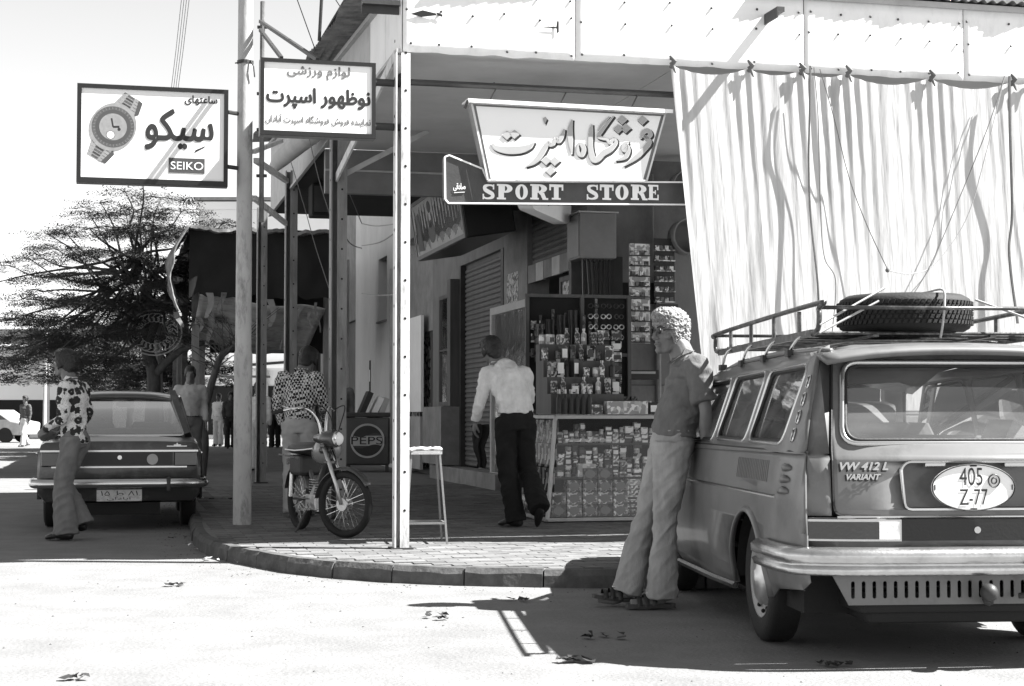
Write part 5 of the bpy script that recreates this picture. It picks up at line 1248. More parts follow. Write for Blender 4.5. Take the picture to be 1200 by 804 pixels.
# wheels
m_hub = mat('hub_cap', .55, .3, metal=.7, var=.15, dirt=.3, dscale=12, dcol=.2); m_rimp = mat('wheel_paint', .3, .45)
def carwheel(x, y, s, root, R=WR, w=.165, nm=''):
    Mx = T(x, y, R) @ Matrix.Rotation(-s*pi/2, 4, 'Y')      # lathe z axis points outwards (s=-1: to -x)
    Mx = T(x, y, R) @ Matrix.Rotation(s*pi/2, 4, 'Y')
    ty = MB().lathe([(R*.60, -w*.45), (R*.85, -w*.5), (R*.97, -w*.42), (R, -w*.3), (R, w*.3), (R*.97, w*.42), (R*.85, w*.5), (R*.66, w*.46), (R*.60, w*.40), (R*.6, -w*.4)], 40, Mx).build('wheel', m_rub, root, smooth=True)
    MB().lathe([(R*.60, w*.38), (R*.63, w*.44), (R*.60, w*.42), (R*.52, w*.25), (R*.30, w*.30), (R*.0, w*.30)], 32, Mx).build('rim', m_rimp, ty, smooth=True)
    MB().lathe([(R*.43, w*.28), (R*.42, w*.42), (R*.33, w*.52), (R*.15, w*.56), (R*.12, w*.62), (0, w*.62)], 32, Mx).build('hub_cap', m_hub, ty, smooth=True)
    mb = MB()
    for k in range(12):
        a = 2*pi*k/12; p = Mx @ Vector((R*.52*cos(a), R*.52*sin(a), w*.33)); mb.ball(p, .012, 6, 4)
    mb.build('rim_vents', m_under, ty)
for s in (-1, 1):
    for y in (RW, FWY): carwheel(s*.705, y, s, vw)
    for yc in (RW, FWY):
        mb = MB(); A = [(yc+.385*cos(pi*k/16), .30+.385*sin(pi*k/16)) for k in range(17)]
        mb.add([(s*.81, y, z) for y, z in A]+[(s*.52, y, z) for y, z in A], [(k, k+1, 18+k, 17+k) for k in range(16)]+[tuple(range(17, 34))]).build('wheel_well', m_under, vw)
# roof rack
m_rack = mat('rack_metal', .06, .35, metal=.5, var=.4, scale=10, dirt=.4, dscale=14, dcol=.35)
RX, RY0, RY1, RZ = .62, .42, 2.75, 1.575
def tilt(p): return (p[0], p[1], p[2])
rack = MB()
RKO = empty('roof_rack', vw.location + Vector((0, 0, 0)), radians(5.2), 'dark tubular roof rack with raised side rails on the grey station wagon', 'roof rack')
for s in (-1, 1):
    MB().tube(smooth_line3([Vector(p) for p in ((s*RX, RY0+.10, RZ+.00), (s*RX, RY0+.0, RZ+.02), (s*RX, RY0-.01, RZ+.11), (s*RX, RY0+.08, RZ+.14), (s*RX, RY1-.1, RZ+.10), (s*RX, RY1, RZ+.07), (s*RX, RY1, RZ-.0), (s*RX, RY1-.12, RZ-.02))], 6), .013, 8).build('side_rail', m_rack, RKO, smooth=True)
    MB().bar((s*RX, RY0+.1, RZ), (s*RX, RY1-.1, RZ-.02), .02, .035).build('side_bar', m_rack, RKO)
    for k in range(4):
        y = RY0+.35+k*.52; MB().tube([(s*RX, y, RZ), (s*RX, y, RZ+.12)], .011, 6).build('rail_post', m_rack, RKO)
        MB().tube(smooth_line3([Vector(p) for p in ((s*(RX-.06), y-.05, RZ), (s*(RX+.01), y-.05, RZ-.01), (s*(RX+.04), y-.03, RZ-.05), (s*(RX+.05), y-.0, 1.49-.01*k))], 5), .008, 6).build('gutter_foot', m_trim, RKO, smooth=True)
        MB().box(s*(RX+.05)-.02, s*(RX+.05)+.02, y-.03, y+.03, 1.465-.01*k, 1.50-.01*k).build('gutter_clamp', m_dark, RKO)
for y in (RY0, RY1): MB().tube([(-RX, y+(.0), RZ+.12-(.03 if y > 1 else 0)), (RX, y, RZ+.12-(.03 if y > 1 else 0))], .010, 8).build('cross_rail', m_rack, RKO, smooth=True)
for k in range(9): y = RY0+.12+k*.27; MB().tube([(-RX, y, RZ), (RX, y, RZ)], .009, 6).build('cross_bar', m_rack, RKO)
for x in (-.3, .3): MB().bar((x, RY0+.1, RZ-.012), (x, RY1-.1, RZ-.03), .03, .012).build('slat', m_rack, RKO)
# spare tyre, lying flat, with block tread
sp = empty('spare_tyre', vw.location + rz(radians(5.2)).to_3x3() @ Vector((-.06, .80, RZ+.015)), radians(5.2), 'black spare tyre lying flat on the roof rack, roped down', 'tyre')
TR = .335; tw = .19
pr = [(.20, .03), (.24, .01), (.29, .0), (.325, .02), (TR, .045)]
mb = MB(); mb.lathe(pr+[(r, tw-z) for r, z in pr[::-1]]+[(.20, tw-.03), (.20, .03)], 64); ty = mb.build('carcass', m_rub, sp, smooth=True)
mb = MB(); n = 72
for k in range(n):
    for j in range(5):
        a0 = 2*pi*(k+.5*(j % 2))/n; a1 = a0+2*pi/n*.62; z0 = .035+j*.025; z1 = z0+.018; r0 = TR-.003; r1 = TR+.008; sk_ = .02
        mb.add([(r*cos(a+(sk_ if z == z1 else 0)), r*sin(a+(sk_ if z == z1 else 0)), z) for z in (z0, z1) for a in (a0, a1) for r in (r0, r1)], [(1, 3, 7, 5), (0, 1, 5, 4), (2, 6, 7, 3), (4, 5, 7, 6), (0, 2, 3, 1)])
o = mb.build('tread_blocks', m_rub, sp); o['kind'] = 'stuff'
for s_ in (0, 1): MB().add([(.0, 0, 0)]*0, []).v if 0 else None
MB().lathe([(.0, .05), (.12, .05), (.17, .04), (.20, .035)], 32).build('wheel_disc', m_rimp, sp, smooth=True)
mb = MB()
for a in (-.35, .1): mb.tube([(.25*cos(a+1.8), .25*sin(a+1.8), tw), (.26*cos(a+1.8), .26*sin(a+1.8), tw+.02), (.27*cos(a+1.9), .27*sin(a+1.9), tw)], .015, 6)
mb.build('valve_and_clip', m_rub, sp)
for A_ in (((-.56, -.40, .02), (-.2, -.30, .21)), ((-.56, -.40, -.02), (-.25, -.36, .14)), ((.56, -.40, .03), (.3, -.2, .16))): MB().tube(A_, .006, 5).build('lashing_rope', m_cord, sp)
P = [Vector((x, y, z)) for x, y, z in ((.06, -.36, -.04), (.07, -.375, .05), (.08, -.365, .14), (.085, -.33, .20), (.09, -.1, .205), (.09, .2, .205), (.09, .345, .16), (.09, .36, 0))]
ro = MB().tube(smooth_line3(P, 5), .006, 6).build('lashing_rope', m_cord, sp, smooth=True); 

# things inside the wagon
ib = empty('parcel_in_wagon', vw.location + rz(radians(5.2)).to_3x3() @ Vector((-.35, .55, .86)), radians(5), 'rolled dark blanket lying behind the rear window of the station wagon', 'blanket')
MB().tube([(-.22, 0, .09), (0, .0, .10), (.3, .02, .09), (.42, .02, .07)], [.08, .10, .09, .05], 12).build('blanket_roll', m_grey, ib, smooth=True)
ib = empty('papers_in_wagon', vw.location + rz(radians(5.2)).to_3x3() @ Vector((.28, .6, .86)), radians(20), 'crumpled pale papers and cartons heaped behind the rear window', 'papers')
def crum(a, b): x, y = (a-.5)*.5, (b-.5)*.35; return Vector((x, y, .16+.12*noise.noise(Vector((a*3, b*3, 5)))-abs(a-.5)*.2))
MB().grid(crum, 12, 8).build('crumpled_sheet', m_white, ib); MB().box(-.05, .12, -.1, .1, .1, .3, ry(.5)).build('carton', m_pale, ib)

# ---------------------------------------------------------------- saloon car, seen from behind
m_sal = mat('saloon_paint', .03, .3, coat=.8, var=.1, bump=.02, dirt=.3, dscale=4, dcol=.18); m_carg2 = glass('saloon_glass', .6, .3, milk=.02, fres=.7)
sa = empty('saloon_car', (-3.93, 16.45, 0), radians(12.5), 'dark four-door saloon parked at the kerb on the left, seen from behind', 'saloon car')
def sec(y, pts):  # full cross-section from half profile
    return [(x, y, z) for x, z in pts]+[(-x, y, z) for x, z in reversed(pts)]
def loft(secs, name, m, close=True):
    n = len(secs[0]); vs = [p for s_ in secs for p in s_]; fs = []
    for i in range(len(secs)-1):
        for k in range(n-(0 if close else 1)): fs.append((i*n+k, i*n+(k+1) % n, (i+1)*n+(k+1) % n, (i+1)*n+k))
    if close: fs += [tuple(range(n)), tuple((len(secs)-1)*n+k for k in range(n-1, -1, -1))]
    return MB().add(vs, fs).build(name, m, sa, auto=radians(35))
def prof_(w, zb, zt_, crown): return [(w*.90, zb), (w*.985, zb+.08), (w, zb+(zt_-zb)*.45), (w*.985, zt_-.10), (w*.955, zt_-.025), (w*.90, zt_), (w*.45, zt_+crown)]
ss = [(.0, .775, .36, .83, .01), (.03, .80, .30, .885, .012), (.25, .805, .27, .90, .015), (.8, .805, .25, .93, .015), (2.4, .805, .25, .93, .01), (3.4, .79, .26, .91, .03), (4.1, .76, .30, .82, .02), (4.22, .72, .36, .74, .01)]
loft([sec(y, prof_(w, a, b, c)) for y, w, a, b, c in ss], 'body', m_sal)
# greenhouse: pillars, roof, glass
rb, rt = .93, 1.385
P_ = {'c': ((.70, .82), (.54, 1.16)), 'b': ((.735, 1.75), (.60, 1.80)), 'a': ((.72, 2.75), (.56, 2.30))}
for s in (-1, 1):
    for k, ((xb, yb), (xt, yt)) in P_.items(): MB().bar((s*xb, yb, rb-.02), (s*xt, yt, rt-.02), .06 if k != 'c' else .07, .05 if k != 'c' else .22, up=(0, 1, 0)).build('pillar', m_sal, sa, bevel=.01)
    for a, b in (('c', 'b'), ('b', 'a')):
        q = [P_[a], P_[b]]; g = MB().add([(s*q[0][0][0], q[0][0][1]+.1, rb), (s*q[1][0][0], q[1][0][1], rb), (s*q[1][1][0], q[1][1][1], rt-.03), (s*q[0][1][0], q[0][1][1]+.1, rt-.03)], [(0, 1, 2, 3)]).build('side_window', m_carg2, sa)
    MB().tube([(s*.81, .1, .78), (s*.815, 2, .80), (s*.79, 3.9, .74)], .008, 5).build('side_moulding', m_trim, sa)
    MB().tube([(s*.60, 1.10, 1.36), (s*.62, 1.7, 1.375), (s*.58, 2.3, 1.36)], .012, 5).build('roof_gutter', m_trim, sa)
def sroof(a, b):
    y = 1.05+1.32*a; t = (b-.5)*2; return Vector((t*.60, y, 1.425-.05*abs(t)**2.5-.06*(2*a-1)**4-.0))
MB().grid(sroof, 14, 16).build('roof', m_sal, sa, smooth=True).modifiers.new('s', 'SOLIDIFY').thickness = .03
wr = [(-.66, .74, .945), (.66, .74, .945), (.52, 1.10, 1.35), (-.52, 1.10, 1.35)]
def lerp3(p, q, t): return tuple(p[i]+(q[i]-p[i])*t for i in range(3))
wq = rpoly([(-.66, .945), (.66, .945), (.52, 1.35), (-.52, 1.35)], .06); wq3 = [(x, .74+.36*(z-.945)/.405, z) for x, z in wq]
g = MB().add(wq3, [tuple(range(len(wq3)))]).build('rear_window', m_carg2, sa); MB().tube(wq3, .016, 6, closed=True).build('window_trim', m_trim, g, smooth=True)
wf = [(-.68, 2.82, .94), (.68, 2.82, .94), (.54, 2.36, 1.35), (-.54, 2.36, 1.35)]; g = MB().add(wf, [(0, 1, 2, 3)]).build('windscreen', m_carg2, sa); MB().tube(wf, .018, 6, closed=True).build('window_trim', m_gask, g)
# rear details
MB().bar((-.77, -.012, .80), (.77, -.012, .80), .012, .018).build('upper_trim', m_trim, sa); MB().bar((-.66, -.016, .64), (.66, -.016, .64), .012, .016).build('lower_trim', m_trim, sa)
box('rear_band', m_black, sa, -.52, .52, -.012, .01, .655, .785)
for s in (-1, 1):
    a, b = sorted((s*.53, s*.755)); box('tail_lamp', m_lens, sa, a, b, -.03, .01, .645, .79, bevel=.012)
    a, b = sorted((s*.70, s*.752)); box('indicator', m_lens, sa, a, b, -.036, -.031, .66, .78)
    MB().box(s*.48-.02, s*.48+.02, -.13, -.06, .40, .54).build('overrider', m_dark, sa, bevel=.012)
bpv = MB(); path = [(-.84, .45), (-.845, .2), (-.82, .0), (-.7, -.06), (-.4, -.085), (0, -.09), (.4, -.085), (.7, -.06), (.82, .0), (.845, .2), (.84, .45)]
pf = [(0, .43), (.03, .44), (.045, .47), (.03, .52), (0, .525)]; vs = []
for i, (x, y) in enumerate(path):
    a = path[max(i-1, 0)]; b = path[min(i+1, len(path)-1)]; d = Vector((b[0]-a[0], b[1]-a[1])).normalized()
    for o_, z in pf: vs.append((x+d.y*o_, y-d.x*o_, z))
bpv.add(vs, [(i*5+j, i*5+j+1, i*5+j+6, i*5+j+5) for i in range(len(path)-1) for j in range(4)]).build('rear_bumper', m_trim, sa, smooth=True)
npl = box('number_plate', mat('plate_grey', .5, .4, dirt=.5, dscale=20), sa, -.22, .22, -.04, -.03, .30, .415)
text('plate_lettering', '۱۵ ط ۸۱', m_ink, npl, -.18, .18, .355, .405, y=-.042, off=.03); text('plate_lettering', persian('آبادان'), m_ink, npl, -.12, .12, .308, .345, y=-.042, off=.02)
MB().tube([(.0, -.02, .735), (0, -.005, .735)], .022, 14).build('lock', m_trim, sa); MB().tube([(.32, -.016, .715), (.32, -.011, .715)], .055, 20).build('round_sticker', m_pale, sa)
MB().box(.46, .66, .0, .008, .842, .850).box(.53, .60, -.002, .006, .852, .862).box(.557, .568, -.004, .004, .864, .878).build('badge', m_trim, sa)
MB().bar((-.4, .2, .22), (.4, .2, .22), .3, .12).build('underside', m_under, sa)
for s in (-1, 1):
    for y in (.85, 3.35): carwheel(s*.69, y, s, sa, R=.30, w=.16)
    MB().tube([(s*(.80), .85+.36*cos(a), .30+.34*sin(a)) for a in [radians(180*k/16) for k in range(17)]], [(.035, .02)]*17, 6).build('wheel_arch', m_under, sa)
def sseat(x, y, w, z1): MB().tube([(x, y, .6), (x, y-.05, z1-.08), (x, y-.06, z1)], [(w/2, .07), (w/2, .06), (w/2*.8, .03)], 14, side=(1, 0, 0)).build('car_seat', m_int, sa)
sseat(0, 1.1, 1.15, 1.02); sseat(-.32, 2.0, .5, 1.08); sseat(.32, 2.0, .5, 1.08)
box('parcel_shelf', m_int, sa, -.6, .6, .75, 1.05, .93, .94)
MB().lathe([(.17, -.01), (.185, 0), (.17, .01), (.16, 0), (.17, -.01)], 20, T(-.32, 2.45, 1.0) @ rx(radians(62))).build('steering_wheel', m_gask, sa)
MB().ball((0, 2.32, 1.28), (.09, .02, .035), 10, 6).build('mirror', m_gask, sa)
# ---------------------------------------------------------------- people
m_skin = mat('skin', .11, .5, var=.12, scale=14, bump=.15, bscale=90); m_skin2 = mat('skin_fair', .14, .5, var=.12, scale=14, bump=.15, bscale=90)
m_hairb = mat('black_hair', .012, .5, var=.4, bump=.8, bscale=70); m_hairg = mat('grey_hair', .2, .7, var=.6, scale=60, bump=1, bscale=90)
m_eye = mat('eye_white', .5, .3); m_pup = mat('pupil', .01, .2); m_lip = mat('lip', .10, .5)
def cloth(name, c, fold=.25, **k):
    m = mat(name, c, .9, var=.22, scale=9, bump=.35, bscale=150, spec=.15, dirt=.35, dscale=5, dcol=c*.62, streak=2.5, **k); return m
def displace(o, strength, size, typ='CLOUDS', depth=2):
    t = bpy.data.textures.new('folds', typ); t.noise_scale = size
    if typ == 'CLOUDS': t.noise_depth = depth
    d = o.modifiers.new('folds', 'DISPLACE'); d.texture = t; d.strength = strength; d.mid_level = .5; d.texture_coords = 'LOCAL'
CLOTH = []
def finish(mb, name, m, root, vox, sm=6, disp=None, fac=.6):
    o = mb.build(name, m, root, smooth=True)
    r = o.modifiers.new('merge', 'REMESH'); r.mode = 'VOXEL'; r.voxel_size = vox; r.use_smooth_shade = True
    if sm: k = o.modifiers.new('relax', 'SMOOTH'); k.factor = fac; k.iterations = sm
    if disp == 'cloth': CLOTH.append(o)
    elif disp:
        for d in disp: displace(o, *d)
    return o
V = Vector
def mix(a, b, t): return a*(1-t)+b*t
def limb(mb, P, R, n=14, side=None, k=4):
    """tapering limb through joints with rounded bends; P joints, R radii (number or pair)"""
    P = [V(p) for p in P]; out = []; rr = []
    R = [r if isinstance(r, tuple) else (r, r) for r in R]
    pts = smooth_line3(P, k)
    N = len(pts)
    for i in range(N):
        t = i/k; a = min(int(t), len(P)-2); f = t-a
        rr.append((mix(R[a][0], R[a+1][0], f), mix(R[a][1], R[a+1][1], f)))
    mb.tube(pts, rr, n, side=side)
def hand(mb, wrist, d, palm, curl=.5, s=1, fl=1, thumb=1):
    """wrist point, direction of the hand, palm normal; five fingers of unequal length"""
    d = V(d).normalized(); palm = V(palm); palm = (palm-d*palm.dot(d)).normalized(); sd = d.cross(palm)*s; w = V(wrist)
    mb.tube([w-d*.02, w+d*.02, w+d*.06, w+d*.095], [(.026, .02), (.032, .017), (.041, .016), (.038, .013)], 12, side=sd)
    for k, (off, ln) in enumerate(((.030, .074), (.010, .084), (-.011, .078), (-.030, .062))):
        b = w+d*.088+sd*off; a = 0; p = [b]; q = b; rr = [.0095]
        for j, (l, c) in enumerate(((.45, .5), (.3, 1.1), (.25, 1.6))):
            ang = curl*c*(1+.12*k); q = q + (d*cos(ang)+palm*sin(ang))*ln*l*fl; p.append(q); rr.append(.0088-.0008*j)
        mb.tube(p, rr, 8); mb.ball(q, .0068, 8, 5)
    b = w+d*.025+sd*.028*thumb; t1 = b+(d*.6+sd*.6*thumb+palm*.3).normalized()*.042; t2 = t1+(d*.85+sd*.15*thumb+palm*.45).normalized()*.034
    mb.tube([b-d*.01, b, t1, t2], [.014, .014, .0105, .009], 8); mb.ball(t2, .0085, 8, 5)
def head(mb, c, yaw, pitch, s=1.0, tilt_=0, nose=1):
    """c = centre of the skull; face looks along +y turned by yaw"""
    M = T(*c) @ rz(yaw) @ rx(pitch) @ ry(tilt_) @ Matrix.Scale(s, 4)
    rings = [(-.112, .022, .030, -.05, .045), (-.10, .038, .035, -.045, .045), (-.08, .052, .055, .0, .018), (-.055, .060, .075, 0, .004), (-.03, .066, .088, 0, 0), (0, .071, .094, 0, -.002), (.03, .075, .097, 0, -.004), (.06, .075, .094, 0, -.008), (.085, .066, .082, 0, -.01), (.105, .048, .06, 0, -.012), (.118, .022, .03, 0, -.012)]
    vs = []; n = 20
    for z, a, b, _, yo in rings:
        for k in range(n):
            t = 2*pi*k/n; vs.append((a*cos(t), yo+b*sin(t)*(1 if sin(t) > 0 else 1), z))
    fs = [(i*n+k, i*n+(k+1) % n, (i+1)*n+(k+1) % n, (i+1)*n+k) for i in range(len(rings)-1) for k in range(n)]+[tuple(range(n-1, -1, -1)), tuple((len(rings)-1)*n+k for k in range(n))]
    mb.add(vs, fs, M)
    # nose, brow, chin, lips, ears
    f = lambda x, y, z: M @ V((x, y, z))
    mb.tube([f(0, .086, .022), f(0, .100, -.002), f(0, .113, -.022), f(0, .098, -.034)], [.008*s, .010*s, .014*s, .009*s], 8)
    for e in (-1, 1):
        mb.ball(f(e*.011, .099, -.028), .009*s, 8, 5); mb.tube([f(e*.012, .090, .032), f(e*.035, .086, .036), f(e*.055, .070, .028)], [.008*s, .008*s, .006*s], 6)
        mb.tube([f(e*.074, .004, -.022), f(e*.080, -.002, 0), f(e*.084, -.010, .018), f(e*.080, -.018, .022), f(e*.078, -.020, .004), f(e*.073, -.010, -.018)], [.006*s]*6, 6)
        mb.ball(f(e*.048, .052, -.02), (.020*s, .022*s, .018*s), 8, 6)
    mb.ball(f(0, .080, -.092), .020*s, 10, 6); mb.tube([f(-.022, .088, -.056), f(0, .097, -.054), f(.022, .088, -.056)], [.004*s, .008*s, .004*s], 6); mb.tube([f(-.018, .086, -.066), f(0, .094, -.067), f(.018, .086, -.066)], [.004*s, .008*s, .004*s], 6)
    return M
def face_bits(root, M, s=1):
    for e in (-1, 1):
        o = MB().ball(M @ V((e*.031, .079, .012)), .011*s, 10, 8).build('eye', m_eye, root, smooth=True); MB().ball(M @ V((e*.031, .0885, .012)), .0048*s, 8, 6).build('pupil', m_pup, o, smooth=True)
        MB().tube([M @ V((e*.014, .097, .030)), M @ V((e*.033, .093, .038)), M @ V((e*.054, .076, .030))], [.003, .005, .003], 6).build('eyebrow', m_hairb, root)
    MB().tube([M @ V((-.02, .093, -.060)), M @ V((0, .102, -.060)), M @ V((.02, .093, -.060))], [.002, .005, .002], 6).build('mouth', m_lip, root)
def hair(root, M, m, s=1, back=-.07, thick=.014, vox=.006, disp=None, front=.052, name='hair', side_z=.0):
    mb = MB(); t = thick-.014
    def lump(x, y, z, a, b, c):
        k = len(mb.v); mb.ball((x, y, z), (a, b, c), 16, 10); mb.v[k:] = [tuple(M @ Vector(p)) for p in mb.v[k:]]
    lump(0, -.020, .040, .084+t, .107+t, .094+t); lump(0, -.050, -.015, .074+t, .070+t, .085); lump(0, .035, .092, .066+t, .058+t, .042+t)
    lump(0, -.062, back+.02, .058+t, .042, .045)
    for e in (-1, 1): lump(e*.070, .012, .0, .016+t*.6, .035, .045); lump(e*.073, .025, -.03, .008+t*.4, .010, .03)
    o = mb.build(name, m, root, smooth=True)
    r = o.modifiers.new('merge', 'REMESH'); r.mode = 'VOXEL'; r.voxel_size = vox; r.use_smooth_shade = True
    for d in (disp or [(.008, .03)]): displace(o, *d)
    return o
def shoe(mb, ank, d, L=.27, w=.048, heel=.02):
    d = V((d[0], d[1], 0)).normalized(); sd = V((-d.y, d.x, 0)); a = V(ank); z0 = a.z-.085
    pts = [V((a.x, a.y, z0+.04))-d*.07, V((a.x, a.y, z0+.045))-d*.03, V((a.x, a.y, z0+.05))+d*.04, V((a.x, a.y, z0+.038))+d*.11, V((a.x, a.y, z0+.028))+d*.16, V((a.x, a.y, z0+.022))+d*(L-.075)]
    mb.tube(pts, [(.03, .03), (.038, .045), (.042, .05), (w, .036), (w*.9, .027), (w*.5, .018)], 14, side=sd)

def person(label, loc, rzv, pose, look, vox=.012, group=None, hi=True, scale=1):
    """pose: joint dictionary; look: clothing dictionary"""
    root = empty('person', loc, rzv, label, 'person', group)
    root.scale = (scale,)*3
    g = lambda k: V(pose[k])
    S_ = look.get('skin', m_skin); lat = V(pose.get('lat', (1, 0, 0)))
    pel, wai, che, nec, hd = g('pelvis'), g('waist'), g('chest'), g('neck'), g('head')
    body = MB(); bw_ = look.get('build', 1.0)
    limb(body, [pel, wai, che, nec-V((0, 0, .03))], [(.130*bw_, .09*bw_), (.11*bw_, .08*bw_), (.14*bw_, .09*bw_), (.06, .055)], 18, side=lat)
    limb(body, [nec-V((0, 0, .05)), mix(nec, hd, .45), hd-V((0, 0, .02))], [.078, .066, .062], 12)
    hM = head(body, hd, pose.get('hyaw', 0), pose.get('hpitch', 0), look.get('hs', 1.0))
    for s in ('L', 'R'):
        sh, el, wr_ = g('sh'+s), g('el'+s), g('wr'+s)
        limb(body, [mix(sh, che, .35), sh, mix(sh, el, .5), el, mix(el, wr_, .35), wr_], [.050, .046, .041, .035, .037, .024], 12)
        hd_ = pose.get('hand'+s, None) or ((wr_-el).normalized(), V((0, 1, 0)), .45)
        if hi: hand(body, wr_, hd_[0], hd_[1], hd_[2], s=1, thumb=(hd_[3] if len(hd_) > 3 else 1))
        else: body.tube([wr_, wr_+V(hd_[0])*.08, wr_+V(hd_[0])*.15], [(.022, .018), (.035, .02), (.015, .012)], 8)
        hp, kn, an, toe = g('hp'+s), g('kn'+s), g('an'+s), g('toe'+s)
        limb(body, [hp, mix(hp, kn, .5), kn, mix(kn, an, .3), an], [.075, .060, .045, .048, .034], 12)
        body.tube([an+V((0, 0, .01))-(toe-an)*.18, an-V((0, 0, .03)), mix(an, toe, .5)-V((0, 0, .03)), toe], [(.03, .03), (.036, .04), (.042, .03), (.03, .016)], 12)
    finish(body, 'body', S_, root, vox*.75 if hi else vox, 3)
    face_bits(root, hM, look.get('hs', 1.0)) if hi else None
    # shirt
    sm, pm = look['shirt'], look['pants']; sb = MB(); e = look.get('loose', .02)
    hem = look.get('hem', 0); tp = mix(pel, wai, .3 if look.get('tucked') else -.45)
    limb(sb, [tp, wai, che, mix(che, nec, .75), nec-V((0, 0, .015))], [((.140+e)*bw_, (.108+e)*bw_), ((.135+e)*bw_, (.105+e)*bw_), ((.165+e)*bw_, (.115+e)*bw_), (.12, .085), (.068, .066)], 20, side=lat)
    for s in ('L', 'R'):
        sh, el, wr_ = g('sh'+s), g('el'+s), g('wr'+s)
        if look.get('short'): limb(sb, [mix(sh, che, .45), sh, mix(sh, el, .5), mix(sh, el, .82)], [.085, .074, .066, .072], 14)
        else: limb(sb, [mix(sh, che, .45), sh, mix(sh, el, .5), el, mix(el, wr_, .5), mix(el, wr_, .92)], [.080, .064, .060, .052, .048, .040], 14)
    finish(sb, 'shirt', sm, root, vox*.9, 5, 'cloth')
    # collar
    cb = MB(); 
    for sg in (-1, 1):
        f_ = V((-lat.y, lat.x, 0)).normalized(); b = nec-V((0, 0, .0))
        cb.add([b+f_*(.062)+lat*sg*.008, b+f_*(.095)+lat*sg*.055-V((0, 0, .055)), b+f_*(.03)+lat*sg*.082-V((0, 0, .01)), b-f_*(.035)+lat*sg*.068+V((0, 0, .012)), b-f_*(.06)+V((0, 0, .02)), b+f_*(.01)+lat*sg*.068+V((0, 0, .03))], [(0, 1, 2, 5), (2, 3, 4, 5)])
    co = cb.build('collar', sm, root, smooth=False); co.modifiers.new('s', 'SOLIDIFY').thickness = .008
    # trousers
    pb = MB(); fl_ = look.get('flare', (.070, .075)); low = look.get('low', .04)
    limb(pb, [mix(pel, wai, .45), pel, mix(g('hpL'), g('hpR'), .5)-V((0, 0, .06))], [(.142*bw_, .108*bw_), (.166*bw_, .125*bw_), (.15*bw_, .11*bw_)], 18, side=lat)
    for s in ('L', 'R'):
        hp, kn, an = g('hp'+s), g('kn'+s), g('an'+s); dn = (an-kn).normalized()
        limb(pb, [hp+V((0, 0, .04)), hp-V((0, 0, .03)), mix(hp, kn, .5), kn, mix(kn, an, .5), an+dn*low], [.100*bw_, .104*bw_, .088, fl_[0], mix(V((fl_[0], 0, 0)), V((fl_[1], 0, 0)), .5).x, fl_[1]], 16)
    finish(pb, 'trousers', pm, root, vox*.9, 5, 'cloth')
    if look.get('belt', True):
        f0 = mix(pel, wai, .42); MB().tube([f0-V((0, 0, .018)), f0+V((0, 0, .018))], [((.150)*bw_, .116*bw_)]*2, 24, side=lat).build('belt', look.get('beltm', m_black), root, smooth=False)
    if look.get('shoes', True):
        fb = MB()
        for s in ('L', 'R'):
            an, toe = g('an'+s), g('toe'+s); d = (toe-an); dl = V((d.x, d.y, 0))
            pit = toe.z-(an.z-.07)
            if abs(pit) < .03: shoe(fb, an, dl)
            else:
                dd = d.normalized(); fb.tube([an-dd*.04-V((0, 0, .03)), an-V((0, 0, .035)), mix(an, toe, .5)-V((0, 0, .02)), toe, toe+dd*.03], [(.032, .035), (.04, .05), (.046, .04), (.044, .025), (.02, .012)], 12)
        finish(fb, 'shoes', look.get('shoem', m_black), root, vox*.7, 2)
    if look.get('hair'): hair(root, hM, look['hair'], vox=vox*.6, **look.get('hairk', {}))
    return root, hM
def stand(**k):
    p = dict(pelvis=(0, 0, .96), waist=(0, 0, 1.10), chest=(0, .0, 1.32), neck=(0, -.01, 1.50), head=(0, .01, 1.645),
        shL=(-.185, -.01, 1.43), elL=(-.22, -.03, 1.13), wrL=(-.215, .03, .89), shR=(.185, -.01, 1.43), elR=(.22, -.03, 1.13), wrR=(.215, .03, .89),
        hpL=(-.09, 0, .92), knL=(-.10, .02, .50), anL=(-.10, 0, .09), toeL=(-.12, .18, .03), hpR=(.09, 0, .92), knR=(.10, .02, .50), anR=(.10, 0, .09), toeR=(.12, .18, .03))
    p.update(k); return p
# 1. grey-haired man leaning back against the wagon. local: faces +y
lx = atz(756, 712, 0)
pose = stand(pelvis=(0, -.165, .94), waist=(0, -.185, 1.08), chest=(0, -.265, 1.29), neck=(0, -.235, 1.455), head=(0, -.145, 1.575), hyaw=.55, hpitch=-.05,
    shL=(-.18, -.275, 1.39), shR=(.18, -.275, 1.39), elL=(-.225, -.31, 1.13), elR=(.225, -.34, 1.12), wrL=(-.13, -.33, .90), wrR=(.12, -.36, .88),
    handL=((.25, -.05, -1), (.6, -.6, 0), .6), handR=((-.3, .0, -1), (-.5, -.6, 0), .5),
    hpL=(-.09, -.145, .91), hpR=(.09, -.145, .91), knL=(-.09, -.105, .50), knR=(.10, -.025, .505), anL=(-.09, -.08, .09), anR=(.07, .09, .10), toeL=(-.10, .10, .035), toeR=(.06, .27, .05))
m_polo = cloth('polo_cloth', .13); m_chino = cloth('pale_trousers', .29)
la, lM = person('grey curly-haired man in polo shirt and flared trousers leaning back on the wagon', (lx.x, lx.y, 0), radians(95), pose,
    dict(skin=m_skin2, shirt=m_polo, pants=m_chino, short=True, tucked=True, belt=True, beltm=m_chino, hair=None, shoes=False, flare=(.066, .092), low=.03, hs=1.06, build=1.0, loose=.018, sfold=[(.03, .09), (.016, .03)], pfold=[(.028, .11), (.020, .035)]), vox=.007, scale=1.06)
hair(la, lM, m_hairg, vox=.004, thick=.022, back=-.112, disp=[(.012, .012, 'VORONOI'), (.014, .016), (.006, .006)])
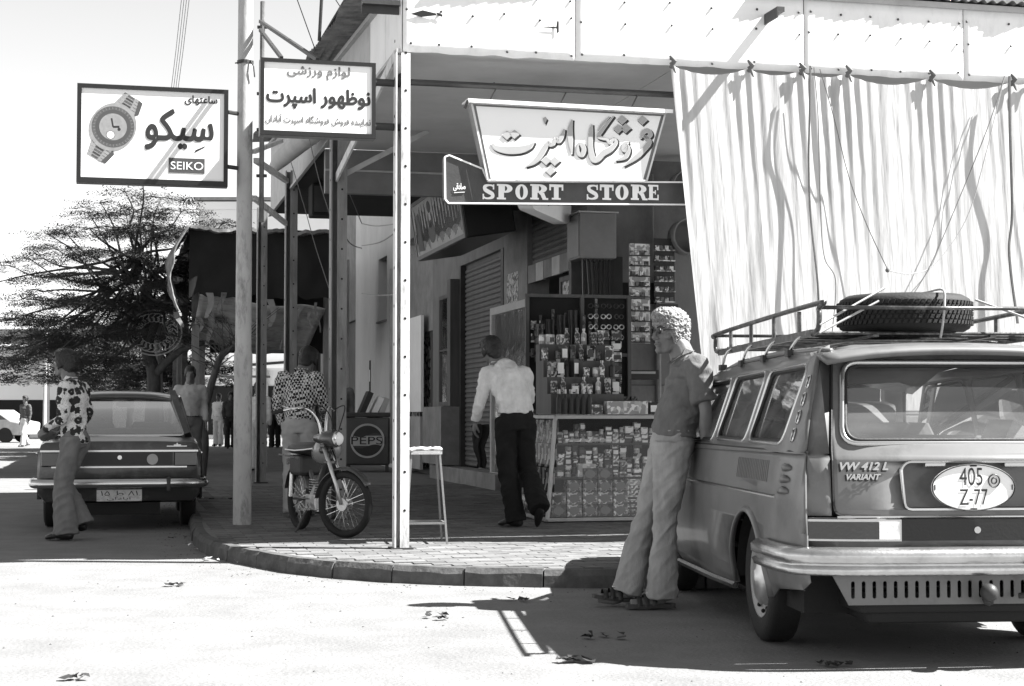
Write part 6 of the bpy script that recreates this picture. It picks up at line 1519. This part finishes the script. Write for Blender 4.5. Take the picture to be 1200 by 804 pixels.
# sunglasses
sgl = MB()
for e in (-1, 1): sgl.ball(lM @ V((e*.033, .098, .012)), (.024, .012, .019), 12, 8); sgl.tube([lM @ V((e*.055, .09, .016)), lM @ V((e*.082, .04, .018)), lM @ V((e*.084, -.01, .014))], .003, 5)
sgl.tube([lM @ V((-.012, .104, .018)), lM @ V((.012, .104, .018))], .003, 5).build('sunglasses', m_black, la, smooth=True)
# back pocket seam, cuffs, watch, sandals
for s in ('L',): MB().tube([V(pose['wrL'])+V((0, 0, .03))+V((.034*cos(a), .03*sin(a), .005*cos(a))) for a in [k*pi/7 for k in range(14)]], .007, 6, closed=True).build('wrist_watch', m_trim, la)
for s in ('L', 'R'):
    an, toe = V(pose['an'+s]), V(pose['toe'+s]); d = V((toe.x-an.x, toe.y-an.y, 0)).normalized(); sd = V((-d.y, d.x, 0)); up = V((0, 0, 1)); dz = (toe.z-an.z+.055)
    b = V((an.x, an.y, an.z-.078)); L_ = []
    sl = MB(); out = [(-.075, .025), (-.05, .036), (.03, .038), (.10, .048), (.16, .045), (.20, .028), (.21, .0)]
    ring = [(t, w) for t, w in out]+[(t, -w) for t, w in out[::-1][1:]]
    pts = [b+d*t+sd*w+up*(max(0, t)*.15 if s == 'R' else 0) for t, w in ring]; n = len(pts)
    sl.add([p for p in pts]+[p+up*.022 for p in pts], [tuple(range(n)), tuple(range(2*n-1, n-1, -1))]+[(i, (i+1) % n, n+(i+1) % n, n+i) for i in range(n)]); so_ = sl.build('sandal_sole', m_dark, la)
    for t, hgt in ((.05, .075), (.095, .062), (.135, .05)):
        MB().tube([b+d*(t+q*.012)+sd*(.05*cos(a))+up*(.012+hgt*sin(a)+(max(0, t)*.15 if s == 'R' else 0)) for a, q in [(pi*k/10, (k % 2)*0) for k in range(11)]], [(.014, .003)]*11, 8, side=d).build('sandal_strap', m_black, so_)
    MB().tube([b-d*.07+sd*.034*cos(a)-d*.02*sin(a)+up*.06 for a in [pi*k/8 for k in range(9)]], [(.003, .010)]*9, 6).build('sandal_strap', m_black, so_)
    if s == 'L' or 1: MB().tube([b+d*.075+sd*(.018+.018*cos(a))*1+up*(.085+.0+(.01 if s == 'R' else 0))+d*.018*sin(a) for a in [pi*k/6 for k in range(12)]], .003, 5, closed=True).build('buckle', m_trim, so_)
# 2. man in white shirt and black trousers, seen from behind, walking away to the left
wp = atz(600, 618, PAVE)
pose = stand(pelvis=(0, -.03, .99), waist=(-.01, -.02, 1.12), chest=(-.06, .05, 1.33), neck=(-.125, .11, 1.475), head=(-.185, .17, 1.595), hyaw=.35, hpitch=-.4,
    shL=(-.245, .08, 1.39), elL=(-.315, .05, 1.14), wrL=(-.33, .18, .95), shR=(.105, .03, 1.40), elR=(.15, .10, 1.16), wrR=(.06, .28, 1.02), handL=((-.05, .3, -.9), (.9, .1, 0), .7), handR=((-.7, .4, -.4), (0, .3, -1), .6),
    hpL=(-.09, -.03, .94), hpR=(.09, -.03, .94), knL=(-.07, .03, .52), anL=(.0, -.02, .09), toeL=(-.10, .12, .03), knR=(.13, .07, .53), anR=(.17, -.20, .20), toeR=(.18, -.12, .04))
m_wsh = cloth('white_shirt', .6); m_btr = cloth('black_trousers', .014)
ws_, wM = person('man in white shirt and black trousers seen from behind at the kiosk', (wp.x+.03, wp.y, PAVE), radians(14), pose,
    dict(shirt=m_wsh, pants=m_btr, tucked=True, hair=m_hairb, hairk=dict(thick=.020, back=-.085, disp=[(.010, .03)]), flare=(.082, .095), build=.98, loose=.024, sfold=[(.03, .09), (.01, .03)]), vox=.009, scale=1.03)
cl = MB(); cl.grid(lambda a, b: V(((a-.5)*.13*(1-.4*b)+.015*sin(b*9), .03*sin(a*11+b*3), -.40*b)), 16, 18)
co = cl.build('dark_cloth', cloth('dark_cloth', .02), None, smooth=True); co.modifiers.new('s', 'SOLIDIFY').thickness = .03
tag(co, 'dark jacket cloth hanging from the hand of the white-shirted man', 'cloth'); Mw = T(wp.x+.02, wp.y, PAVE) @ rz(radians(14)); co.location = Mw @ V((-.26, .26, .95)); co.rotation_euler = (0, 0, .3)
# 3. man in patterned shirt by the saloon, facing left
pp_ = atz(84, 633, 0)
pose = stand(pelvis=(0, -.02, .96), waist=(0, -.01, 1.10), chest=(0, .0, 1.31), neck=(0, .03, 1.49), head=(0, .09, 1.64), hpitch=.0,
    shL=(-.18, .0, 1.42), elL=(-.22, -.0, 1.14), wrL=(-.12, .22, 1.02), shR=(.18, 0, 1.42), elR=(.22, -.03, 1.15), wrR=(.10, .17, 1.0), handL=((.6, .6, -.2), (.3, -.5, -.5), .8), handR=((-.5, .6, -.2), (0, -.2, -1), .7),
    hpL=(-.09, -.02, .92), hpR=(.09, -.02, .92), knL=(-.08, .05, .50), anL=(-.08, .02, .09), toeL=(-.09, .20, .03), knR=(.09, .13, .53), anR=(.10, -.02, .24), toeR=(.10, .12, .15))
pose.update(knR=(.09, .13, .54), anR=(.09, -.03, .16), toeR=(.09, .12, .08))
m_flo = pattern('flower_shirt', 'flower', .6, .02, 11); m_gtr = cloth('grey_trousers', .16)
pf_, pM = person('young man in bold flower-pattern shirt and flared trousers behind the parked saloon', (pp_.x, pp_.y, 0), radians(78), pose,
    dict(shirt=m_flo, pants=m_gtr, tucked=False, hair=m_hairb, hairk=dict(thick=.022, back=-.085, disp=[(.012, .03), (.010, .010)]), flare=(.075, .125), low=.03, loose=.014, build=.92, belt=False), vox=.01)
bgl = MB(); bgl.tube([V((-.14, .24, 1.0)), V((-.02, .28, .98)), V((.10, .24, .97))], [(.03, .05), (.05, .07), (.03, .05)], 12); o = finish(bgl, 'folded_cloth', m_grey, None, .012, 2, [(.03, .05)])
tag(o, 'crumpled pale and dark bundle held at the waist by the flower-shirted man', 'bundle'); o.location = (pp_.x, pp_.y, 0); o.rotation_euler = (0, 0, radians(78))
# 4. man in houndstooth shirt behind the moped
hp_ = atz(351, 606, PAVE)
pose = stand(neck=(0, .06, 1.49), head=(.05, .14, 1.61), hpitch=-.4, hyaw=-.3, chest=(0, .02, 1.31), wrL=(-.20, .10, .93), elL=(-.24, 0, 1.15), elR=(.23, .05, 1.14), wrR=(.20, .22, .98))
pose.update(anL=(-.07, 0, .09), anR=(.06, .10, .09), toeR=(.06, .28, .03), toeL=(-.09, .18, .03))
m_hound = pattern('check_shirt', 'check', .55, .012, 44)
person('man in black and white check shirt standing behind the moped, head bowed', (hp_.x, hp_.y, PAVE), radians(-8), pose,
    dict(shirt=m_hound, pants=mat('light_trousers', .34, .9), tucked=True, hair=m_hairb, hairk=dict(thick=.022, back=-.09, disp=[(.01, .03)]), flare=(.08, .10), build=.98), vox=.011)
# further people
far = [
 ((222, 566), PAVE, 190, 'man in pale shirt walking on the pavement behind the thin crooked tree', .35, .10, 1.0, True, dict(wrL=(-.24, .1, .92), knR=(.1, .18, .52), anR=(.1, .1, .10), toeR=(.1, .27, .05))),
 ((398, 551), PAVE, 185, 'man in grey shirt standing half hidden behind the nearer side post and the cooler', .12, .02, 1.03, True, dict(wrR=(.15, .2, .98), elR=(.26, .0, 1.14))),
 ((302, 552), PAVE, 10, 'pale-dressed figure seen from behind between the thick pole and the slim post', .6, .45, .92, False, {}),
 ((322, 525), PAVE, 30, 'figure in black robes standing right of the slim steel post far down the pavement', .015, .012, 1.0, False, {}),
 ((256, 523), PAVE, 160, 'small figure in a white dress walking far down the pavement', .75, .6, .95, False, {}),
 ((270, 526), PAVE, 200, 'dark-clad far figure beside the white dressed one', .05, .02, .95, False, {}),
 ((29, 524), 0, 150, 'man in dark jacket and pale trousers crossing the far side of the street', .07, .5, 1.0, False, dict(knL=(-.1, .15, .52), anL=(-.1, .2, .1), toeL=(-.1, .36, .05), knR=(.1, .0, .5), anR=(.1, -.25, .14), toeR=(.1, -.08, .05))),
 ((43, 512), 0, 20, 'distant pedestrian in a light shirt behind the man in the dark jacket', .5, .06, 1.0, False, dict(anR=(.1, -.2, .12), toeR=(.1, -.05, .05))),
]
for k, ((px, py), z, rot_, lab, sc_, pc_, hs_, hi_, up) in enumerate(far):
    p = atz(px, py, z)
    person(lab, (p.x, p.y, z), radians(rot_), stand(**up), dict(shirt=mat('far_shirt_%d' % k, sc_, .9), pants=mat('far_trousers_%d' % k, pc_, .9), tucked=True, hair=m_hairb, flare=(.08, .09), hairk=dict(thick=.02, back=-.08)), vox=.02, hi=False, scale=hs_)

# creases: every shirt and pair of trousers is meshed once and folded along its own directions
bpy.context.view_layer.update(); dg = bpy.context.evaluated_depsgraph_get(); nv = noise.noise
baked = [(o, bpy.data.meshes.new_from_object(o.evaluated_get(dg))) for o in CLOTH]
for q_, (o, me) in enumerate(baked):
    o.modifiers.clear(); nm = 'trousers' if o.name.startswith('trousers') else 'shirt'; o.data = me; me.name = nm; sd = q_*3.7
    cs = [v.co.copy() for v in me.vertices]; ns = [n.vector.copy() for n in me.vertex_normals]; out = []
    for c, n in zip(cs, ns):
        if nm == 'trousers':
            k = (1-.4*min(1, abs(c.z-.5)/.25)) if c.z < .8 else .9
            f = (.55-abs(nv(Vector((c.x*4+c.z*2, c.y*4, c.z*10+c.x*6+c.y*9+sd))))*2.6)*k + 1.1*nv(Vector((c.x*9, c.y*9, c.z*2+sd))) + (.3-abs(nv(Vector((c.x*10, c.y*10, c.z*19+c.y*14+sd))))*1.6)*k*.6
        else:
            f = (.5-abs(nv(Vector((c.x*5+c.z*6, c.y*5+c.z*2, c.z*10-c.x*7+sd))))*2.4) + .8*nv(Vector((c.x*5, c.y*5, c.z*3+sd))) + (.25-abs(nv(Vector((c.x*14+c.z*10, c.y*14, c.z*20+sd))))*1.5)*.5
        c = c+n*(max(f, -.75 if f > -1.5 else -.75)*.0125+.003); out += (c.x, c.y, c.z)
    me.vertices.foreach_set('co', out)
    me.polygons.foreach_set('use_smooth', [True]*len(me.polygons))
# ---------------------------------------------------------------- second canopy and far street
m_leaf = mat('acacia_leaf', .06, .7, var=.35, scale=1.2, bump=0, spec=.2); m_bark = mat('bark', .07, .9, var=.4, scale=9, bump=.8, bscale=30, streak=3)
m_rag = mat('ragged_matting', .16, .95, var=.5, scale=6, bump=.8, bscale=20)
m_far = mat('far_white_wall', .75, .85, var=.06, scale=.4, bump=0); m_farg = mat('far_grey_wall', .3, .85, var=.2, scale=.5, bump=0); m_hill = m_farg
# pale wall continuing beyond the first canopy
pb = empty('pale_side_building', W(3.1, 18.3, 0), YAW, 'pale plastered building with a narrow slot window beyond the canopy end', 'building')
def pwall(v0, v1, z0, z1, m=m_wall2, name='wall', th=.3, x=0): return box(name, m, pb, x, x+th, v0-18.3, v1-18.3, z0, z1)
pwall(18.32, 19.8, .1, 7.5); pwall(20.9, 24.2, .1, 7.5); pwall(19.8, 20.9, .1, 3.02); pwall(19.8, 20.9, 4.35, 7.5); w_ = pwall(19.8, 20.9, 3.02, 4.35, m_dark, 'window', .15, .2); pwall(19.8, 20.9, 3.022, 3.06, m_conc, 'sill', .2, -.05)
pwall(24.2, 26.5, .1, 3.3, m_shut, 'roller_shutter', .1, .1); pwall(24.2, 26.5, 3.3, 6.0, m_conc); pwall(26.5, 40, .1, 5.5, m_void, 'wall')
for k in range(6): pwall(27+k*2.2, 27.5+k*2.2, .12, 3.3, m_pale if k % 2 else m_wood, 'door_post', .1, -.12)
box('poster', m_void, pb, -.012, -.002, 3.6, 3.75, 1.5, 2.3); box('poster', m_white, pb, -.016, -.012, 3.62, 3.72, 1.85, 2.1)
box('drain_pipe', m_pale, pb, -.08, -.01, .6, .7, .2, 4)
# the second canopy: ragged matting roof with sloping awning beneath
c2 = empty('matting_canopy', W(-.6, 17.5, PAVE), YAW, 'dark ragged matting canopy on thin posts further down the side street', 'canopy')
LU, LV = 2.6, 16
def ragf(a, b):
    x = LU*b-.3; y = LV*a; e = 0
    z = 4.55-PAVE+.12*noise.noise(Vector((x*1.5, y, 1)))+.06*noise.noise(Vector((x*7, y*4, 3)))
    return Vector((x, y-.2+.15*noise.noise(Vector((x*3, 2, y)))*(1 if a < .02 else 0), z))
MB().grid(ragf, 40, 60).build('matting', m_rag, c2, smooth=False).modifiers.new('s', 'SOLIDIFY').thickness = .06
def ragv(a, b):
    x = LU*a-.3; h = 1.25+.12*noise.noise(Vector((x*4, 1, 3))); return Vector((x, .0+.06*noise.noise(Vector((x*3, b*3, 1)))+.1*b, 4.55-PAVE-h*b))
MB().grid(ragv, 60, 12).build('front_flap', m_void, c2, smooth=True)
def ragc(a, b):   # curled pale rag on the left end
    y = .0+2.6*a; t = b; x = -.3-.35*sin(t*pi*.8)+.08*noise.noise(Vector((y*3, t*5, 1))); return Vector((x, y-.2, 4.6-PAVE-1.6*t*(1-.3*a)+.1*sin(t*pi)))
MB().grid(ragc, 24, 20).build('side_rag', m_rag, c2, smooth=True).modifiers.new('s', 'SOLIDIFY').thickness = .03
R5 = random.Random(5)
for k in range(16):
    x = R5.uniform(-.5, 2.2); z = R5.uniform(2.9, 3.4)-PAVE; L = R5.uniform(.15, .6); w = R5.uniform(.04, .14)
    MB().grid(lambda a, b, x=x, z=z, L=L, w=w: Vector((x+(a-.5)*w*(1-.5*b)+.05*sin(b*4+x*5), .04+.04*sin(b*5+x), z-L*b)), 2, 6).build('torn_strip', m_rag if k % 3 else m_conc, c2, smooth=True)
m_awn = mat('patched_awning', .36, .9, var=.3, scale=3, dirt=.6, dscale=2.5, dcol=.1)
def awn(a, b): return Vector((-.1+2.3*a, .15+3.4*b, 3.35-PAVE-.25*a-.75*b+.05*sin(a*9)+.04*noise.noise(Vector((a*4, b*4, 1)))))
MB().grid(awn, 24, 14).build('awning_sheet', m_awn, c2, smooth=True).modifiers.new('s', 'SOLIDIFY').thickness = .02
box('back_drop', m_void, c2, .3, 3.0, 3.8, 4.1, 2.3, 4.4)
for (u, v, m, w) in ((.12, 3.6, m_post, .12), (-.08, 2.2, m_post, .14), (-.15, 5.4, m_rust, .12), (-.2, 6.8, m_post, .12), (-.2, 9.5, m_rust, .12), (2.4, 1.6, m_post, .12), (2.75, 1.8, m_rust, .10), (3.1, 4, m_pale, .14), (-.2, 12.5, m_post, .12)): MB().box(u-w/2, u+w/2, v-w/2, v+w/2, 0, 4.4-PAVE).build('post', m, c2)
MB().bar((0, 3, 2.9), (2.4, 3.3, 2.9), .08, .1).build('rail', m_postw, c2); MB().bar((.3, 8, 1.9), (1.9, 8, 1.9), .05, .05).build('rail', m_postw, c2)
# far white building seen over and under the canopies
def building(name, label, loc, w, d, h, m, wins, rzv=0, extra=None):
    b = empty(name, loc, rzv, label, 'building'); box('wall', m, b, 0, w, 0, d, 0, h); box('parapet', m, b, -.1, w+.1, -.12, d, h+.002, h+.35)
    for x, z, ww, hh in wins:
        f = box('window', m_dark, b, x, x+ww, -.05, -.003, z, z+hh); box('pane', m_glass2, f, x+.06, x+ww-.06, -.07, -.055, z+.06, z+hh-.06); box('sill', m_conc, f, x-.08, x+ww+.08, -.16, -.002, z-.12, z-.02)
    return b
m_glass2 = mat('dark_pane', .03, .12, bump=0, coat=.5)
b = building('white_apartment_building', 'white flat-roofed building far down the street above the canopies', (-14.2, 74, 0), 12, 10, 10.4, m_far, [(4+k*1.7, 8.2, 1.1, 1.0) for k in range(4)]+[(1+k*2.2, 4.9, 1.2, 1.4) for k in range(5)])
box('shop_front', m_void, b, .5, 11, -.06, -.003, .2, 2.4); box('sign_board', m_white, b, 1.5, 6.5, -.5, -.07, 3.2, 4.1); box('door_surround', m_pale, b, 2.9, 3.2, -.3, -.07, .1, 3.1); box('door_surround', m_pale, b, 6, 6.3, -.3, -.07, .1, 3.1); box('roof_line', m_grey, b, -.2, 12.2, -.2, 10, 10.8, 10.95)
MB().bar((2, -.6, 3.3), (6, -.6, 3.6), .1, .12).build('sign_swoosh', m_black, b)
b = building('low_white_shop', 'low white shop with a dark open front at the far left of the street', (-36, 78, 0), 19, 9, 3.6, m_far, [], 0)
box('shop_front', m_void, b, 2, 17, -.04, -.003, .3, 1.8); box('canopy_slab', m_farg, b, 0, 19, -1.6, 0, 3.0+.8, 4.0+.3); box('railing', m_grey, b, 0, 18, -1.5, -1.4, 4.4, 5.1); box('roof_cabin', m_pale, b, 2, 9, 1, 6, 3.96, 5.6)
MB().add([(1, -1.2, 5.6), (9, -1.2, 5.9), (8, 5, 6.8), (2, 5, 6.4)], [(0, 1, 2, 3)]).build('awning', m_farg, b)
b = building('grey_street_building', 'grey low building behind the acacia trees on the far side', (-17, 84, 0), 9, 9, 3.4, m_farg, [(1+k*1.8, 1.2, 1.0, 1.1) for k in range(4)])
b = building('long_back_building', 'long pale building closing the street behind the trees', (-62, 120, 0), 44, 9, 5.0, m_far, [(2+k*3, 1.6, 1.4, 1.6) for k in range(14)])
# parked far car
fc = empty('far_parked_car', (-21.2, 66, 0), radians(80), 'small pale car parked before the far shop at the left picture edge', 'car')
MB().add([(x, y, z) for x in (-.75, .75) for y, z in ((-2, .3), (2, .3), (2.05, .7), (1.2, .85), (.6, 1.3), (-.9, 1.3), (-1.5, .9), (-2.05, .8))], [tuple(range(8)), tuple(range(15, 7, -1))]+[(i, (i+1) % 8, 8+(i+1) % 8, 8+i) for i in range(8)]).build('body', m_pale, fc, bevel=.08)
for s in (-1, 1):
    MB().add([(s*.76, 1.0, .88), (s*.76, .55, 1.22), (s*.76, -.85, 1.22), (s*.76, -1.3, .92)], [(0, 1, 2, 3)]).build('window', m_glass2, fc)
    for y in (-1.25, 1.25): MB().tube([(s*.6, y, .3), (s*.77, y, .3)], .3, 18).build('wheel', m_rub, fc)
MB().lathe([(.04, 0), (.04, 4)], 8).lathe([(.035, 4), (.03, 5.6)], 8)
for px, Y, h in ((52, 62, 4.3), (56, 75, 3.5)):
    p = atz(px, 484+EYE*1920/Y, 0); o = MB().tube([(0, 0, 0), (0, 0, h)], .07, 8).build('street_pole', m_pale, None); o.location = p; tag(o, 'thin pale street pole beside the %s' % ('flower-shirted man\'s shoulder' if Y == 62 else 'far shop, the shorter one'), 'pole')

# ---------------------------------------------------------------- trees
def acacia(name, label, base, trunkpts, pads, leafn, m=m_leaf, seed=1, lsz=.05, group=None, tr=.16, extra=()):
    R = random.Random(seed); t = empty(name, base, 0, label, 'tree', group)
    tk = MB(); P = smooth_line3([Vector(p) for p in trunkpts], 5); n = len(P); tk.tube(P, [tr*(1-.55*i/n) for i in range(n)], 9)
    for e in extra: Q = smooth_line3([Vector(p) for p in e], 5); tk.tube(Q, [tr*.6*(1-.6*i/len(Q)) for i in range(len(Q))], 7)
    top = P[-1]
    for i, (c, r, h) in enumerate(pads):
        s = P[min(n-1, int(n*R.uniform(.5, 1)))]; c = Vector(c); mid = (s+c)/2+Vector((0, 0, -.15+R.uniform(-.1, .15)))
        wv = Vector((R.uniform(-.12, .12), R.uniform(-.2, .2), R.uniform(-.1, .2))); tk.tube(smooth_line3([s, s*.7+c*.3-Vector((0, 0, .12))+wv, mid*.5+c*.5-wv*.6, c], 3), [tr*.26*(1-.8*k/9) for k in range(10)], 5)
        for q in range(4):
            a = R.uniform(0, 2*pi); d = Vector((cos(a), sin(a), .08))*r*R.uniform(.6, 1); tk.tube([c, c+d*.5+Vector((0, 0, .03)), c+d], [tr*.09, tr*.06, .004], 4)
    tk.build('trunk', m_bark, t, smooth=True)
    vs = []; fs = []
    for (c, r, h) in pads:
        c = Vector(c); nn = int(leafn*r*r)
        # sprays: lines of leaflets radiating
        for q in range(max(40, nn)):
            a = R.uniform(0, 2*pi); rr = r*sqrt(R.random())*1.05; o3 = c+Vector((rr*cos(a), rr*sin(a), h*(R.random()-.5)*2*(1-.6*(rr/r)**2)-.10*(rr/r)**2*r))
            d = Vector((cos(a+R.uniform(-.6, .6)), sin(a+R.uniform(-.6, .6)), R.uniform(-.22, .18))).normalized(); L = R.uniform(.22, .5)
            sd = d.cross(Vector((0, 0, 1))).normalized()
            for k in range(11):
                p = o3+d*(L*k/11)+Vector((0, 0, -.05*(k/11)**2)); s2 = lsz*R.uniform(.6, 1.3); tw = R.uniform(-.5, .5); w = sd*cos(tw)+Vector((0, 0, sin(tw)))
                sg = 1 if k % 2 else -1; b = len(vs); e = w*sg*s2*1.5; f = d*s2*.35
                vs += [tuple(p), tuple(p+e*.5+f), tuple(p+e), tuple(p+e*.5-f)]; fs.append((b, b+1, b+2, b+3))
    me = bpy.data.meshes.new('crown'); me.from_pydata(vs, [], fs); me.materials.append(m); o = bpy.data.objects.new('crown', me); COL.objects.link(o); o.parent = t
    return t
YT = 33.0
def pad(px, py, r, h=.12, Y=YT, b=None): p = atY(px, py, Y+random.uniform(-1.8, 1.8)); return ((p.x-b.x, p.y-b.y, p.z-b.z), r, h)
base = Vector((atY(178, 484, YT).x, YT, 0))
tpx = [(176, 545), (178, 490), (180, 440), (172, 405), (180, 375), (172, 345), (160, 320), (165, 290)]
tp = [atY(x, y, YT)-base for x, y in tpx]; tp[0].z = 0
pads = []
crown = [(150,225,.35),(185,232,.55),(120,238,.35),(215,248,.5),(150,252,.7),(100,250,.35),(250,262,.5),(110,268,.6),(60,275,.35),(170,272,.8),(215,280,.8),(80,292,.55),(130,298,.8),(260,285,.5),(40,305,.45),(190,305,.8),(100,322,.7),(240,312,.7),(20,313,.35),(55,325,.6),(150,330,.8),(205,335,.7),(60,352,.6),(25,350,.35),(110,352,.8),(160,358,.7),(230,345,.5),(10,375,.4),(75,378,.7),(120,385,.8),(40,392,.6),(95,405,.7),(150,395,.5),(15,410,.5),(60,415,.6),(240,375,.4),(215,395,.4),(130,420,.6),(35,372,.4),(5,330,.3),(75,440,.4),(255,335,.5)]
for px, py, r in crown: pads.append(pad(px+random.uniform(-6, 6), py, r*1.0, .11, YT, base)); 
for k in range(26): px, py, r = random.choice(crown); pads.append(pad(px+random.uniform(-25, 20), py+random.uniform(-14, 14), r*.7, .10, YT, base))
acacia('acacia_tree', 'wide spreading feathery acacia with a dark twisting trunk, left behind the thick pole', base, tp, pads, 560, seed=2, lsz=.040, extra=[[tp[3], tp[3]+Vector((-.5, 0, .2)), tp[3]+Vector((-1.3, .2, .5))], [tp[2], tp[2]+Vector((.6, -.2, .5)), tp[2]+Vector((1.2, 0, .7))]])
# darker trees behind
for k, (px, Y, top, sp, seed, lab) in enumerate(((95, 47, 345, 60, 5, 'dark leafy tree behind the spreading acacia, left of its trunk'), (150, 52, 350, 50, 6, 'dark leafy tree directly behind the twisting acacia trunk'), (205, 42, 330, 40, 9, 'leafy tree between the acacia trunk and the canopy posts'))):
    b = Vector((atY(px, 484, Y).x, Y, 0)); tp2 = [atY(px, 484+EYE*1920/Y, Y)-b, atY(px+3, 470, Y)-b, atY(px-2, 430, Y)-b, atY(px+2, 400, Y)-b]
    pads = [pad(px+random.uniform(-sp, sp), random.uniform(top, 458), random.uniform(.5, .9), .22, Y, b) for q in range(26)]
    acacia('street_tree', lab, b, tp2, pads, 260, seed=seed, lsz=.07, tr=.13)
# pale slim trunk beside the acacia
o = MB().tube([atY(187, 500, 34)*1, atY(186, 430, 34), atY(184, 360, 34)], [.09, .08, .07], 8).build('slim_post', m_conc, None); tag(o, 'slim pale street post right beside the twisting acacia trunk', 'post')
# crooked sapling leaning in front of the walking man, with bare twigs
b = Vector((atz(236, 560, PAVE).x, atz(236, 560, PAVE).y, PAVE)); Yb = b.y
sp_ = empty('crooked_sapling', b, 0, 'thin dark crooked sapling with bare twigs leaning to the thick pole', 'tree')
pts = [(236, 560), (240, 520), (238, 495), (244, 465), (251, 440), (258, 420), (268, 410), (284, 404)]; P = smooth_line3([atY(x, y, Yb)-b for x, y in pts], 5); P[0].z = 0
MB().tube(P, [.075*(1-.4*i/len(P)) for i in range(len(P))], 8).build('trunk', m_bark, sp_, smooth=True)
tw = MB(); 
for k in range(34):
    s = P[-1-random.randint(0, 14)]; a = random.uniform(.4, 2.9); L = random.uniform(.3, 1.1); d = Vector((cos(a)*L, random.uniform(-.4, .4), sin(a)*L*.8)); tw.tube([s, s+d*.5+Vector((0, 0, .05)), s+d], [.014, .009, .004], 4)
tw.build('twigs', m_bark, sp_)
# round lace-work street ornament hanging in the tree
rb_ = empty('round_ornament', atY(181, 390, 32.8), 0, 'round white openwork street ornament hanging among the acacia branches', 'ornament')
f = .55; mb = MB()
for r, w in ((f, .016), (f*.86, .010)): mb.tube([(r*cos(a), 0, r*.82*sin(a)) for a in [2*pi*k/32 for k in range(32)]], w, 6, closed=True)
mb.build('ring', m_pale, rb_)
mb = MB()
for k in range(22):
    a = 2*pi*k/22; c = Vector((.63*f*cos(a), 0, .63*f*.82*sin(a))); mb.tube([c+Vector((.10*cos(q+a)*(1-q/9), 0, .10*sin(q+a)*(1-q/9))) for q in [j*.6 for j in range(12)]], .010, 5)
mb.build('scrollwork', m_pale, rb_)

# ---------------------------------------------------------------- litter and small marks on the road
m_lit = mat('litter_dark', .03, .9); m_litw = mat('litter_pale', .6, .9)
def litter(px, py, w, h, m, lab, z=0, n=9, fl=.5, group=None):
    p = atz(px, py, z); mb = MB(); R = random.Random(px*7+py)
    for k in range(n):
        x, y = R.uniform(-w/2, w/2), R.uniform(-h/2, h/2); s = R.uniform(.25, .5)*min(w, .12); a = R.uniform(0, 6.28)
        s *= .6; mb.add([(x+s*cos(a+q)*R.uniform(.5, 1.3), y+s*sin(a+q)*R.uniform(.5, 1.3), .004+R.uniform(0, fl)*.05) for q in (0, 1.3, 2.6, 3.9, 5.2)], [(0, 1, 2, 3, 4)])
    o = mb.build('litter', m, None); o.location = (p.x, p.y, z+.004); return tag(o, lab, 'litter', group)
litter(206, 687, .13, .16, m_lit, 'small dark heap of litter on the sunny street at the left')
litter(511, 725, .11, .2, m_lit, 'dark scrap of litter on the sunny street below the corner post')
litter(672, 777, .14, .12, m_lit, 'dark scrap of litter at the edge of the wagon shadow')
litter(88, 797, .10, .05, m_lit, 'dark twig of litter at the lower left corner')
litter(975, 781, .2, .10, m_lit, 'dark thin scrap at the shadow edge behind the wagon')
litter(712, 747, .24, .2, m_lit, 'dark oily scrap in the shade before the leaning man')
litter(590, 705, .3, .1, m_lit, 'faint debris on the street near the long shadow tip', n=3)
for k, (px, py, z) in enumerate(((243, 645, 0), (256, 650, 0), (250, 658, 0), (268, 657, 0), (210, 632, 0), (236, 641, 0), (282, 660, 0))):
    litter(px, py, .22, .16, m_litw if k != 4 else m_lit, 'scrap of paper lying in the gutter at the kerb corner', z, 4, group='paper scraps in the gutter')
litter(250, 586, .45, .12, m_lit, 'dark clump of rubbish on the pavement beside the thick pole', PAVE, 12)
# pebbles and grit along the kerb and over the road: nobody could count them
mb = MB(); R = random.Random(11)
for k in range(1900):
    if k % 9: i = R.randrange(20, len(KL)-1); q = KL[i]; x, y = q.x+R.uniform(-.5, .1)*.6, q.y-abs(R.gauss(0, .18))-.02
    else: x, y = R.uniform(-4, 4), R.uniform(5.5, 12)
    if inside(x, y): continue
    s = R.uniform(.003, .010)**1.0; mb.add([(x+s*cos(a), y+s*sin(a), 0) for a in (0, 1.6, 3.1, 4.7)]+[(x, y, s*.8)], [(0, 1, 4), (1, 2, 4), (2, 3, 4), (3, 0, 4)])
tag(mb.build('grit', m_kerb, None), 'grit and pebbles scattered on the street beside the kerb', 'gravel', kind='stuff')
bpy.context.view_layer.update()
